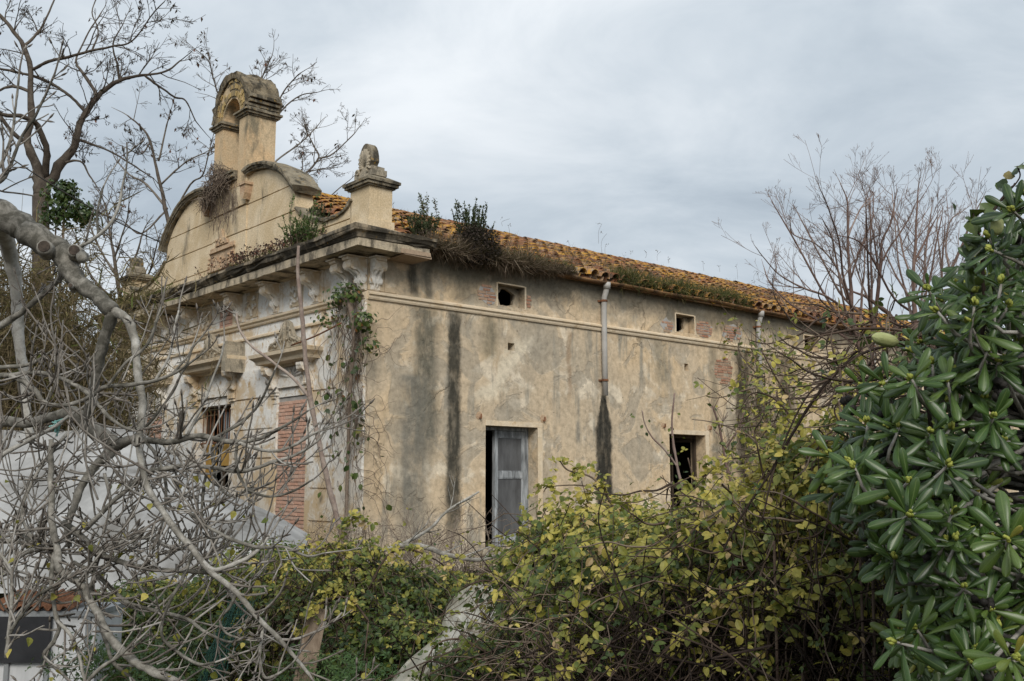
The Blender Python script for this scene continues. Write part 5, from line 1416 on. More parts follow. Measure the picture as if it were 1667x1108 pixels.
# ------------------------------------------------------------------ fig tree in the left foreground
rg = np.random.default_rng(51)
FIG = [  # limbs as (u, v, width, forward distance) read off the photograph
 [(-220, 470, 66, 7.4), (-120, 380, 60, 7.2), (-40, 345, 54, 7.0), (0, 347, 50, 7.0), (40, 372, 46, 6.95), (75, 397, 42, 6.9), (100, 411, 37, 6.9), (114, 440, 32, 6.85), (132, 461, 28, 6.8), (156, 480, 26, 6.75), (184, 506, 26, 6.7)],
 [(184, 508, 22, 6.7), (171, 548, 20, 6.75), (161, 585, 18, 6.8), (152, 628, 16, 6.85), (144, 668, 16, 6.9), (143, 692, 18, 6.95)],
 [(186, 506, 22, 6.7), (207, 520, 18, 6.65), (220, 556, 17, 6.6), (224, 608, 16, 6.5), (232, 650, 16, 6.45), (229, 690, 14, 6.4), (226, 716, 13, 6.35), (230, 755, 13, 6.3), (242, 796, 13, 6.3), (262, 828, 13, 6.2), (288, 865, 13, 6.1), (317, 897, 13, 6.0), (340, 928, 12, 6.0), (383, 962, 11, 5.9), (418, 1003, 10, 5.9), (449, 1034, 9, 5.8), (480, 1069, 8, 5.8), (505, 1100, 6, 5.7)],
 [(4, 362, 24, 7.1), (12, 400, 24, 7.7), (22, 440, 22, 7.9), (28, 500, 19, 8.0), (32, 560, 17, 8.0), (40, 612, 15, 8.0), (42, 660, 14, 8.0), (50, 720, 14, 8.0)],
 [(-120, 700, 22, 7.4), (0, 686, 17, 7.2), (43, 689, 15, 7.1), (86, 678, 17, 7.0), (121, 672, 21, 6.95), (144, 692, 23, 6.95), (173, 710, 21, 6.9), (187, 727, 23, 6.9), (161, 753, 15, 6.85), (135, 787, 13, 6.8), (121, 825, 12, 6.8), (110, 856, 11, 6.8), (112, 890, 10, 6.8)],
 [(187, 727, 18, 6.9), (210, 716, 15, 6.8), (239, 717, 11, 6.7), (276, 719, 10, 6.6), (317, 709, 10, 6.5), (345, 714, 9, 6.4), (386, 719, 8, 6.3), (418, 715, 7, 6.3), (449, 701, 6, 6.2), (480, 683, 4, 6.2), (502, 668, 3, 6.2)],
 [(386, 719, 6, 6.3), (418, 730, 6, 6.25), (449, 734, 5, 6.2), (480, 724, 5, 6.15), (510, 706, 4, 6.1), (540, 692, 3, 6.1)],
 [(-80, 640, 12, 6.9), (0, 612, 10, 6.7), (17, 612, 10, 6.7), (37, 620, 9, 6.65), (58, 637, 9, 6.6), (72, 655, 8, 6.6), (95, 660, 7, 6.5), (122, 656, 7, 6.5), (150, 643, 7, 6.4), (173, 629, 7, 6.35), (216, 626, 7, 6.3), (253, 619, 6, 6.2), (286, 606, 5, 6.15), (305, 590, 3.5, 6.1), (312, 565, 3, 6.1)],
 [(17, 611, 8, 6.7), (58, 606, 7, 6.6), (95, 614, 7, 6.6), (132, 632, 7, 6.5), (161, 660, 6, 6.45), (184, 684, 6, 6.4), (215, 700, 4, 6.4), (250, 694, 3, 6.3)],
 [(140, 860, 9, 6.7), (184, 815, 8, 6.6), (210, 794, 8, 6.6), (242, 768, 8, 6.5), (276, 761, 8, 6.45), (311, 757, 7, 6.4), (345, 761, 7, 6.3), (386, 767, 7, 6.3), (418, 761, 6, 6.25), (449, 750, 6, 6.2), (480, 741, 5, 6.2), (512, 722, 4, 6.1), (530, 700, 3, 6.1)],
 [(83, 715, 8, 6.5), (83, 738, 9, 6.5), (83, 773, 10, 6.5), (83, 816, 11, 6.45), (86, 859, 11, 6.4), (92, 893, 12, 6.4), (98, 928, 13, 6.3), (128, 947, 12, 6.2), (144, 971, 12, 6.2), (161, 1003, 13, 6.1), (179, 1037, 13, 6.05), (202, 1063, 14, 6.0), (236, 1086, 14, 5.95), (276, 1106, 13, 5.9), (330, 1130, 12, 5.9)],
 [(90, 900, 9, 6.4), (84, 936, 8, 6.3), (86, 965, 8, 6.25), (89, 994, 7, 6.2), (96, 1022, 7, 6.2), (88, 1045, 6, 6.1), (72, 1064, 6, 6.1), (80, 1078, 5, 6.1), (105, 1100, 5, 6.1)],
 [(93, 1010, 6, 6.2), (115, 1034, 6, 6.1), (128, 1066, 5, 6.1), (136, 1100, 5, 6.0), (142, 1130, 4, 6.0)],
 [(104, 850, 9, 6.7), (130, 870, 10, 6.6), (161, 899, 10, 6.5), (202, 916, 9, 6.4), (239, 925, 8, 6.3), (282, 928, 7, 6.2), (320, 931, 7, 6.1), (345, 932, 6, 6.1)],
 [(161, 899, 8, 6.5), (184, 890, 9, 6.55), (213, 874, 8, 6.6), (245, 877, 6, 6.6), (266, 885, 5, 6.6), (285, 893, 3, 6.5)],
 [(160, 900, 8, 6.5), (155, 922, 8, 6.4), (150, 950, 7, 6.35), (147, 972, 7, 6.3), (161, 1011, 7, 6.25), (173, 1046, 6, 6.2), (184, 1077, 6, 6.1), (213, 1103, 5, 6.1)],
 [(317, 897, 8, 6.0), (345, 926, 7, 6.0), (386, 916, 7, 6.0), (418, 897, 6, 6.0), (440, 870, 4, 6.0)],
 [(300, 830, 6, 6.2), (320, 842, 6, 6.15), (340, 858, 6, 6.1), (374, 876, 6, 6.0), (418, 890, 6, 6.0), (461, 890, 5, 5.9), (500, 905, 4, 5.9), (530, 900, 3, 5.9)],
 [(120, 915, 7, 6.6), (161, 940, 7, 6.5), (202, 977, 7, 6.4), (227, 988, 7, 6.3), (268, 997, 6, 6.2), (305, 1008, 6, 6.1), (334, 1028, 5, 6.0), (370, 1044, 4, 6.0), (400, 1040, 3, 6.0)],
 [(316, 897, 6, 6.0), (306, 920, 6, 6.0), (294, 948, 6, 5.95), (271, 991, 5, 5.95), (263, 1028, 5, 5.9), (276, 1051, 5, 5.9), (320, 1080, 5, 5.8), (350, 1078, 4, 5.8)],
 [(387, 965, 6, 5.9), (372, 990, 5, 5.9), (358, 1008, 4, 5.9), (368, 1030, 4, 5.9), (392, 1040, 3, 5.9)],
 [(430, 1015, 5, 5.9), (424, 1050, 5, 5.8), (424, 1084, 5, 5.8), (436, 1104, 5, 5.8), (470, 1085, 4, 5.7), (490, 1060, 3, 5.7)],
 [(345, 728, 6, 6.4), (348, 760, 5, 6.4), (356, 790, 5, 6.35), (380, 808, 4, 6.3), (415, 788, 3, 6.3)],
 [(386, 720, 5, 6.3), (384, 750, 5, 6.3), (392, 780, 5, 6.25), (410, 800, 5, 6.2), (440, 808, 4, 6.2), (475, 800, 4, 6.2), (510, 780, 3, 6.1)],
 [(336, 770, 5, 6.4), (331, 800, 5, 6.35), (330, 850, 5, 6.3), (345, 880, 4, 6.3)],
 [(305, 708, 5, 6.5), (330, 660, 4, 6.5), (345, 620, 4, 6.5), (360, 580, 3, 6.5), (365, 556, 3, 6.5)],
 [(345, 714, 5, 6.4), (390, 690, 5, 6.4), (420, 660, 4, 6.4), (440, 620, 4, 6.3), (447, 602, 3, 6.3)],
 [(253, 619, 5, 6.2), (275, 580, 4, 6.2), (285, 530, 4, 6.2), (291, 505, 3, 6.2)],
 [(280, 608, 4, 6.2), (305, 580, 4, 6.2), (318, 560, 3, 6.2), (331, 545, 3, 6.2)],
 [(175, 628, 5, 6.3), (205, 590, 5, 6.3), (240, 560, 5, 6.3), (262, 500, 3.5, 6.3)],
 [(205, 720, 5, 6.8), (240, 690, 5, 6.8), (280, 640, 4, 6.8), (300, 600, 4, 6.8), (330, 575, 3, 6.7)],
 [(130, 402, 7, 6.9), (150, 390, 6, 6.85), (175, 370, 6, 6.8), (192, 340, 5, 6.8), (199, 305, 4, 6.8), (205, 277, 4, 6.75)],
 [(160, 382, 4, 6.85), (158, 350, 4, 6.85), (164, 320, 4, 6.85), (169, 302, 3, 6.85)],
 [(-40, 300, 6, 6.6), (0, 296, 6, 6.5), (20, 262, 6, 6.5), (34, 225, 5, 6.5), (58, 188, 5, 6.45), (74, 155, 4, 6.45), (89, 120, 4, 6.4)],
 [(-20, 300, 6, 6.6), (4, 262, 6, 6.6), (20, 215, 5, 6.6), (26, 170, 4, 6.6), (31, 122, 4, 6.6)],
 [(-60, 560, 12, 7.6), (0, 530, 11, 7.5), (40, 505, 10, 7.4), (70, 478, 9, 7.3), (105, 447, 8, 7.2)],
 [(-40, 600, 8, 7.2), (0, 598, 7, 7.0), (50, 592, 6, 7.0), (85, 570, 3, 6.9)],
 [(-30, 770, 9, 6.9), (5, 740, 8, 6.8), (40, 720, 7, 6.8), (80, 700, 6, 6.7), (120, 672, 5, 6.7)],
 [(-60, 980, 12, 6.6), (0, 930, 10, 6.5), (40, 900, 9, 6.5), (82, 888, 9, 6.45)],
 [(-30, 900, 8, 6.8), (0, 880, 8, 6.7), (45, 884, 7, 6.6), (85, 894, 6, 6.5)],
 [(10, 1070, 6, 6.0), (16, 1010, 6, 6.0), (20, 960, 6, 6.0), (14, 920, 6, 6.1), (-20, 880, 6, 6.2)],
 [(10, 1040, 6, 6.0), (35, 1000, 6, 6.0), (60, 970, 5, 6.05), (85, 955, 5, 6.1)],
 [(135, 1120, 6, 5.9), (160, 1090, 6, 5.9), (190, 1070, 5, 5.9), (215, 1050, 4, 5.9)],
 [(110, 705, 6, 6.9), (80, 740, 5, 6.9), (50, 790, 5, 6.9), (36, 840, 5, 6.9), (60, 890, 5, 6.9)],
 [(30, 830, 10, 7.6), (28, 860, 10, 7.6), (45, 880, 11, 7.5), (70, 895, 9, 7.5), (100, 900, 8, 7.5)],
 [(170, 770, 6, 6.9), (180, 820, 5, 6.9), (168, 870, 5, 6.9)],
 [(239, 720, 6, 6.7), (260, 750, 5, 6.6), (270, 800, 5, 6.6), (262, 860, 4, 6.6), (240, 880, 3, 6.6)],
]
fb = P(-230, 900, 7.5); fb[2] = 0
fig = thing('fig_tree', 'leafless grey fig tree spreading crooked limbs across the left foreground', 'tree', tuple(fb))
ft = Buf(); fl = Buf(); fw_ = Buf()
ft.tube(spline([fb - (0, 0, 0.1), fb + (0.05, 0.05, 0.6), P(-240, 640, 7.5), P(-220, 470, 7.4)], 5), np.linspace(0.24, 0.16, 16), 10)
ft.tube(spline([fb + (0, 0, 0.1), P(-190, 760, 7.5), P(-120, 700, 7.4)], 5), np.linspace(0.14, 0.06, 11), 8)
ft.tube(spline([fb + (0, 0, 0.1), P(-130, 1010, 7.0), P(-60, 980, 6.6)], 5), np.linspace(0.10, 0.04, 11), 8)
FG = dict(seg=0.055, wob=0.16, up=0.10, nch=[1.5, 0.8, 0.5], ang=(0.5, 1.1), lr=(0.4, 0.75), rr=0.85, tip=0.75, sides=5, maxlv=2, t0=0.2, rmin=0.0042, tips=[], nodes=[])
for i, lm in enumerate(FIG):
    p, r = limb(ft if i < 5 else fl, lm, 7.0, 9 if i < 5 else 7, 6, 0.12 if i < 5 else 0.2, rg, 0.82 if i == 2 else 1.0)
    # swollen leaf-scar rings
    big = lm[0][2] > 16
    dens = (0.085 if np.mean([q[1] for q in lm]) > 740 else 0.17) if not big else 0.24
    vmid = np.mean([q[1] for q in lm])
    for q, d, rr in along(p, r, dens, rg, 0.05 if not big else 0.35):
        if big and q[2] > 2.6 and rg.random() < 0.8: continue
        uu = W / 2 + FPX * q[0] / q[1]; vv_ = 780 - 1638 * (q[2] - EY) / q[1]
        if uu > 130 and vv_ < 640 and rg.random() < 0.8: continue
        s = unit(np.cross(d, rvec(rg)) + np.array([0, 0, 0.25])); a = rg.uniform(0.5, 1.2)
        grow(fw_, q, d * math.cos(a) + s * math.sin(a), rg.uniform(0.10, 0.42), min(rr * 0.6, 0.0085), 0, FG, rg)
    grow(fw_, p[-1], unit(p[-1] - p[-2]), 0.2, min(r[-1] * 0.9, 0.009), 0, FG, rg)
for k in range(150):           # upright finger-thick shoots all over the crown
    u, v = rg.uniform(-20, 400), rg.uniform(600, 1010)
    if u > 230 and v < 760: continue
    grow(fw_, P(u, v, rg.uniform(5.9, 7.6)), np.array([rg.normal(0, 0.8), rg.normal(0, 0.5), rg.uniform(-0.2, 1.0)]), rg.uniform(0.25, 0.8), rg.uniform(0.0042, 0.008), 0, FG, rg)
for pos, d, lv in FG['tips'][::2]:  # thick pointed end buds
    fw_.tube([pos, pos + d * 0.02, pos + d * 0.045], [0.0065, 0.0075, 0.002], 5, 0.1)
part(ft, 'trunk', M['fig'], fig, True); part(fl, 'limbs', M['fig'], fig, True); part(fw_, 'twigs', M['figtwig'], fig, True)
for (u, v, w, dd) in ((73, 403, 20, 6.74), (122, 409, 18, 6.78), (116, 466, 7, 6.74)):      # sawn-off stubs
    q = Buf(); c = P(u, v, dd); n_ = unit(np.array([0.25, -1, 0.1])); r_ = w * dd / FPX * 0.5
    q.tube([c - n_ * 0.10, c, c + n_ * 0.03], [r_ * 1.5, r_ * 1.35, r_ * 1.15], 12); o = part(q, 'cut_stub', M['fig'], fig, True)
    q = Buf(); q.tube([c + n_ * 0.024, c + n_ * 0.036], [r_ * 1.0, r_ * 0.95], 12); part(q, 'cut_face', M['figcut'], o, False)
q = Buf(); a = P(134, 418, 6.75); q.tube([a, a + (0.03, -0.06, -0.03)], [0.045, 0.03], 8); part(q, 'cut_stub', M['fig'], fig, True)
nd = [x for x in FG['nodes'] if x[0][2] < 1.75]
ids = rg.choice(len(nd), 120, replace=False)
q = Buf(); pos = np.array([nd[i][0] for i in ids]) + (0, 0, -0.03)
leaves(q, pos, rg.normal(size=(120, 3)) + (0, -0.6, 0.2), rg.uniform(0.02, 0.05, 120), np.clip(rg.normal(0.66, 0.12, 120), 0, 1), rg, (HEART, HEARTF), rg.normal(0, 0.5, (120, 3)) + (0, 0, -1))
part(q, 'last_leaves', M['bramble'], fig, kind='stuff')
q = Buf(); c = P(88, 690, 6.85)
for k in range(7): q.tube(spline([c + rg.normal(0, 0.012, 3), c + rg.normal(0, 0.022, 3), c + rg.normal(0, 0.025, 3) - (0, 0, 0.04)], 4), 0.006, 4)
tc = thing('plastic_tie', 'small teal plastic tie knotted round a fig limb at the far left', 'tie', tuple(c)); part(q, 'cord', M['tealcord'], tc, True)

# ------------------------------------------------------------------ things lying between the fig and the house
def drape(label, name, grid, mat, cat, wr, seed, per=7, thick=0.004, folds=0, flat=False):
    """a sheet through a grid of (u, v, dist) points, wrinkled"""
    rg = np.random.default_rng(seed)
    G_ = np.array([[P(*c) for c in row] for row in grid])
    rows = np.array([spline(r_, per) for r_ in G_]); full = np.array([spline(rows[:, j], per) for j in range(rows.shape[1])]).transpose(1, 0, 2)
    nr, nc = full.shape[:2]
    ii, jj = np.meshgrid(np.arange(nr) / nr, np.arange(nc) / nc, indexing='ij')
    wv = np.zeros((nr, nc))
    for k in range(16):
        fx, fy = rg.normal(0, 5, 2); wv += rg.uniform(0.3, 1) * np.abs(np.sin(fx * ii * 2 + fy * jj * 2 + rg.uniform(0, 6))) ** 3 * rg.choice([-1, 1])
    wv += rg.normal(0, 0.12, (nr, nc))
    full = full + (wv * wr)[..., None] * np.array([0.3, -1.0, 0.35])
    if folds: full = full + ((np.sin(jj * folds + 0.9 * np.sin(jj * 7 + 1)) + 0.5 * np.sin(jj * folds * 2.3 + 2 * ii)) * (0.25 + 0.6 * ii) * wr * 1.3)[..., None] * np.array([0.15, -1.0, 0.0])
    t_ = thing(name, label, cat, tuple(full[-1, nc // 2]))
    q = Buf(); v = full.reshape(-1, 3); f = [[i * nc + j, i * nc + j + 1, (i + 1) * nc + j + 1, (i + 1) * nc + j] for i in range(nr - 1) for j in range(nc - 1)]
    q.quads(v, f); q.quads(v + np.array([0, thick, -thick * 0.3]), np.array(f)[:, ::-1])
    part(q, 'sheet', mat, t_, not flat)
    return t_
drape('large dusty grey tarpaulin hung over a frame between fig tree and house front', 'tarpaulin',
 [[(-160, 690, 15.4), (-40, 698, 15.2), (80, 702, 15.0), (170, 697, 15.0), (225, 702, 15.0), (300, 752, 15.0), (380, 805, 14.8), (440, 835, 14.6), (500, 868, 14.5)],
  [(-160, 740, 14.6), (-40, 745, 14.5), (80, 750, 14.4), (160, 745, 14.3), (230, 755, 14.2), (300, 790, 14.1), (380, 828, 14.0), (440, 852, 13.9), (500, 884, 13.8)],
  [(-160, 830, 13.8), (-40, 835, 13.7), (80, 835, 13.5), (160, 835, 13.4), (230, 840, 13.3), (300, 850, 13.2), (380, 868, 13.1), (440, 885, 13.1), (505, 905, 13.0)],
  [(-160, 960, 13.0), (-40, 965, 13.0), (80, 965, 12.8), (160, 965, 12.8), (230, 960, 12.7), (300, 950, 12.6), (380, 940, 12.6), (440, 930, 12.6), (505, 925, 12.5)]], M['tarp'], 'tarpaulin', 0.03, 61, folds=21)
drape('crumpled dirty white plastic sheet among the brambles at bottom centre', 'plastic_sheet',
 [[(728, 985, 7.6), (748, 962, 7.7), (775, 950, 7.7), (800, 948, 7.8)],
  [(722, 1003, 7.3), (742, 990, 7.2), (772, 985, 7.2), (806, 985, 7.3)],
  [(716, 1030, 7.0), (738, 1030, 6.8), (764, 1036, 6.9), (796, 1035, 7.1)],
  [(664, 1075, 6.7), (704, 1068, 6.5), (748, 1070, 6.7), (780, 1066, 7.0)],
  [(626, 1125, 6.3), (668, 1116, 6.2), (716, 1118, 6.4), (765, 1100, 6.9)]], M['sheet'], 'plastic sheet', 0.032, 62, 5, flat=True)

# old plank leaning out of the undergrowth
a, c = P(518, 990, 7.0), P(474, 1135, 6.7); c[2] = 0
pk = thing('plank', 'weathered brown plank leaning in the undergrowth below the fig twigs', 'plank', tuple(c))
q = Buf(); q.obox(c, a, 0.13, 0.03, (0.3, -1, 0.1)); part(q, 'board', M['plank'], pk)

# white metal cabinet at the bottom left, rusty sheet and slats on it
c = P(60, 1000, 8.3); c[2] = 0; X0, X1 = P(-40, 1000, 8.3)[0], P(158, 1000, 8.3)[0]; Z1 = P(60, 1003, 8.3)[2]; yb = 8.3
cab = thing('metal_cabinet', 'white sheet metal cabinet with charcoal panel under the fig at bottom left', 'cabinet', tuple(c))
q = Buf(); q.box(X0, X1, yb, yb + 0.55, 0, Z1, jit=0.004); part(q, 'body', M['whitemetal'], cab)
q = Buf(); q.box(X0 - 0.01, X1 + 0.015, yb - 0.03, yb + 0.57, Z1 + 0.002, Z1 + 0.045); part(q, 'top_rail', M['greymetal'], cab)
for u in (18, 82, 146):
    x = P(u, 1000, 8.3)[0]; q = Buf(); q.box(x - 0.018, x + 0.018, yb - 0.025, yb - 0.001, 0, Z1); part(q, 'post', M['greymetal'], cab)
x0, x1 = P(-6, 1000, 8.3)[0], P(88, 1000, 8.3)[0]
q = Buf(); q.box(x0, x1, yb - 0.045, yb - 0.027, P(0, 1079, 8.25)[2], P(0, 1004, 8.25)[2]); part(q, 'dark_panel', M['blackpanel'], cab)
q = Buf(); nx_ = 30
for k in range(nx_):
    u0, u1 = -30 + k * 4.6, -30 + (k + 1) * 4.6
    z = lambda k_: Z1 + 0.07 + 0.022 * math.sin(k_ * 1.6)
    v = [(P(u0, 990, 8.2)[0], yb - 0.06, z(k)), (P(u1, 990, 8.2)[0], yb - 0.06, z(k + 1)), (P(u1, 990, 8.2)[0], yb + 0.5, z(k + 1) + 0.08), (P(u0, 990, 8.2)[0], yb + 0.5, z(k) + 0.08)]
    q.quads(v, [[0, 1, 2, 3]]); q.quads(np.array(v) - (0, 0, 0.006), [[0, 3, 2, 1]])
rs = thing('rusty_sheet', 'corrugated rusty iron sheet lying on the white cabinet', 'metal sheet', (P(40, 990, 8.2)[0], yb, Z1 + 0.05)); part(q, 'sheet', M['rust'], rs, True)
for k in range(4):
    q = Buf(); a = P(58 + k * 5, 985, 8.25); q.obox(a + (0, 0.02 * k, 0.02), a + (0.09, 0.02 * k, 0.13 + 0.012 * k), 0.02, 0.012, (0, 1, 0))
    s_ = thing('wood_slat', ['outermost slat at the left of the small bundle on the rusty sheet', 'second slat from the left of the bundle on the rusty sheet', 'third slat from the left of the bundle on the rusty sheet', 'longest slat at the right of the bundle on the rusty sheet'][k], 'slat', tuple(a), 'slats on the rusty sheet'); part(q, 'slat', M['plank'], s_)

# green netting rolled down through the undergrowth
rg = np.random.default_rng(63)
def netting(label, pts, w, seed):
    rg = np.random.default_rng(seed); q = Buf(); p = spline([P(*c) for c in pts], 6)
    for k in range(26):
        off = rg.normal(0, w, 3) * np.array([1, 0.5, 0.3]); q.tube(p + off + rg.normal(0, w * 0.15, p.shape), 0.004, 3, cap=False)
    for i in range(len(p) - 1):
        for k in range(5):
            a = p[i] + rg.normal(0, w, 3); q.tube([a, a + np.array([rg.uniform(-1, 1) * w * 2.2, 0, rg.uniform(-.5, .5) * w])], 0.003, 3, cap=False)
    t_ = thing('netting', label, 'netting', tuple(p[-1])); part(q, 'mesh', M['netting'], t_, True)
netting('dull green netting bunched in the undergrowth left of the plank', [(388, 980, 8.2), (372, 1020, 8.0), (352, 1065, 7.8), (330, 1125, 7.6)], 0.06, 64)
netting('green netting sagging behind the dark brambles at bottom right of centre', [(1225, 990, 5.3), (1195, 1030, 5.2), (1160, 1060, 5.1), (1100, 1110, 5.0)], 0.07, 65)

# bare leaning stem in front of the house front
def stem_thing(name, label, cat, paths, mat, dist, group=None, every=0.0, tl=0.2, seed=1, leafn=0, lsize=0.05, lmat='bramble', lr=(0.4, 0.15)):
    rg = np.random.default_rng(seed); seen = []
    b0 = P(paths[0][0][0], paths[0][0][1], dist); b0[2] = 0
    t_ = thing(name, label, cat, tuple(b0), group); q = Buf(); pp = []
    for i, lm in enumerate(paths):
        p, r = limb(q, deepen(lm, dist, seen, rg, i, 0.2), dist, 6, 6, 0.2, rg); pp.append(p)
        if i == 0 and p[0][2] > 0.05: q.tube([b0 - (0, 0, 0.05), (b0 + p[0]) / 2, p[0]], [r[0] * 1.2, r[0] * 1.1, r[0]], 6)
        if every:
            for a, d, rr in along(p, r, every, rg, 0.2):
                s = unit(np.cross(d, rvec(rg))); grow(q, a, d * 0.7 + s * 0.7, tl * rg.uniform(0.4, 1.2), rr * 0.55, 1, dict(SG, maxlv=2), rg)
    part(q, 'stem', mat, t_, True)
    if leafn:
        allp = np.vstack(pp); k = rg.integers(0, len(allp), leafn); pos = allp[k] + rg.normal(0, 0.05, (leafn, 3))
        lb = Buf(); leaves(lb, pos, rg.normal(0, 0.7, (leafn, 3)) + (0, -0.4, 0.6), lsize * rg.uniform(0.6, 1.2, leafn), np.clip(rg.normal(*lr, leafn), 0, 1), rg)
        part(lb, 'leaves', M[lmat], t_, kind='stuff')
    return t_
stem_thing('leaning_sapling', 'thin bare forked sapling leaning across the house front left of the corner', 'sapling',
 [[(560, 880, 11), (546, 832, 10), (530, 770, 9), (516, 700, 9), (505, 645, 9), (498, 590, 8), (493, 530, 8), (488, 480, 7), (485, 430, 6), (486, 400, 5)],
  [(505, 648, 6), (480, 618, 6), (445, 590, 5), (412, 565, 5), (395, 545, 4), (387, 525, 4), (385, 510, 3)]], M['sapling'], 16.2, seed=71)
stem_thing('young_shoot', 'thin upright bare stem with few leaves before the second French window', 'shrub stem',
 [[(1112, 800, 5), (1103, 760, 4.5), (1096, 720, 4), (1094, 685, 3), (1098, 640, 2.5)], [(1103, 760, 3), (1085, 735, 3), (1062, 712, 2.5), (1050, 690, 2), (1045, 668, 2)]], M['redtwig'], 9.5, 'bare stems in front of the wall', 0, seed=72, leafn=26, lsize=0.045)
stem_thing('young_shoot', 'brown bare stem with red-brown tip beside the wall creeper', 'shrub stem',
 [[(1190, 790, 5), (1180, 745, 4), (1172, 700, 3.5), (1160, 660, 2.5)], [(1178, 735, 3), (1200, 700, 2.5), (1212, 670, 2)]], M['redtwig'], 9.0, 'bare stems in front of the wall', 0.2, 0.2, seed=73, leafn=30, lsize=0.045)
stem_thing('dead_branch', 'pale dead branch lying across the dry bush under the French window', 'branch',
 [[(600, 905, 6), (650, 888, 8), (690, 890, 9), (735, 905, 8), (790, 910, 6), (850, 885, 4)], [(655, 886, 6), (700, 860, 5), (730, 830, 4), (780, 800, 3)]], M['fig'], 11.5, seed=74, every=0.25, tl=0.4)

# dry leafless scrub along the foot of the side wall
rg = np.random.default_rng(81)
DG = dict(seg=0.10, wob=0.28, up=0.02, nch=[5, 3, 1.5], ang=(0.4, 1.2), lr=(0.35, 0.7), rr=0.65, tip=0.4, sides=4, maxlv=3, t0=0.15, rmin=0.0022)
def dry_scrub(label, u, v, dist, n, L, seed, lf=0, mat='dryvine', spread=0.35):
    rg = np.random.default_rng(seed); b0 = P(u, v, dist); b0[2] = 0
    t_ = thing('dry_scrub', label, 'bush', tuple(b0), 'dry scrub along the house wall'); q = Buf(); G_ = dict(DG, nodes=[])
    for k in range(n):
        d = np.array([rg.normal(0, 0.55), rg.normal(0, 0.4), 1.0])
        grow(q, b0 + np.array([rg.normal(0, spread), rg.normal(0, spread * 0.6), 0]), d, L * rg.uniform(0.6, 1.15), rg.uniform(0.007, 0.012), 0, G_, rg)
    part(q, 'twigs', M[mat], t_, True)
    if lf:
        nd = [x[0] for x in G_['nodes']]; ids = rg.integers(0, len(nd), lf); pos = np.array([nd[i] for i in ids])
        lb = Buf(); leaves(lb, pos, rg.normal(0, 0.6, (lf, 3)) + (0, -0.5, 0.8), rg.uniform(0.03, 0.06, lf), np.clip(rg.normal(0.6, 0.2, lf), 0, 1), rg); part(lb, 'leaves', M['bramble'], t_, kind='stuff')
dry_scrub('dry leafless scrub at the house corner under the hanging vines', 612, 900, 14.5, 26, 1.25, 82, 60)
dry_scrub('dry brown scrub with pale twigs below the dark wall streak', 710, 900, 13.2, 30, 1.15, 83, 60)
dry_scrub('dry tangled scrub standing in front of the tall French window', 790, 900, 12.0, 24, 1.0, 84, 90)
dry_scrub('dry twiggy scrub at the foot of the front under the bricked door', 480, 900, 13.5, 24, 1.0, 85, 120)
dry_scrub('low dry scrub in the gap right of the tall French window', 850, 915, 10.0, 14, 0.7, 86, 60)

# ------------------------------------------------------------------ brambles and undergrowth
def clump(p, s=1.0, ph=0.0):
    """smooth pseudo-noise in -1..1 used to group leaf tints"""
    x, y, z = p[:, 0] * s, p[:, 1] * s, p[:, 2] * s
    return (np.sin(2.1 * x + 1.3 * z + ph) * np.sin(1.7 * y - 2.3 * z + 2 * ph) + 0.6 * np.sin(4.7 * x - 3.1 * y + ph) * np.sin(5.3 * z + 1.9 * x)) / 1.3


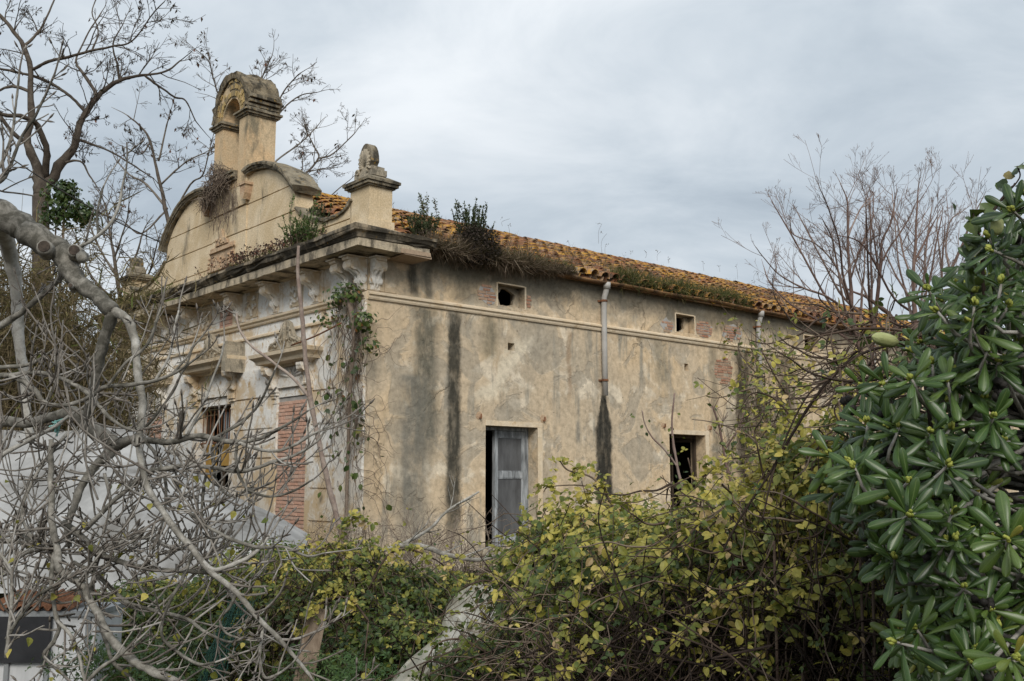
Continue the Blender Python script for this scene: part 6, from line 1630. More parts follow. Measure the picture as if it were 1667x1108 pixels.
def bramble(label, mounds, canes, tri, size, tint, seed, group='bramble bushes in front of the house', leafm='bramble', tmpl=(OV2, OV2F), under=0.6, arch=1.0, nl=3, single=0, name='bramble_bush', cat='bush', top_yellow=0.2, low=0.35):
    """mounds: (u, v, dist, rx, ry, rz); canes per mound, leaves per mound"""
    rg = np.random.default_rng(seed)
    b0 = P(mounds[0][0], mounds[0][1], mounds[0][2]); b0[2] = 0
    t_ = thing(name, label, cat, tuple(b0), group)
    cb, db, lb = Buf(), Buf(), Buf()
    allpos = []; alln = []
    for (u, v, dist, rx, ry, rz) in mounds:
        c = P(u, v, dist); rad = np.array([rx, ry, rz])
        kk = int(canes * (rx * rz) ** 0.5 * 1.6)
        for k in range(kk):                                          # arching live canes
            a = rg.uniform(0, 2 * math.pi); base = np.array([c[0] + rg.normal(0, 0.35) * rx, c[1] + rg.uniform(-0.3, 0.6) * ry, 0])
            d = rvec(rg); d[2] = abs(d[2]); top = c + d * rad * rg.uniform(0.75, 1.12)
            end = top + np.array([(top[0] - base[0]) * 0.5 + rg.normal(0, 0.2), rg.normal(0, 0.2) - 0.1, -rg.uniform(0.1, 0.6) * arch]) * np.array([1, 1, 1])
            end[2] = max(0.02, end[2])
            mid = (base + top) / 2 + np.array([0, 0, 0.12]) + rg.normal(0, 0.08, 3)
            p = spline([base, mid, top, end], 6); p[1:-1] += rg.normal(0, 0.012, p[1:-1].shape)
            cb.tube(p, np.linspace(0.0055, 0.0018, len(p)) * rg.uniform(0.7, 1.2), 4, rg.random(), cap=False)
            n_ = int(rg.integers(3, 9)); t_i = rg.integers(len(p) // 3, len(p), n_)
            allpos.append(p[t_i] + rg.normal(0, 0.02, (n_, 3))); alln.append(np.tile([0, -0.35, 0.8], (n_, 1)) + rg.normal(0, 0.35, (n_, 3)))
        for k in range(int(kk * 2.2 * under)):                       # dead canes tangled inside, down to the ground, coloured dark for shade
            a = c + rg.normal(0, 0.5, 3) * rad; a[2] = max(0.03, rg.uniform(0.0, c[2] + rz * 0.2))
            d = unit(rvec(rg) * (1, 1, 0.7) + np.array([0, 0, 0.05])) * rg.uniform(0.3, 0.8); b_ = a + d; b_[2] = max(0.02, b_[2])
            p = spline([a, (a + b_) / 2 + rg.normal(0, 0.10, 3), b_], 5)
            db.tube(p, np.linspace(0.005, 0.002, len(p)) * rg.uniform(0.6, 1.3), 3, rg.random(), cap=False)
        n_ = int(tri * 1.0)
        d = rg.normal(size=(n_, 3)); d[:, 2] = np.abs(d[:, 2]) * np.where(rg.random(n_) < low, -0.6, 1.0) + 0.1
        d /= np.linalg.norm(d, axis=1)[:, None]
        rr = rg.uniform(0.60, 1.05, n_) + 0.26 * clump(d * 2 + c, 3.0, seed) + rg.exponential(0.03, n_)
        pos = c + d * rad * rr[:, None]; ok = pos[:, 2] > 0.04
        allpos.append(pos[ok]); alln.append((d * 0.7 + np.array([0, -0.25, 0.55]) + rg.normal(0, 0.35, d.shape))[ok])
    pos = np.vstack(allpos); nrm = np.vstack(alln); k = len(pos)
    zt = max(m[4] for m in mounds)
    hz = np.clip((pos[:, 2] - (P(*mounds[0][:3])[2] - 0.3)) / 0.8, 0, 1)
    rnd = np.clip(tint + 0.20 * clump(pos, 2.6, seed * 0.7) + top_yellow * (hz - 0.5) + rg.normal(0, 0.16, k), 0, 1)
    sz = size * rg.uniform(0.5, 1.3, k)
    vis = np.argsort(np.linalg.norm(pos - np.array([0, 0, EY]), axis=1) - 0.8 * pos[:, 2])
    one = vis[:single]; rest = vis[single:]
    trifoliate(lb, pos[rest], nrm[rest], sz[rest], rnd[rest], rg, tmpl, nl)
    part(cb, 'canes', M['cane'], t_, True, kind='stuff'); part(db, 'dead_canes', M['darkcane'], t_, True, kind='stuff')
    part(lb, 'foliage', M[leafm], t_, kind='stuff')
    if single:
        mes = []
        for q in range(24):
            bb = Buf(); trifoliate(bb, np.zeros((1, 3)), np.array([[0, 0, 1.0]]), np.array([1.0]), np.array([np.clip(tint + (q / 24 - 0.5) * 0.9, 0, 1)]), rg, tmpl, nl); mes.append(bb.mesh('leaf', M[leafm]))
        F = frames(nrm[one], rg)
        for i, j in enumerate(one):
            o = link('leaf', mes[int(np.clip((rnd[j] - tint) / 0.9 + 0.5, 0, 0.999) * 24)], t_)
            mt = Matrix((F[i] * sz[j]).tolist()).to_4x4(); mt.translation = Vector(pos[j] - b0); o.matrix_local = mt
    return t_

bramble('broad bramble hedge with yellow-green leaves and a dark hollow below at right centre',
        [(1180, 945, 4.7, 0.85, 0.7, 0.38), (1060, 950, 5.0, 0.55, 0.6, 0.32), (1290, 910, 4.4, 0.5, 0.6, 0.46), (1370, 840, 4.2, 0.32, 0.5, 0.42)], 70, 1150, 0.040, 0.55, 101, single=290, low=0.2, top_yellow=0.45)
bramble('yellow-leaved bramble mound in front of the tall French window and pipe stain',
        [(950, 915, 6.2, 0.42, 0.5, 0.40), (885, 950, 6.4, 0.34, 0.5, 0.30), (1015, 895, 6.0, 0.30, 0.4, 0.27), (1045, 940, 5.8, 0.4, 0.4, 0.26)], 50, 1000, 0.047, 0.60, 102, top_yellow=0.5)
bramble('low bramble mound with yellow leaves left of the white plastic sheet',
        [(575, 955, 8.2, 0.34, 0.4, 0.40), (520, 990, 8.5, 0.40, 0.4, 0.34), (470, 960, 8.9, 0.30, 0.4, 0.32), (640, 980, 8.0, 0.38, 0.4, 0.30), (700, 985, 8.1, 0.32, 0.4, 0.26), (750, 975, 8.4, 0.25, 0.4, 0.20), (600, 1030, 7.6, 0.40, 0.35, 0.24), (665, 1055, 7.3, 0.34, 0.3, 0.22), (560, 1075, 7.4, 0.36, 0.3, 0.20)], 120, 360, 0.047, 0.47, 103, top_yellow=0.40)
bramble('dark bramble tangle filling the bottom right corner under the hedge',
        [(1130, 1075, 4.3, 0.75, 0.4, 0.40), (1290, 1060, 4.0, 0.5, 0.4, 0.45), (1000, 1085, 4.9, 0.5, 0.4, 0.30), (1400, 1000, 3.8, 0.4, 0.4, 0.5)], 60, 130, 0.040, 0.56, 104, under=4.5, top_yellow=0.1)
bramble('green bramble growth to the right of the white plastic sheet',
        [(885, 1035, 6.0, 0.33, 0.4, 0.30), (925, 1010, 5.7, 0.35, 0.4, 0.30), (800, 1095, 6.2, 0.35, 0.3, 0.18)], 60, 480, 0.052, 0.42, 105, top_yellow=0.2, low=0.5)
bramble('deep green undergrowth behind the lower fig limbs beside the white cabinet',
        [(300, 1020, 9.8, 0.9, 0.7, 0.38), (400, 985, 9.6, 0.6, 0.6, 0.40), (235, 1000, 10.2, 0.5, 0.6, 0.35), (440, 940, 10.2, 0.55, 0.5, 0.36), (350, 1080, 8.6, 0.8, 0.4, 0.28)], 40, 620, 0.062, 0.36, 106, top_yellow=0.25)
bramble('bright green herbs at the bottom edge beside the white cabinet',
        [(150, 1098, 7.6, 0.42, 0.3, 0.26), (205, 1085, 7.9, 0.35, 0.3, 0.28), (255, 1110, 7.2, 0.35, 0.3, 0.22)], 6, 190, 0.06, 0.32, 107, 'clumps of green herbs', 'herb', (LAN, LANF), 0.2, nl=4, name='herb_clump', cat='plant')
bramble('bright green herbs at the bottom edge below the leaning plank',
        [(540, 1100, 6.8, 0.36, 0.3, 0.18), (585, 1112, 6.6, 0.3, 0.3, 0.16), (500, 1116, 6.9, 0.25, 0.3, 0.14)], 6, 170, 0.05, 0.42, 108, 'clumps of green herbs', 'herb', (LAN, LANF), 0.2, nl=4, name='herb_clump', cat='plant')

# long bramble arms standing out of the hedge, each its own spray of leaves
def spray(label, paths, dist, seed, n, size, lr, group='long bramble arms over the hedge', mat='cane', jit=0.035):
    rg = np.random.default_rng(seed); b0 = P(paths[0][0][0], paths[0][0][1], dist); b0[2] = 0
    t_ = thing('trailing_bramble', label, 'bramble', tuple(b0), group); q = Buf(); pp = []; seen = []
    for i, lm in enumerate(paths):
        p, r = limb(q, deepen(lm, dist, seen, rg, i, 0.25), dist, 5, 6, 0.25, rg); pp.append(p[len(p) // 5:])
    p0 = pp[0][0]; q.tube([b0, (b0 + p0) / 2 + (0.02, 0.03, 0), P(paths[0][0][0], paths[0][0][1], dist)], [0.007, 0.006, 0.005], 5)
    part(q, 'cane', M[mat], t_, True)
    if n:
        allp = np.vstack(pp); k = rg.integers(0, len(allp), n); lb = Buf()
        trifoliate(lb, allp[k] + rg.normal(0, jit, (n, 3)), np.tile([0, -0.55, 0.75], (n, 1)) + rg.normal(0, 0.45, (n, 3)), size * rg.uniform(0.6, 1.2, n), np.clip(rg.normal(*lr, n), 0, 1), rg, (OV2, OV2F), 3)
        part(lb, 'leaves', M['bramble'], t_, kind='stuff')
spray('bramble arm with yellow leaves reaching left over the pipe stain', [[(1010, 850, 4), (985, 800, 3.5), (960, 775, 3), (925, 765, 3), (908, 745, 2)], [(985, 800, 3), (945, 790, 2.5), (895, 792, 2), (885, 800, 2)]], 6.1, 111, 46, 0.05, (0.7, 0.13))
spray('bramble arm with pinkish leaves rising beside the dark second window', [[(1085, 860, 4), (1110, 820, 3.5), (1140, 780, 3), (1165, 765, 2.5), (1182, 770, 2)], [(1110, 820, 3), (1128, 790, 2.5), (1120, 745, 2)]], 5.6, 112, 40, 0.045, (0.72, 0.14))
spray('bramble arm with yellow leaves standing above the left mound near the dry scrub', [[(560, 940, 4), (552, 900, 3.5), (556, 862, 3), (580, 842, 2.5), (600, 850, 2)], [(552, 900, 3), (520, 880, 2.5), (495, 890, 2)]], 8.2, 121, 44, 0.055, (0.66, 0.14))
spray('bramble arm arching over the left mound towards the plastic sheet', [[(600, 960, 4), (630, 905, 3.5), (670, 895, 3), (715, 915, 2.5), (745, 945, 2)]], 7.7, 122, 46, 0.052, (0.7, 0.13))
spray('bramble arm with pale leaves lying over the top of the plastic sheet', [[(840, 990, 4), (815, 955, 3.5), (785, 945, 3), (750, 960, 2.5), (725, 990, 2), (715, 1030, 2)], [(785, 945, 3), (800, 985, 2), (780, 1030, 2)]], 6.4, 123, 24, 0.045, (0.6, 0.16))
spray('bramble arm with yellow leaves drooping beside the leaning plank', [[(600, 1010, 4), (570, 975, 3.5), (535, 975, 3), (505, 1000, 2.5), (485, 1040, 2)]], 6.9, 124, 40, 0.048, (0.68, 0.13))
spray('green bramble arm trailing down the tail of the plastic sheet', [[(790, 1060, 4), (750, 1040, 3.5), (710, 1050, 3), (690, 1090, 2.5), (680, 1120, 2)]], 5.9, 125, 30, 0.042, (0.42, 0.14))
spray('tall bramble arm with large yellow leaves in front of the wall creeper', [[(1310, 800, 4), (1300, 720, 4), (1285, 650, 3.5), (1278, 600, 3), (1290, 565, 2.5), (1300, 560, 2)], [(1285, 650, 3), (1255, 600, 2.5), (1240, 570, 2)], [(1280, 610, 3), (1310, 600, 2.5), (1330, 615, 2)]], 5.4, 113, 40, 0.042, (0.74, 0.15), jit=0.05)
spray('bramble arm with ochre leaves bending left above the hedge top', [[(1330, 780, 4), (1300, 700, 4), (1262, 650, 3), (1225, 640, 2.5), (1205, 665, 2)], [(1300, 700, 3), (1262, 690, 2.5), (1235, 715, 2)]], 5.0, 114, 36, 0.038, (0.70, 0.16), jit=0.05)
spray('long dark bare arm arching down from the green shrub across the hedge', [[(1540, 575, 6), (1477, 561, 6), (1434, 565, 5), (1390, 582, 5), (1363, 605, 5), (1329, 644, 5), (1294, 699, 5), (1254, 768, 4), (1200, 852, 4), (1150, 950, 3)], [(1363, 605, 4), (1310, 650, 3), (1262, 760, 3), (1240, 850, 3)]], 3.6, 115, 10, 0.035, (0.55, 0.2), mat='darkcane')
spray('long pale bare arm arching left from the green shrub over the roof end', [[(1560, 570, 6), (1530, 555, 6), (1467, 537, 5), (1400, 535, 5), (1340, 545, 4), (1310, 553, 3), (1285, 575, 2)], [(1340, 545, 3), (1316, 570, 2.5), (1304, 577, 2)]], 3.8, 116, 0, 0.03, (0.5, 0.1))
spray('straight pale bare arm slanting down left through the hedge top', [[(1590, 570, 5), (1522, 592, 5), (1460, 630, 4), (1398, 664, 4), (1368, 690, 3), (1330, 720, 3)]], 3.3, 117, 0, 0.03, (0.5, 0.1))
spray('bare grey forked arm crossing the dark hollow below the shrub', [[(1420, 905, 4), (1385, 880, 4), (1350, 850, 4), (1310, 826, 4), (1292, 815, 3)], [(1350, 850, 3), (1330, 870, 2.5), (1292, 880, 2)], [(1310, 826, 3), (1320, 800, 2.5), (1335, 790, 2)]], 3.5, 118, 0, 0.03, (0.5, 0.1))
spray('bramble arm with dangling yellow leaves hanging in the dark hollow', [[(1260, 880, 3), (1240, 930, 3), (1225, 980, 3), (1230, 1040, 2.5), (1222, 1090, 2)], [(1240, 930, 2.5), (1265, 960, 2), (1270, 1010, 2)]], 3.7, 119, 34, 0.036, (0.68, 0.12))
spray('bramble arm with pale leaves hanging at the far right of the hollow', [[(1400, 900, 3), (1380, 940, 3), (1340, 960, 3), (1330, 1030, 2.5), (1345, 1080, 2)], [(1380, 940, 2), (1420, 930, 2), (1450, 920, 2)]], 3.5, 120, 30, 0.034, (0.62, 0.13))

# ------------------------------------------------------------------ evergreen shrub on the right
def pitto_leaf():
    rows = [(0.0, 0.10), (0.18, 0.30), (0.40, 0.68), (0.60, 0.95), (0.76, 1.0), (0.88, 0.86), (0.96, 0.52), (1.0, 0.12)]
    cols = [(-1.0, -0.060), (-0.55, 0.012), (0.0, -0.012), (0.55, 0.012), (1.0, -0.060)]
    v = []; m = []
    for t_, hw in rows:
        for c, z in cols:
            v.append((c * hw * 0.132, t_, z * (0.4 + hw * 0.6) - 0.16 * t_ ** 2.2)); m.append(1.0 - min(1.0, abs(c) * 1.9))
    f = [[i * 5 + j, i * 5 + j + 1, (i + 1) * 5 + j + 1, (i + 1) * 5 + j] for i in range(len(rows) - 1) for j in range(4)]
    return np.array(v), np.array(f), np.array(m)
PT, PTF, PTM = pitto_leaf()
rg = np.random.default_rng(131)
b0 = np.array([2.0, 3.4, 0.0])
pit = thing('evergreen_shrub', 'large evergreen shrub with leathery dark leaf rosettes at the right edge', 'shrub', tuple(b0))
LB_V = [285, 330, 400, 470, 560, 600, 640, 740, 800, 880, 930, 1000, 1060, 1130]
LB_U = [1660, 1620, 1590, 1500, 1485, 1440, 1372, 1310, 1360, 1400, 1450, 1465, 1445, 1450]
ros = []
def add_ros(u, v, dist, n_, sc=1.0, nl=None): ros.append((P(u, v, dist), unit(np.array(n_, float)), sc, nl or int(rg.integers(9, 15))))
for (u, v, dist, nn) in ((1480, 838, 2.25, (-0.15, -1.0, 0.25)), (1543, 757, 2.3, (0.05, -0.9, 0.5)), (1352, 740, 2.75, (-0.55, -0.7, 0.45)), (1463, 695, 2.55, (-0.1, -0.6, 0.9)), (1412, 690, 2.7, (-0.3, -0.5, 0.9)),
                         (1478, 784, 2.35, (-0.1, -0.9, 0.4)), (1640, 878, 2.15, (-0.6, -0.9, 0.2)), (1545, 700, 2.5, (0.1, -0.6, 0.8)), (1535, 490, 2.7, (-0.6, -0.6, 0.6)), (1600, 450, 2.75, (-0.3, -0.5, 0.9)),
                         (1640, 500, 2.5, (0, -0.7, 0.7)), (1560, 560, 2.7, (-0.4, -0.8, 0.5)), (1625, 590, 2.5, (-0.2, -0.8, 0.6)), (1600, 650, 2.6, (0, -0.8, 0.7)), (1520, 1000, 2.7, (-0.4, -0.9, 0.4)), (1470, 1040, 2.9, (-0.6, -0.8, 0.4)), (1610, 990, 2.5, (-0.1, -1, 0.2)), (1580, 1075, 2.4, (-0.2, -1, 0.4)), (1650, 1070, 2.2, (0, -1, 0.3)), (1400, 790, 2.7, (-0.5, -0.8, 0.2)), (1440, 900, 2.7, (-0.5, -0.9, -0.1))):
    add_ros(u, v, dist, nn, 1.0, 14)
for k in range(420):
    v = rg.uniform(330, 1180); ul = np.interp(v, LB_V, LB_U)
    u = ul + 8 + rg.exponential(190) if k % 2 else rg.uniform(ul + 10, 2150)
    dist = 2.45 + 1.0 * rg.random() ** 1.3
    if v > 880 and rg.random() < 0.35: continue
    edge = max(0, 1 - (u - ul) / 160)
    add_ros(u, v, dist, np.array([-0.2 - 0.5 * edge, -0.7, 0.55]) + rg.normal(0, 0.32, 3), rg.uniform(0.8, 1.05))
lp, lM, lr_ = [], [], []
twb = Buf(); bud = Buf(); cap = Buf()
hub = np.array([2.05, 3.35, 1.25])
limbs_ = [spline([b0 + rg.normal(0, 0.05, 3) * (1, 1, 0), b0 + np.array([rg.normal(0, 0.12), rg.normal(0, 0.12), 0.7]), hub + np.array([rg.normal(0, 0.5), rg.normal(-0.1, 0.25), rg.uniform(-0.3, 0.9)])], 6) for _ in range(9)]
for L_ in limbs_: twb.tube(L_, np.linspace(0.032, 0.014, len(L_)), 7, rg.random())
lpts = np.vstack([L_[6:] for L_ in limbs_])
for (c, nn, sc, nl) in ros:
    j = np.argmin(np.linalg.norm(lpts - (c - nn * 0.5), axis=1)); a = lpts[j]
    m_ = (a + c) / 2 + rg.normal(0, 0.05, 3) - np.array([0, 0, 0.06])
    twb.tube(spline([a, m_, c - nn * 0.12, c], 4), np.linspace(0.009, 0.0035, 13), 5, rg.random())
    s1 = unit(np.cross(nn, rvec(rg))); s2 = np.cross(nn, s1)
    base_r = np.clip(rg.normal(0.38, 0.21), 0.05, 0.8)
    for i in range(nl):
        a_ = i * 2.39996 + rg.normal(0, 0.15); f_ = i / nl
        e = 0.95 - 1.25 * f_ + rg.normal(0, 0.16)
        rad_ = s1 * math.cos(a_) + s2 * math.sin(a_)
        ax = nn * math.sin(e) + rad_ * math.cos(e); nz = nn * math.cos(e) - rad_ * math.sin(e)
        ax = unit(ax + np.array([0, 0, -0.08 * f_])); x_ = np.cross(ax, nz); x_ = unit(x_); nz = np.cross(x_, ax)
        L = sc * (0.055 + 0.052 * f_ ** 0.6) * rg.uniform(0.72, 1.15)
        lp.append(c + ax * 0.006 - nn * 0.035 * f_); lM.append(np.stack([x_, ax, nz], 1) * L)
        lr_.append(np.clip(base_r + rg.normal(0, 0.10) + (0.2 if f_ < 0.15 else 0) + (0.42 if rg.random() < 0.008 else 0), 0, 1))
    for i in range(6):
        o_ = c + nn * 0.006 + rvec(rg) * 0.006; bud.tube([o_, o_ + nn * 0.008, o_ + nn * 0.015], [0.004, 0.005, 0.0015], 5, rg.random())
    if rg.random() < 0.22:
        cc = c - nn * 0.05 + rvec(rg) * 0.05 - np.array([0, 0, 0.03])
        for i in range(int(rg.integers(4, 9))):
            o_ = cc + rvec(rg) * 0.02; d_ = rvec(rg); cap.tube([o_ - d_ * 0.010, o_ - d_ * 0.005, o_ + d_ * 0.005, o_ + d_ * 0.010], [0.003, 0.010, 0.010, 0.003], 6, rg.random())
lp = np.array(lp); lM = np.array(lM); lr_ = np.array(lr_)
# the 300 leaves that show largest: single objects; the rest one part
uv_y = lp[:, 1] * math.cos(PITCH) + (lp[:, 2] - EY) * math.sin(PITCH)
inside = np.abs(lp[:, 0] / uv_y) < 0.51
sel = np.argsort(uv_y + np.where(inside, 0, 50))[:300]; rest = np.setdiff1d(np.arange(len(lp)), sel)
lb = Buf(); lb.scatter(PT, PTF, lM[rest], lp[rest], lr_[rest], aux=PTM)
part(lb, 'foliage', M['pitto'], pit, True, kind='stuff')
mes = []
for q in range(16):
    bb = Buf(); bb.scatter(PT, PTF, np.eye(3)[None], np.zeros((1, 3)), [q / 15], aux=PTM); mes.append(bb.mesh('leaf', M['pitto'], True))
for i in sel:
    o = link('leaf', mes[int(round(lr_[i] * 15))], pit); mt = Matrix(lM[i].tolist()).to_4x4(); mt.translation = Vector(lp[i] - b0); o.matrix_local = mt
part(twb, 'branches', M['fig'], pit, True); part(bud, 'buds', M['bud'], pit, True, kind='stuff'); part(cap, 'seed_capsules', M['capsule'], pit, True, kind='stuff')

# climbing vine with ribbed green pods
def pod_vine(label, paths, dist, pods, seed, nleaf, lsize=0.045):
    rg = np.random.default_rng(seed); b1 = P(paths[0][0][0], paths[0][0][1], dist); g0 = b1.copy(); g0[2] = 0
    t_ = thing('pod_vine', label, 'vine', tuple(g0), 'climbing vines with green pods'); q = Buf(); pp = []
    q.tube(spline([g0, (g0 + b1) / 2 + rg.normal(0, 0.1, 3), b1], 5), 0.006, 5)
    for lm in paths:
        p, r = limb(q, lm, dist, 5, 6, 0.5, rg); pp.append(p)
    part(q, 'stem', M['darkcane'], t_, True)
    allp = np.vstack(pp); k = rg.integers(0, len(allp), nleaf); lb = Buf()
    leaves(lb, allp[k] + rg.normal(0, 0.018, (nleaf, 3)), rg.normal(0, 0.6, (nleaf, 3)) + (-0.2, -0.7, 0.4), lsize * rg.uniform(0.6, 1.2, nleaf), np.clip(rg.normal(0.35, 0.2, nleaf), 0, 1), rg, (HEART, HEARTF))
    part(lb, 'leaves', M['ivy'], t_, kind='stuff')
    for (u, v, L, w, ang) in pods:
        q = Buf(); c = P(u, v, dist - 0.05); s = dist / FPX
        ax = np.array([math.cos(ang), 0.15, math.sin(ang)]); ax /= np.linalg.norm(ax)
        n_ = 12; tt = np.linspace(-1, 1, n_); pr = np.maximum(0.04, (1 - np.abs(tt) ** 2.6) ** 0.6) * w * s / 2
        sides = 20; sx = unit(np.cross(ax, (0, 1, 0.2))); sy2 = np.cross(ax, sx)
        v_ = []
        for i in range(n_):
            for j in range(sides):
                a = 2 * math.pi * j / sides; rr = pr[i] * (1 + 0.07 * math.cos(a * 8)); v_.append(c + ax * tt[i] * L * s / 2 + (sx * math.cos(a) + sy2 * math.sin(a)) * rr)
        q.quads(v_, [[i * sides + j, i * sides + (j + 1) % sides, (i + 1) * sides + (j + 1) % sides, (i + 1) * sides + j] for i in range(n_ - 1) for j in range(sides)])
        part(q, 'pod', M['pod'], t_, True)
pod_vine('vine topping the evergreen shrub with dark round leaves and a ribbed green pod', [[(1602, 520, 6), (1601, 470, 6), (1600, 430, 6), (1606, 385, 6), (1618, 345, 5), (1640, 312, 4), (1652, 298, 3)], [(1612, 360, 3), (1645, 350, 3), (1680, 330, 2.5)], [(1604, 400, 3), (1590, 372, 2.5), (1583, 345, 2)], [(1640, 312, 3), (1660, 290, 2), (1656, 270, 2)]], 2.6, [(1623, 368, 34, 20, 1.35)], 141, 42, 0.042)
pod_vine('vine stem over the hedge carrying a long pale green pod at its tip', [[(1500, 575, 4), (1480, 566, 4), (1462, 558, 3)]], 2.9, [(1441, 553, 48, 21, -0.22)], 142, 3)
pod_vine('vine in the bramble hedge with one dull green pod hanging among the leaves', [[(1290, 830, 3), (1272, 845, 3), (1262, 856, 3)]], 4.0, [(1252, 876, 36, 17, 1.1)], 143, 4)

# leafless climbers tangled between hedge, shrub and wall
def tangle(label, box, n, nl, seed, mat='cane', size=0.035, lr=(0.55, 0.2), rad=0.0035):
    rg = np.random.default_rng(seed); u0, u1, v0, v1, d0, d1 = box
    b0 = P((u0 + u1) / 2, v1, (d0 + d1) / 2); b0[2] = 0
    t_ = thing('climber_tangle', label, 'climbing plant', tuple(b0), 'climber tangles over the hedge'); q = Buf(); lp_ = []
    for k in range(n):
        u, v, dd = rg.uniform(u0, u1), rg.uniform(v0, v1), rg.uniform(d0, d1)
        s = dd / FPX; a = rg.normal(2.5, 0.7) if rg.random() < 0.6 else rg.uniform(0, 6.3); L = rg.uniform(50, 190); pts = []
        for i in range(6):
            pts.append(P(u, v, dd)); u += math.cos(a) * L / 5; v -= math.sin(a) * L / 5 * -0.8; a += rg.normal(0.12, 0.3); dd += rg.normal(0, 0.05)
        p = spline(pts, 4); q.tube(p, np.linspace(1.2, 0.5, len(p)) * rad * rg.uniform(0.5, 1.4), 4, rg.random(), cap=False); lp_.append(p)
    g0 = P((u0 + u1) / 2, v1, (d0 + d1) / 2)
    for k in range(6): q.tube(spline([b0 + rg.normal(0, 0.1, 3) * (1, 1, 0), (b0 + g0) / 2 + rg.normal(0, 0.1, 3), g0 + rg.normal(0, 0.15, 3)], 5), rad * 1.3, 4, 0.4, cap=False)
    part(q, 'stems', M[mat], t_, True)
    lp_ = np.vstack(lp_); i = rg.integers(0, len(lp_), nl); lb = Buf()
    trifoliate(lb, lp_[i] + rg.normal(0, 0.02, (nl, 3)), rg.normal(0, 0.5, (nl, 3)) + (0, -0.6, 0.6), size * rg.uniform(0.6, 1.3, nl), np.clip(rg.normal(*lr, nl), 0, 1), rg, (OV2, OV2F), 3)
    part(lb, 'leaves', M['bramble'], t_, kind='stuff')
tangle('loose tangle of climbers with yellow leaves before the creeper on the wall', (1225, 1420, 580, 760, 5.0, 6.2), 50, 48, 171, size=0.042, lr=(0.66, 0.17))
tangle('dense brown climber tangle beside the left side of the evergreen shrub', (1360, 1560, 555, 690, 3.2, 4.2), 110, 70, 172, size=0.03, lr=(0.5, 0.2))
tangle('twiggy climbers over the bottom of the bare saplings at the roof end', (1345, 1530, 510, 650, 6.5, 9.0), 100, 80, 173, size=0.06, lr=(0.5, 0.2), rad=0.006)
tangle('brown climber stems sprawling over the middle of the bramble hedge', (1080, 1400, 760, 960, 3.6, 4.3), 60, 130, 174, size=0.036, lr=(0.62, 0.18))
tangle('pale dry stems leaning in the brambles right of the plastic sheet', (830, 1060, 960, 1110, 4.6, 5.4), 70, 50, 175, mat='dryvine', size=0.036, lr=(0.5, 0.18), rad=0.003)

# ------------------------------------------------------------------ creepers on the house
rg = np.random.default_rng(151)
b0 = HL(-0.1, 0.25, -EY); cr = thing('corner_creeper', 'mostly bare creeper hanging down the near house corner with a leafy knot on top', 'climbing plant', tuple(b0))
q = Buf(); lb = Buf(); lpos = []
trunk = spline([HL(-0.16, 0.28, -1.7), HL(-0.2, 0.22, -0.6), HL(-0.14, 0.30, 0.6), HL(-0.2, 0.18, 1.6), HL(-0.17, 0.14, 2.3), HL(-0.24, 0.10, 2.8), HL(-0.28, 0.16, 3.15), HL(-0.24, 0.42, 3.28), HL(-0.16, 0.66, 3.2), HL(-0.12, 0.74, 3.08)], 7)
q.tube(trunk, np.interp(np.linspace(0, 1, len(trunk)), [0, 0.5, 0.75, 1], [0.03, 0.035, 0.075, 0.03]), 8)
for k in range(84):
    y0 = rg.uniform(-0.25, 1.5) if k % 3 else rg.uniform(-0.1, 0.5); z0 = rg.uniform(1.0, 3.3) if k % 2 else rg.uniform(2.7, 3.35)
    pts = []; y = y0 * 0.7; n_ = int(rg.integers(6, 16)); z = z0; o = -rg.uniform(0.03, 0.3)
    for i in range(n_):
        pts.append(HL(o + (0.02 if y > 0 else -0.02) + rg.normal(0, 0.03), y, max(-1.65, z))); y += rg.normal(0, 0.10); z -= rg.uniform(0.08, 0.34) * (1 if rg.random() < 0.88 else -0.6); o = min(-0.03, o + rg.normal(0, 0.05))
    p = spline(pts, 4); q.tube(p, np.linspace(0.008, 0.003, len(p)) * rg.uniform(0.6, 1.2), 3, rg.random(), cap=False)
    if k % 2: lpos += list(p[rg.integers(0, len(p), 3)])
for k in range(22):                                   # strands straying over the side wall
    x = 0.05; z = rg.uniform(-0.5, 3.0); pts = [HL(-0.1, -0.03, z)]; a = rg.uniform(-1.5, 0.9); n_ = int(rg.integers(4, 10))
    for i in range(n_):
        x += rg.uniform(0.04, 0.14); z += 0.12 * math.sin(a) + rg.normal(0, 0.05); a += rg.normal(-0.1, 0.4); pts.append(HL(x, -rg.uniform(0.02, 0.12), max(-1.6, z)))
    p = spline(pts, 4); q.tube(p, np.linspace(0.006, 0.0025, len(p)), 3, rg.random(), cap=False)
part(q, 'stems', M['dryvine'], cr, True)
lpos = np.array(lpos); k = len(lpos)
leaves(lb, lpos, rg.normal(0, 0.5, (k, 3)) + (-0.2, -0.7, 0.2), rg.uniform(0.07, 0.15, k), np.clip(rg.normal(0.55, 0.25, k), 0, 1), rg, (OV, OVF), rg.normal(0, 0.5, (k, 3)) + (0, 0, -0.8))
for (cx_, cy_, cz_, rr, n_) in ((-0.25, 0.55, 3.3, 0.30, 95), (-0.28, 0.12, 3.30, 0.24, 95), (-0.2, -0.18, 2.80, 0.28, 120), (-0.15, -0.32, 2.35, 0.22, 45), (-0.28, 0.9, 2.95, 0.28, 45)):
    c = HL(cx_, cy_, cz_); d = rg.normal(size=(n_, 3)); d /= np.linalg.norm(d, axis=1)[:, None]
    leaves(lb, c + d * rr * rg.uniform(0.3, 1.1, n_)[:, None] * (1, 1, 0.9), d + (0, -0.5, 0.4), rg.uniform(0.05, 0.10, n_), np.clip(rg.normal(0.6, 0.22, n_), 0, 1), rg, (OV, OVF), rg.normal(0, 0.6, (n_, 3)) + (0.2, 0, -0.6))
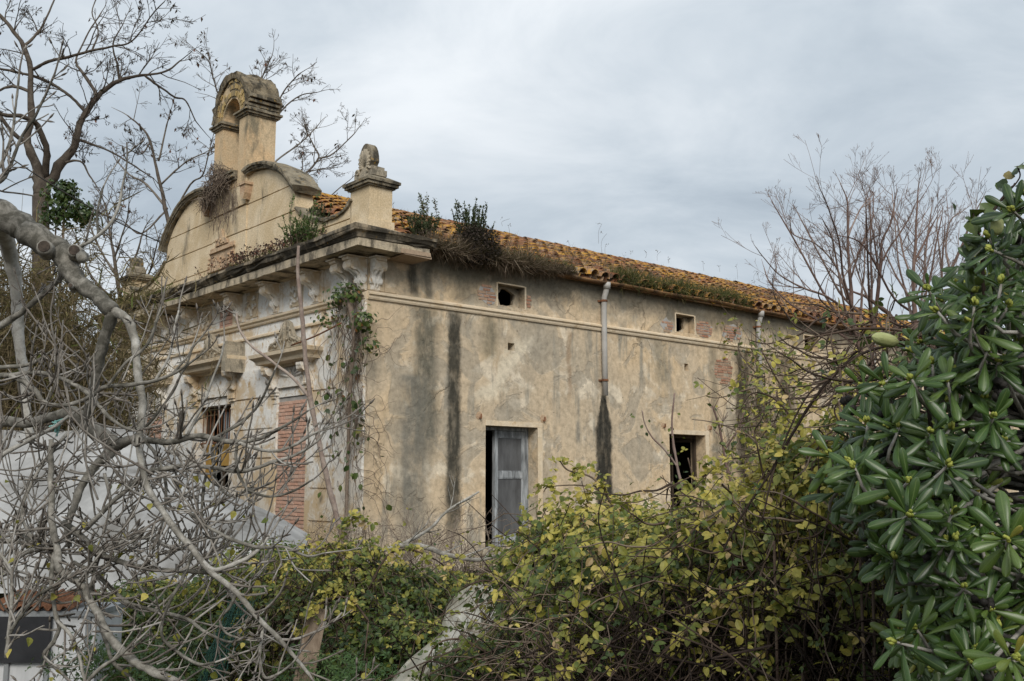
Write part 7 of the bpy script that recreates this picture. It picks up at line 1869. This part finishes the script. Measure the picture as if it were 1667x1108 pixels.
part(lb, 'leaves', M['ivy'], cr, kind='stuff')

rg = np.random.default_rng(152)
b0 = HL(-0.2, 6.0, 6.6); bv = thing('dry_creeper', 'dry grey creeper matted over the left pier of the bell gable', 'climbing plant', tuple(b0))
q = Buf()
for k in range(420):
    t_ = rg.random(); y = 6.62 - 1.05 * t_ + rg.normal(0, 0.10); z = 6.38 + 0.72 * (1 - abs(2 * t_ - 1.1)) * rg.random() ** 0.6 + (0.25 * t_)
    a = HL(-0.08 - rg.uniform(0.0, 0.24), y, z); pts = [a]
    for i in range(4): pts.append(pts[-1] + np.array([rg.normal(0, 0.06), rg.normal(0, 0.04), rg.normal(-0.05, 0.06)]))
    q.tube(spline(pts, 2), 0.007 * rg.uniform(0.5, 1.3), 3, rg.random(), cap=False)
for k in range(75):
    y = rg.uniform(5.2, 6.55); z = rg.uniform(6.2, 6.6); pts = [HL(-0.09 - rg.uniform(0, 0.06), y, z)]; n_ = int(rg.integers(3, 9))
    for i in range(n_): y += rg.normal(0, 0.05); z -= rg.uniform(0.06, 0.16); pts.append(HL(-0.085 - rg.uniform(0, 0.05), y, z))
    q.tube(spline(pts, 3), 0.005, 3, rg.random(), cap=False)
part(q, 'stems', M['dryvine'], bv, True)

rg = np.random.default_rng(153)
b0 = HL(11.4, -0.2, -EY); wv = thing('wall_creeper', 'curtain of olive leafed creeper hanging on the side wall beyond the second window', 'climbing plant', tuple(b0))
q = Buf(); lb = Buf(); lpos = []
for k in range(230):
    x = rg.normal(11.7, 0.8); z = rg.uniform(-0.5, 2.6) if k % 5 else rg.uniform(2.5, 4.1); pts = []; o = rg.uniform(0.05, 0.5); n_ = int(rg.integers(5, 12))
    for i in range(n_):
        pts.append(HL(x, -o, max(-1.6, z))); x += rg.normal(0, 0.12); z -= rg.uniform(0.05, 0.32); o = np.clip(o + rg.normal(0, 0.06), 0.03, 0.7)
    p = spline(pts, 3); q.tube(p, np.linspace(0.009, 0.004, len(p)) * rg.uniform(0.6, 1.2), 3, rg.random(), cap=False); lpos.append(p[rg.integers(0, len(p), 8)])
lpos = np.vstack(lpos); k = len(lpos)
part(q, 'stems', M['dryvine'], wv, True)
leaves(lb, lpos + rg.normal(0, 0.06, (k, 3)), rg.normal(0, 0.6, (k, 3)) + (0.2, -0.7, 0.5), rg.uniform(0.05, 0.12, k), np.clip(rg.normal(0.45, 0.2, k), 0, 1), rg)
part(lb, 'leaves', M['bramble'], wv, kind='stuff')

# ------------------------------------------------------------------ plants growing on roof and cornice
def spiky(label, base, h, w, n, seed, mat='rosemary', spires=0, dead=0, deadw=0.3, tint=(0.5, 0.2), llen=0.045, group='shrubs rooted on the roof edge'):
    rg = np.random.default_rng(seed); t_ = thing('roof_shrub', label, 'shrub', tuple(base), group); q = Buf(); lb = Buf()
    for k in range(n):
        d = unit(np.array([rg.normal(0, 0.24), rg.normal(0, 0.24), 1.0])); L = h * rg.uniform(0.5, 1.0); a = base + np.array([rg.normal(0, w), rg.normal(0, w * 0.6), 0])
        p = spline([a, a + d * L * 0.5 + rg.normal(0, 0.02, 3), a + d * L + (0, 0, 0.05 * L)], 4); q.tube(p, np.linspace(0.006, 0.002, len(p)), 3, rg.random(), cap=False)
        m_ = int(L * 120); tt = rg.uniform(0.25, 1, m_); pos = np.stack([np.interp(tt, np.linspace(0, 1, len(p)), p[:, c]) for c in range(3)], 1)
        ax = rg.normal(0, 0.6, (m_, 3)) + d * 1.2
        leaves(lb, pos, rg.normal(size=(m_, 3)), llen * rg.uniform(0.6, 1.3, m_), np.clip(rg.normal(*tint, m_), 0, 1), rg, (LAN * np.array([1.5, 1, 1]), LANF), ax)
    for k in range(spires):
        a = base + np.array([rg.normal(0, w), 0, h * 0.3]); L = h * rg.uniform(0.8, 1.5); p = spline([a, a + (rg.normal(0, 0.05), 0, L * 0.5), a + (rg.normal(0, 0.10), 0, L)], 4)
        q.tube(p, 0.004, 3, 0.2, cap=False); m_ = 60; tt = rg.uniform(0.35, 1, m_); pos = np.stack([np.interp(tt, np.linspace(0, 1, len(p)), p[:, c]) for c in range(3)], 1) + rg.normal(0, 0.022, (m_, 3))
        leaves(lb, pos, rg.normal(size=(m_, 3)), np.full(m_, 0.045), rg.uniform(0.8, 1.0, m_), rg, (LAN * np.array([2, 1, 1]), LANF))
    part(q, 'stems', M['cane'], t_, True); part(lb, 'foliage', M[mat], t_, kind='stuff')
    if dead:
        db = Buf(); c = base + np.array([0.04, -0.12, 0.10]); d = rg.normal(size=(dead, 3)); d /= np.linalg.norm(d, axis=1)[:, None]
        leaves(db, c + d * np.array([deadw, deadw * 0.7, deadw * 0.85]) * rg.uniform(0.4, 1.05, dead)[:, None], rg.normal(size=(dead, 3)), rg.uniform(0.03, 0.07, dead), rg.uniform(0, 0.85, dead), rg, (LAN * np.array([1.8, 1, 1]), LANF))
        part(db, 'dead_foliage', M['deadbush'], t_, kind='stuff')
    return t_
spiky('leafy dark shrub with tall seed spires growing beside the corner pedestal', HL(1.25, 0.10, 4.42), 0.62, 0.13, 46, 161, spires=6, dead=520, deadw=0.20)
spiky('upright dark green shrub with charcoal dead skirt on the eave above the ochre wall', HL(2.35, -0.12, 4.40), 1.0, 0.09, 40, 162, dead=4200, deadw=0.50, tint=(0.5, 0.2), llen=0.05)
spiky('green broom-like weed rooted on the cornice right of the pediment wing', HL(-0.35, 1.75, 4.36), 0.66, 0.16, 70, 163, mat='herb', spires=2, tint=(0.62, 0.25), llen=0.042)
spiky('small dark weed growing in the flare behind the cornice weed', HL(0.25, 2.3, 5.1), 0.42, 0.10, 20, 164, tint=(0.5, 0.2))
spiky('yellowish green weed on the cornice below the left pedestal', HL(-0.45, 10.9, 4.3), 0.5, 0.3, 34, 165, mat='grass', tint=(0.6, 0.15), llen=0.07)

rg = np.random.default_rng(171)
q = Buf()
for k in range(700):                                  # dead grass hanging over the eave near the corner
    x = rg.uniform(1.15, 4.9); f_ = 1 - 0.55 * max(0, (x - 3.6) / 1.3)
    grass_tuft(q, HL(x, -0.22 - rg.uniform(-0.14, 0.12), 4.30 - rg.uniform(-0.02, 0.10) * f_ + 0.02), 11, 0.34 * f_, 0.06, 0.011, rg, (0.15, -0.55, -0.75 if rg.random() < 0.65 else 0.25), 0.75, 0.0, 0.9)
o = link('dead_roof_grass', q.mesh('dead_roof_grass', M['drygrass'])); o['kind'] = 'stuff'; o['label'] = 'brown dead grass hanging over the eave between corner and first pipe'; o['category'] = 'dry grass'
q = Buf()
for k in range(820):
    x = rg.uniform(2.6, 4.9) if k % 4 == 0 else rg.uniform(6.3, 11.3)
    f_ = 0.6 + 0.4 * math.sin(x * 1.9 + 1) ** 2
    grass_tuft(q, HL(x, -0.18 - rg.uniform(-0.35, 0.06), 4.33 + rg.uniform(-0.06, 0.16)), 9, (0.40 if x > 6 else 0.26) * f_, 0.07, 0.012, rg, (0.1, -0.3, rg.uniform(-0.6, 0.25)), 0.6)
o = link('eave_grass', q.mesh('eave_grass', M['grass'])); o['kind'] = 'stuff'; o['label'] = 'olive grass growing along the gutter right of the first pipe'; o['category'] = 'grass'
q = Buf()
for k in range(900):                                  # thin dry weeds between the tiles
    x = rg.uniform(1.2, 24) ** 1.0; s = rg.uniform(0, 1); y = EAV_Y + s * (RID_Y - EAV_Y); z = EAV_Z + s * (RID_Z - EAV_Z) - E + 0.06
    grass_tuft(q, HL(x, y, z), 7, rg.uniform(0.08, 0.22), 0.05, 0.008, rg, (0, 0, 0.1), 0.5)
for k in range(34):                                   # stalks against the sky on the ridge
    x = rg.uniform(2.0, 22); p0 = HL(x, 6.1 - rg.uniform(0, 1.5), 6.84 - rg.uniform(0, 0.1)); h = rg.uniform(0.08, 0.3) if rg.random() < 0.85 else rg.uniform(0.4, 0.8)
    q.tube(spline([p0, p0 + (rg.normal(0, 0.03), 0, h * 0.6), p0 + (rg.normal(0, 0.08), 0, h)], 3), 0.004, 3, 0.3, cap=False)
    leaves(q, np.tile(p0 + (0, 0, h), (5, 1)) + rg.normal(0, 0.03, (5, 3)), rg.normal(size=(5, 3)), np.full(5, 0.04), rg.uniform(0.0, 0.4, 5), rg, (LAN * np.array([2, 1, 1]), LANF))
for k in range(700):                                  # brown weed drifts across the slope
    c_ = [(2.6, 0.25), (3.9, 0.30), (4.6, 0.12), (7.2, 0.18), (8.8, 0.2), (10.2, 0.15), (12.6, 0.25), (15, 0.3)][k % 8]
    x = rg.normal(c_[0], 0.6); s = abs(rg.normal(c_[1], 0.14)); y = EAV_Y + s * (RID_Y - EAV_Y); z = EAV_Z + s * (RID_Z - EAV_Z) - E + 0.05
    grass_tuft(q, HL(max(1.1, x), y, z), 9, rg.uniform(0.14, 0.36), 0.08, 0.011, rg, (0, -0.1, 0.0), 0.6, 0.0, 0.75)
o = link('roof_weeds', q.mesh('roof_weeds', M['drygrass'])); o['kind'] = 'stuff'; o['label'] = 'sparse dry weeds scattered between the roof tiles'; o['category'] = 'weeds'
q = Buf()
for k in range(250):                                  # dark seed heads along the front cornice
    y = rg.uniform(0.9, 6.4) if k % 4 == 0 else rg.uniform(1.6, 4.8); o_ = rg.uniform(0.05, 0.62); p0 = HL(-o_, y, 4.46 - 0.16 * o_); h = rg.uniform(0.06, 0.34)
    tip = p0 + (rg.normal(0, 0.06), rg.normal(0, 0.06), h); q.tube([p0, (p0 + tip) / 2 + rg.normal(0, 0.01, 3), tip], 0.0035, 3, 0.5, cap=False)
    n_ = int(rg.integers(4, 10)); leaves(q, tip + rg.normal(0, 0.035, (n_, 3)), rg.normal(size=(n_, 3)), rg.uniform(0.025, 0.06, n_), rg.uniform(0.0, 1, n_), rg, (LAN * np.array([2.2, 1, 1]), LANF))
o = link('cornice_weeds', q.mesh('cornice_weeds', M['seedhead'])); o['kind'] = 'stuff'; o['label'] = 'dark dry seed heads along the top of the front cornice'; o['category'] = 'weeds'
q = Buf()
for k in range(260):
    y = rg.uniform(7.6, 10.4); o_ = rg.uniform(0.2, 0.74); grass_tuft(q, HL(-o_, y, 4.42 - 0.12 * o_), 9, rg.uniform(0.08, 0.2), 0.05, 0.014, rg, (-0.1, -0.15, 0.0), 0.6, 0.2, 0.8)
for k in range(60):
    y = rg.uniform(0.8, 7.5); grass_tuft(q, HL(-rg.uniform(0.5, 0.7), y, 4.36), 7, rg.uniform(0.04, 0.1), 0.05, 0.012, rg, (-0.1, -0.15, 0.0), 0.6, 0.2, 0.9)
o = link('cornice_moss', q.mesh('cornice_moss', M['grass'])); o['kind'] = 'stuff'; o['label'] = 'green tufts on the cornice at the left part of the front'; o['category'] = 'moss'
# one long fallen stalk and a rusty wire at the front
q = Buf(); q.tube(spline([HL(3.1, -0.28, 4.3), HL(2.9, -0.42, 4.05), HL(3.0, -0.30, 3.9)], 5), 0.008, 4)
tt_ = thing('fallen_stalk', 'bare pale stalk hanging from the eave above the first attic vent', 'stalk', tuple(HL(3.1, -0.28, 4.3))); part(q, 'stem', M['dryvine'], tt_, True)
q = Buf(); q.tube(spline([HL(-0.42, 1.95, 2.52), HL(-0.35, 1.2, 2.62), HL(-0.28, 0.4, 2.78)], 5), 0.016, 5)
tt_ = thing('rusty_bar', 'rusty iron bar slanting across the front beside the leafy knot', 'iron bar', tuple(HL(-0.28, 0.4, 2.78))); part(q, 'bar', M['rust'], tt_, True)

# low weeds and dead grass over the ground between the bushes
rg = np.random.default_rng(191)
q = Buf()
for k in range(2600):
    x, y = rg.uniform(-11, 14), rg.uniform(4.5, 26)
    lx = (x - OX) * XA[0] + (y - OY) * XA[1]; ly = (x - OX) * YA[0] + (y - OY) * YA[1]
    if lx > -0.2 and ly > -0.2: continue
    grass_tuft(q, (x, y, 0.0), 8, rg.uniform(0.12, 0.45), 0.10, 0.016, rg, (0, 0, 0), 0.5, 0.0, 0.9)
o = link('ground_weeds', q.mesh('ground_weeds', M['grass'])); o['kind'] = 'stuff'; o['label'] = 'rough grass and weeds on the ground between the bushes'; o['category'] = 'grass'
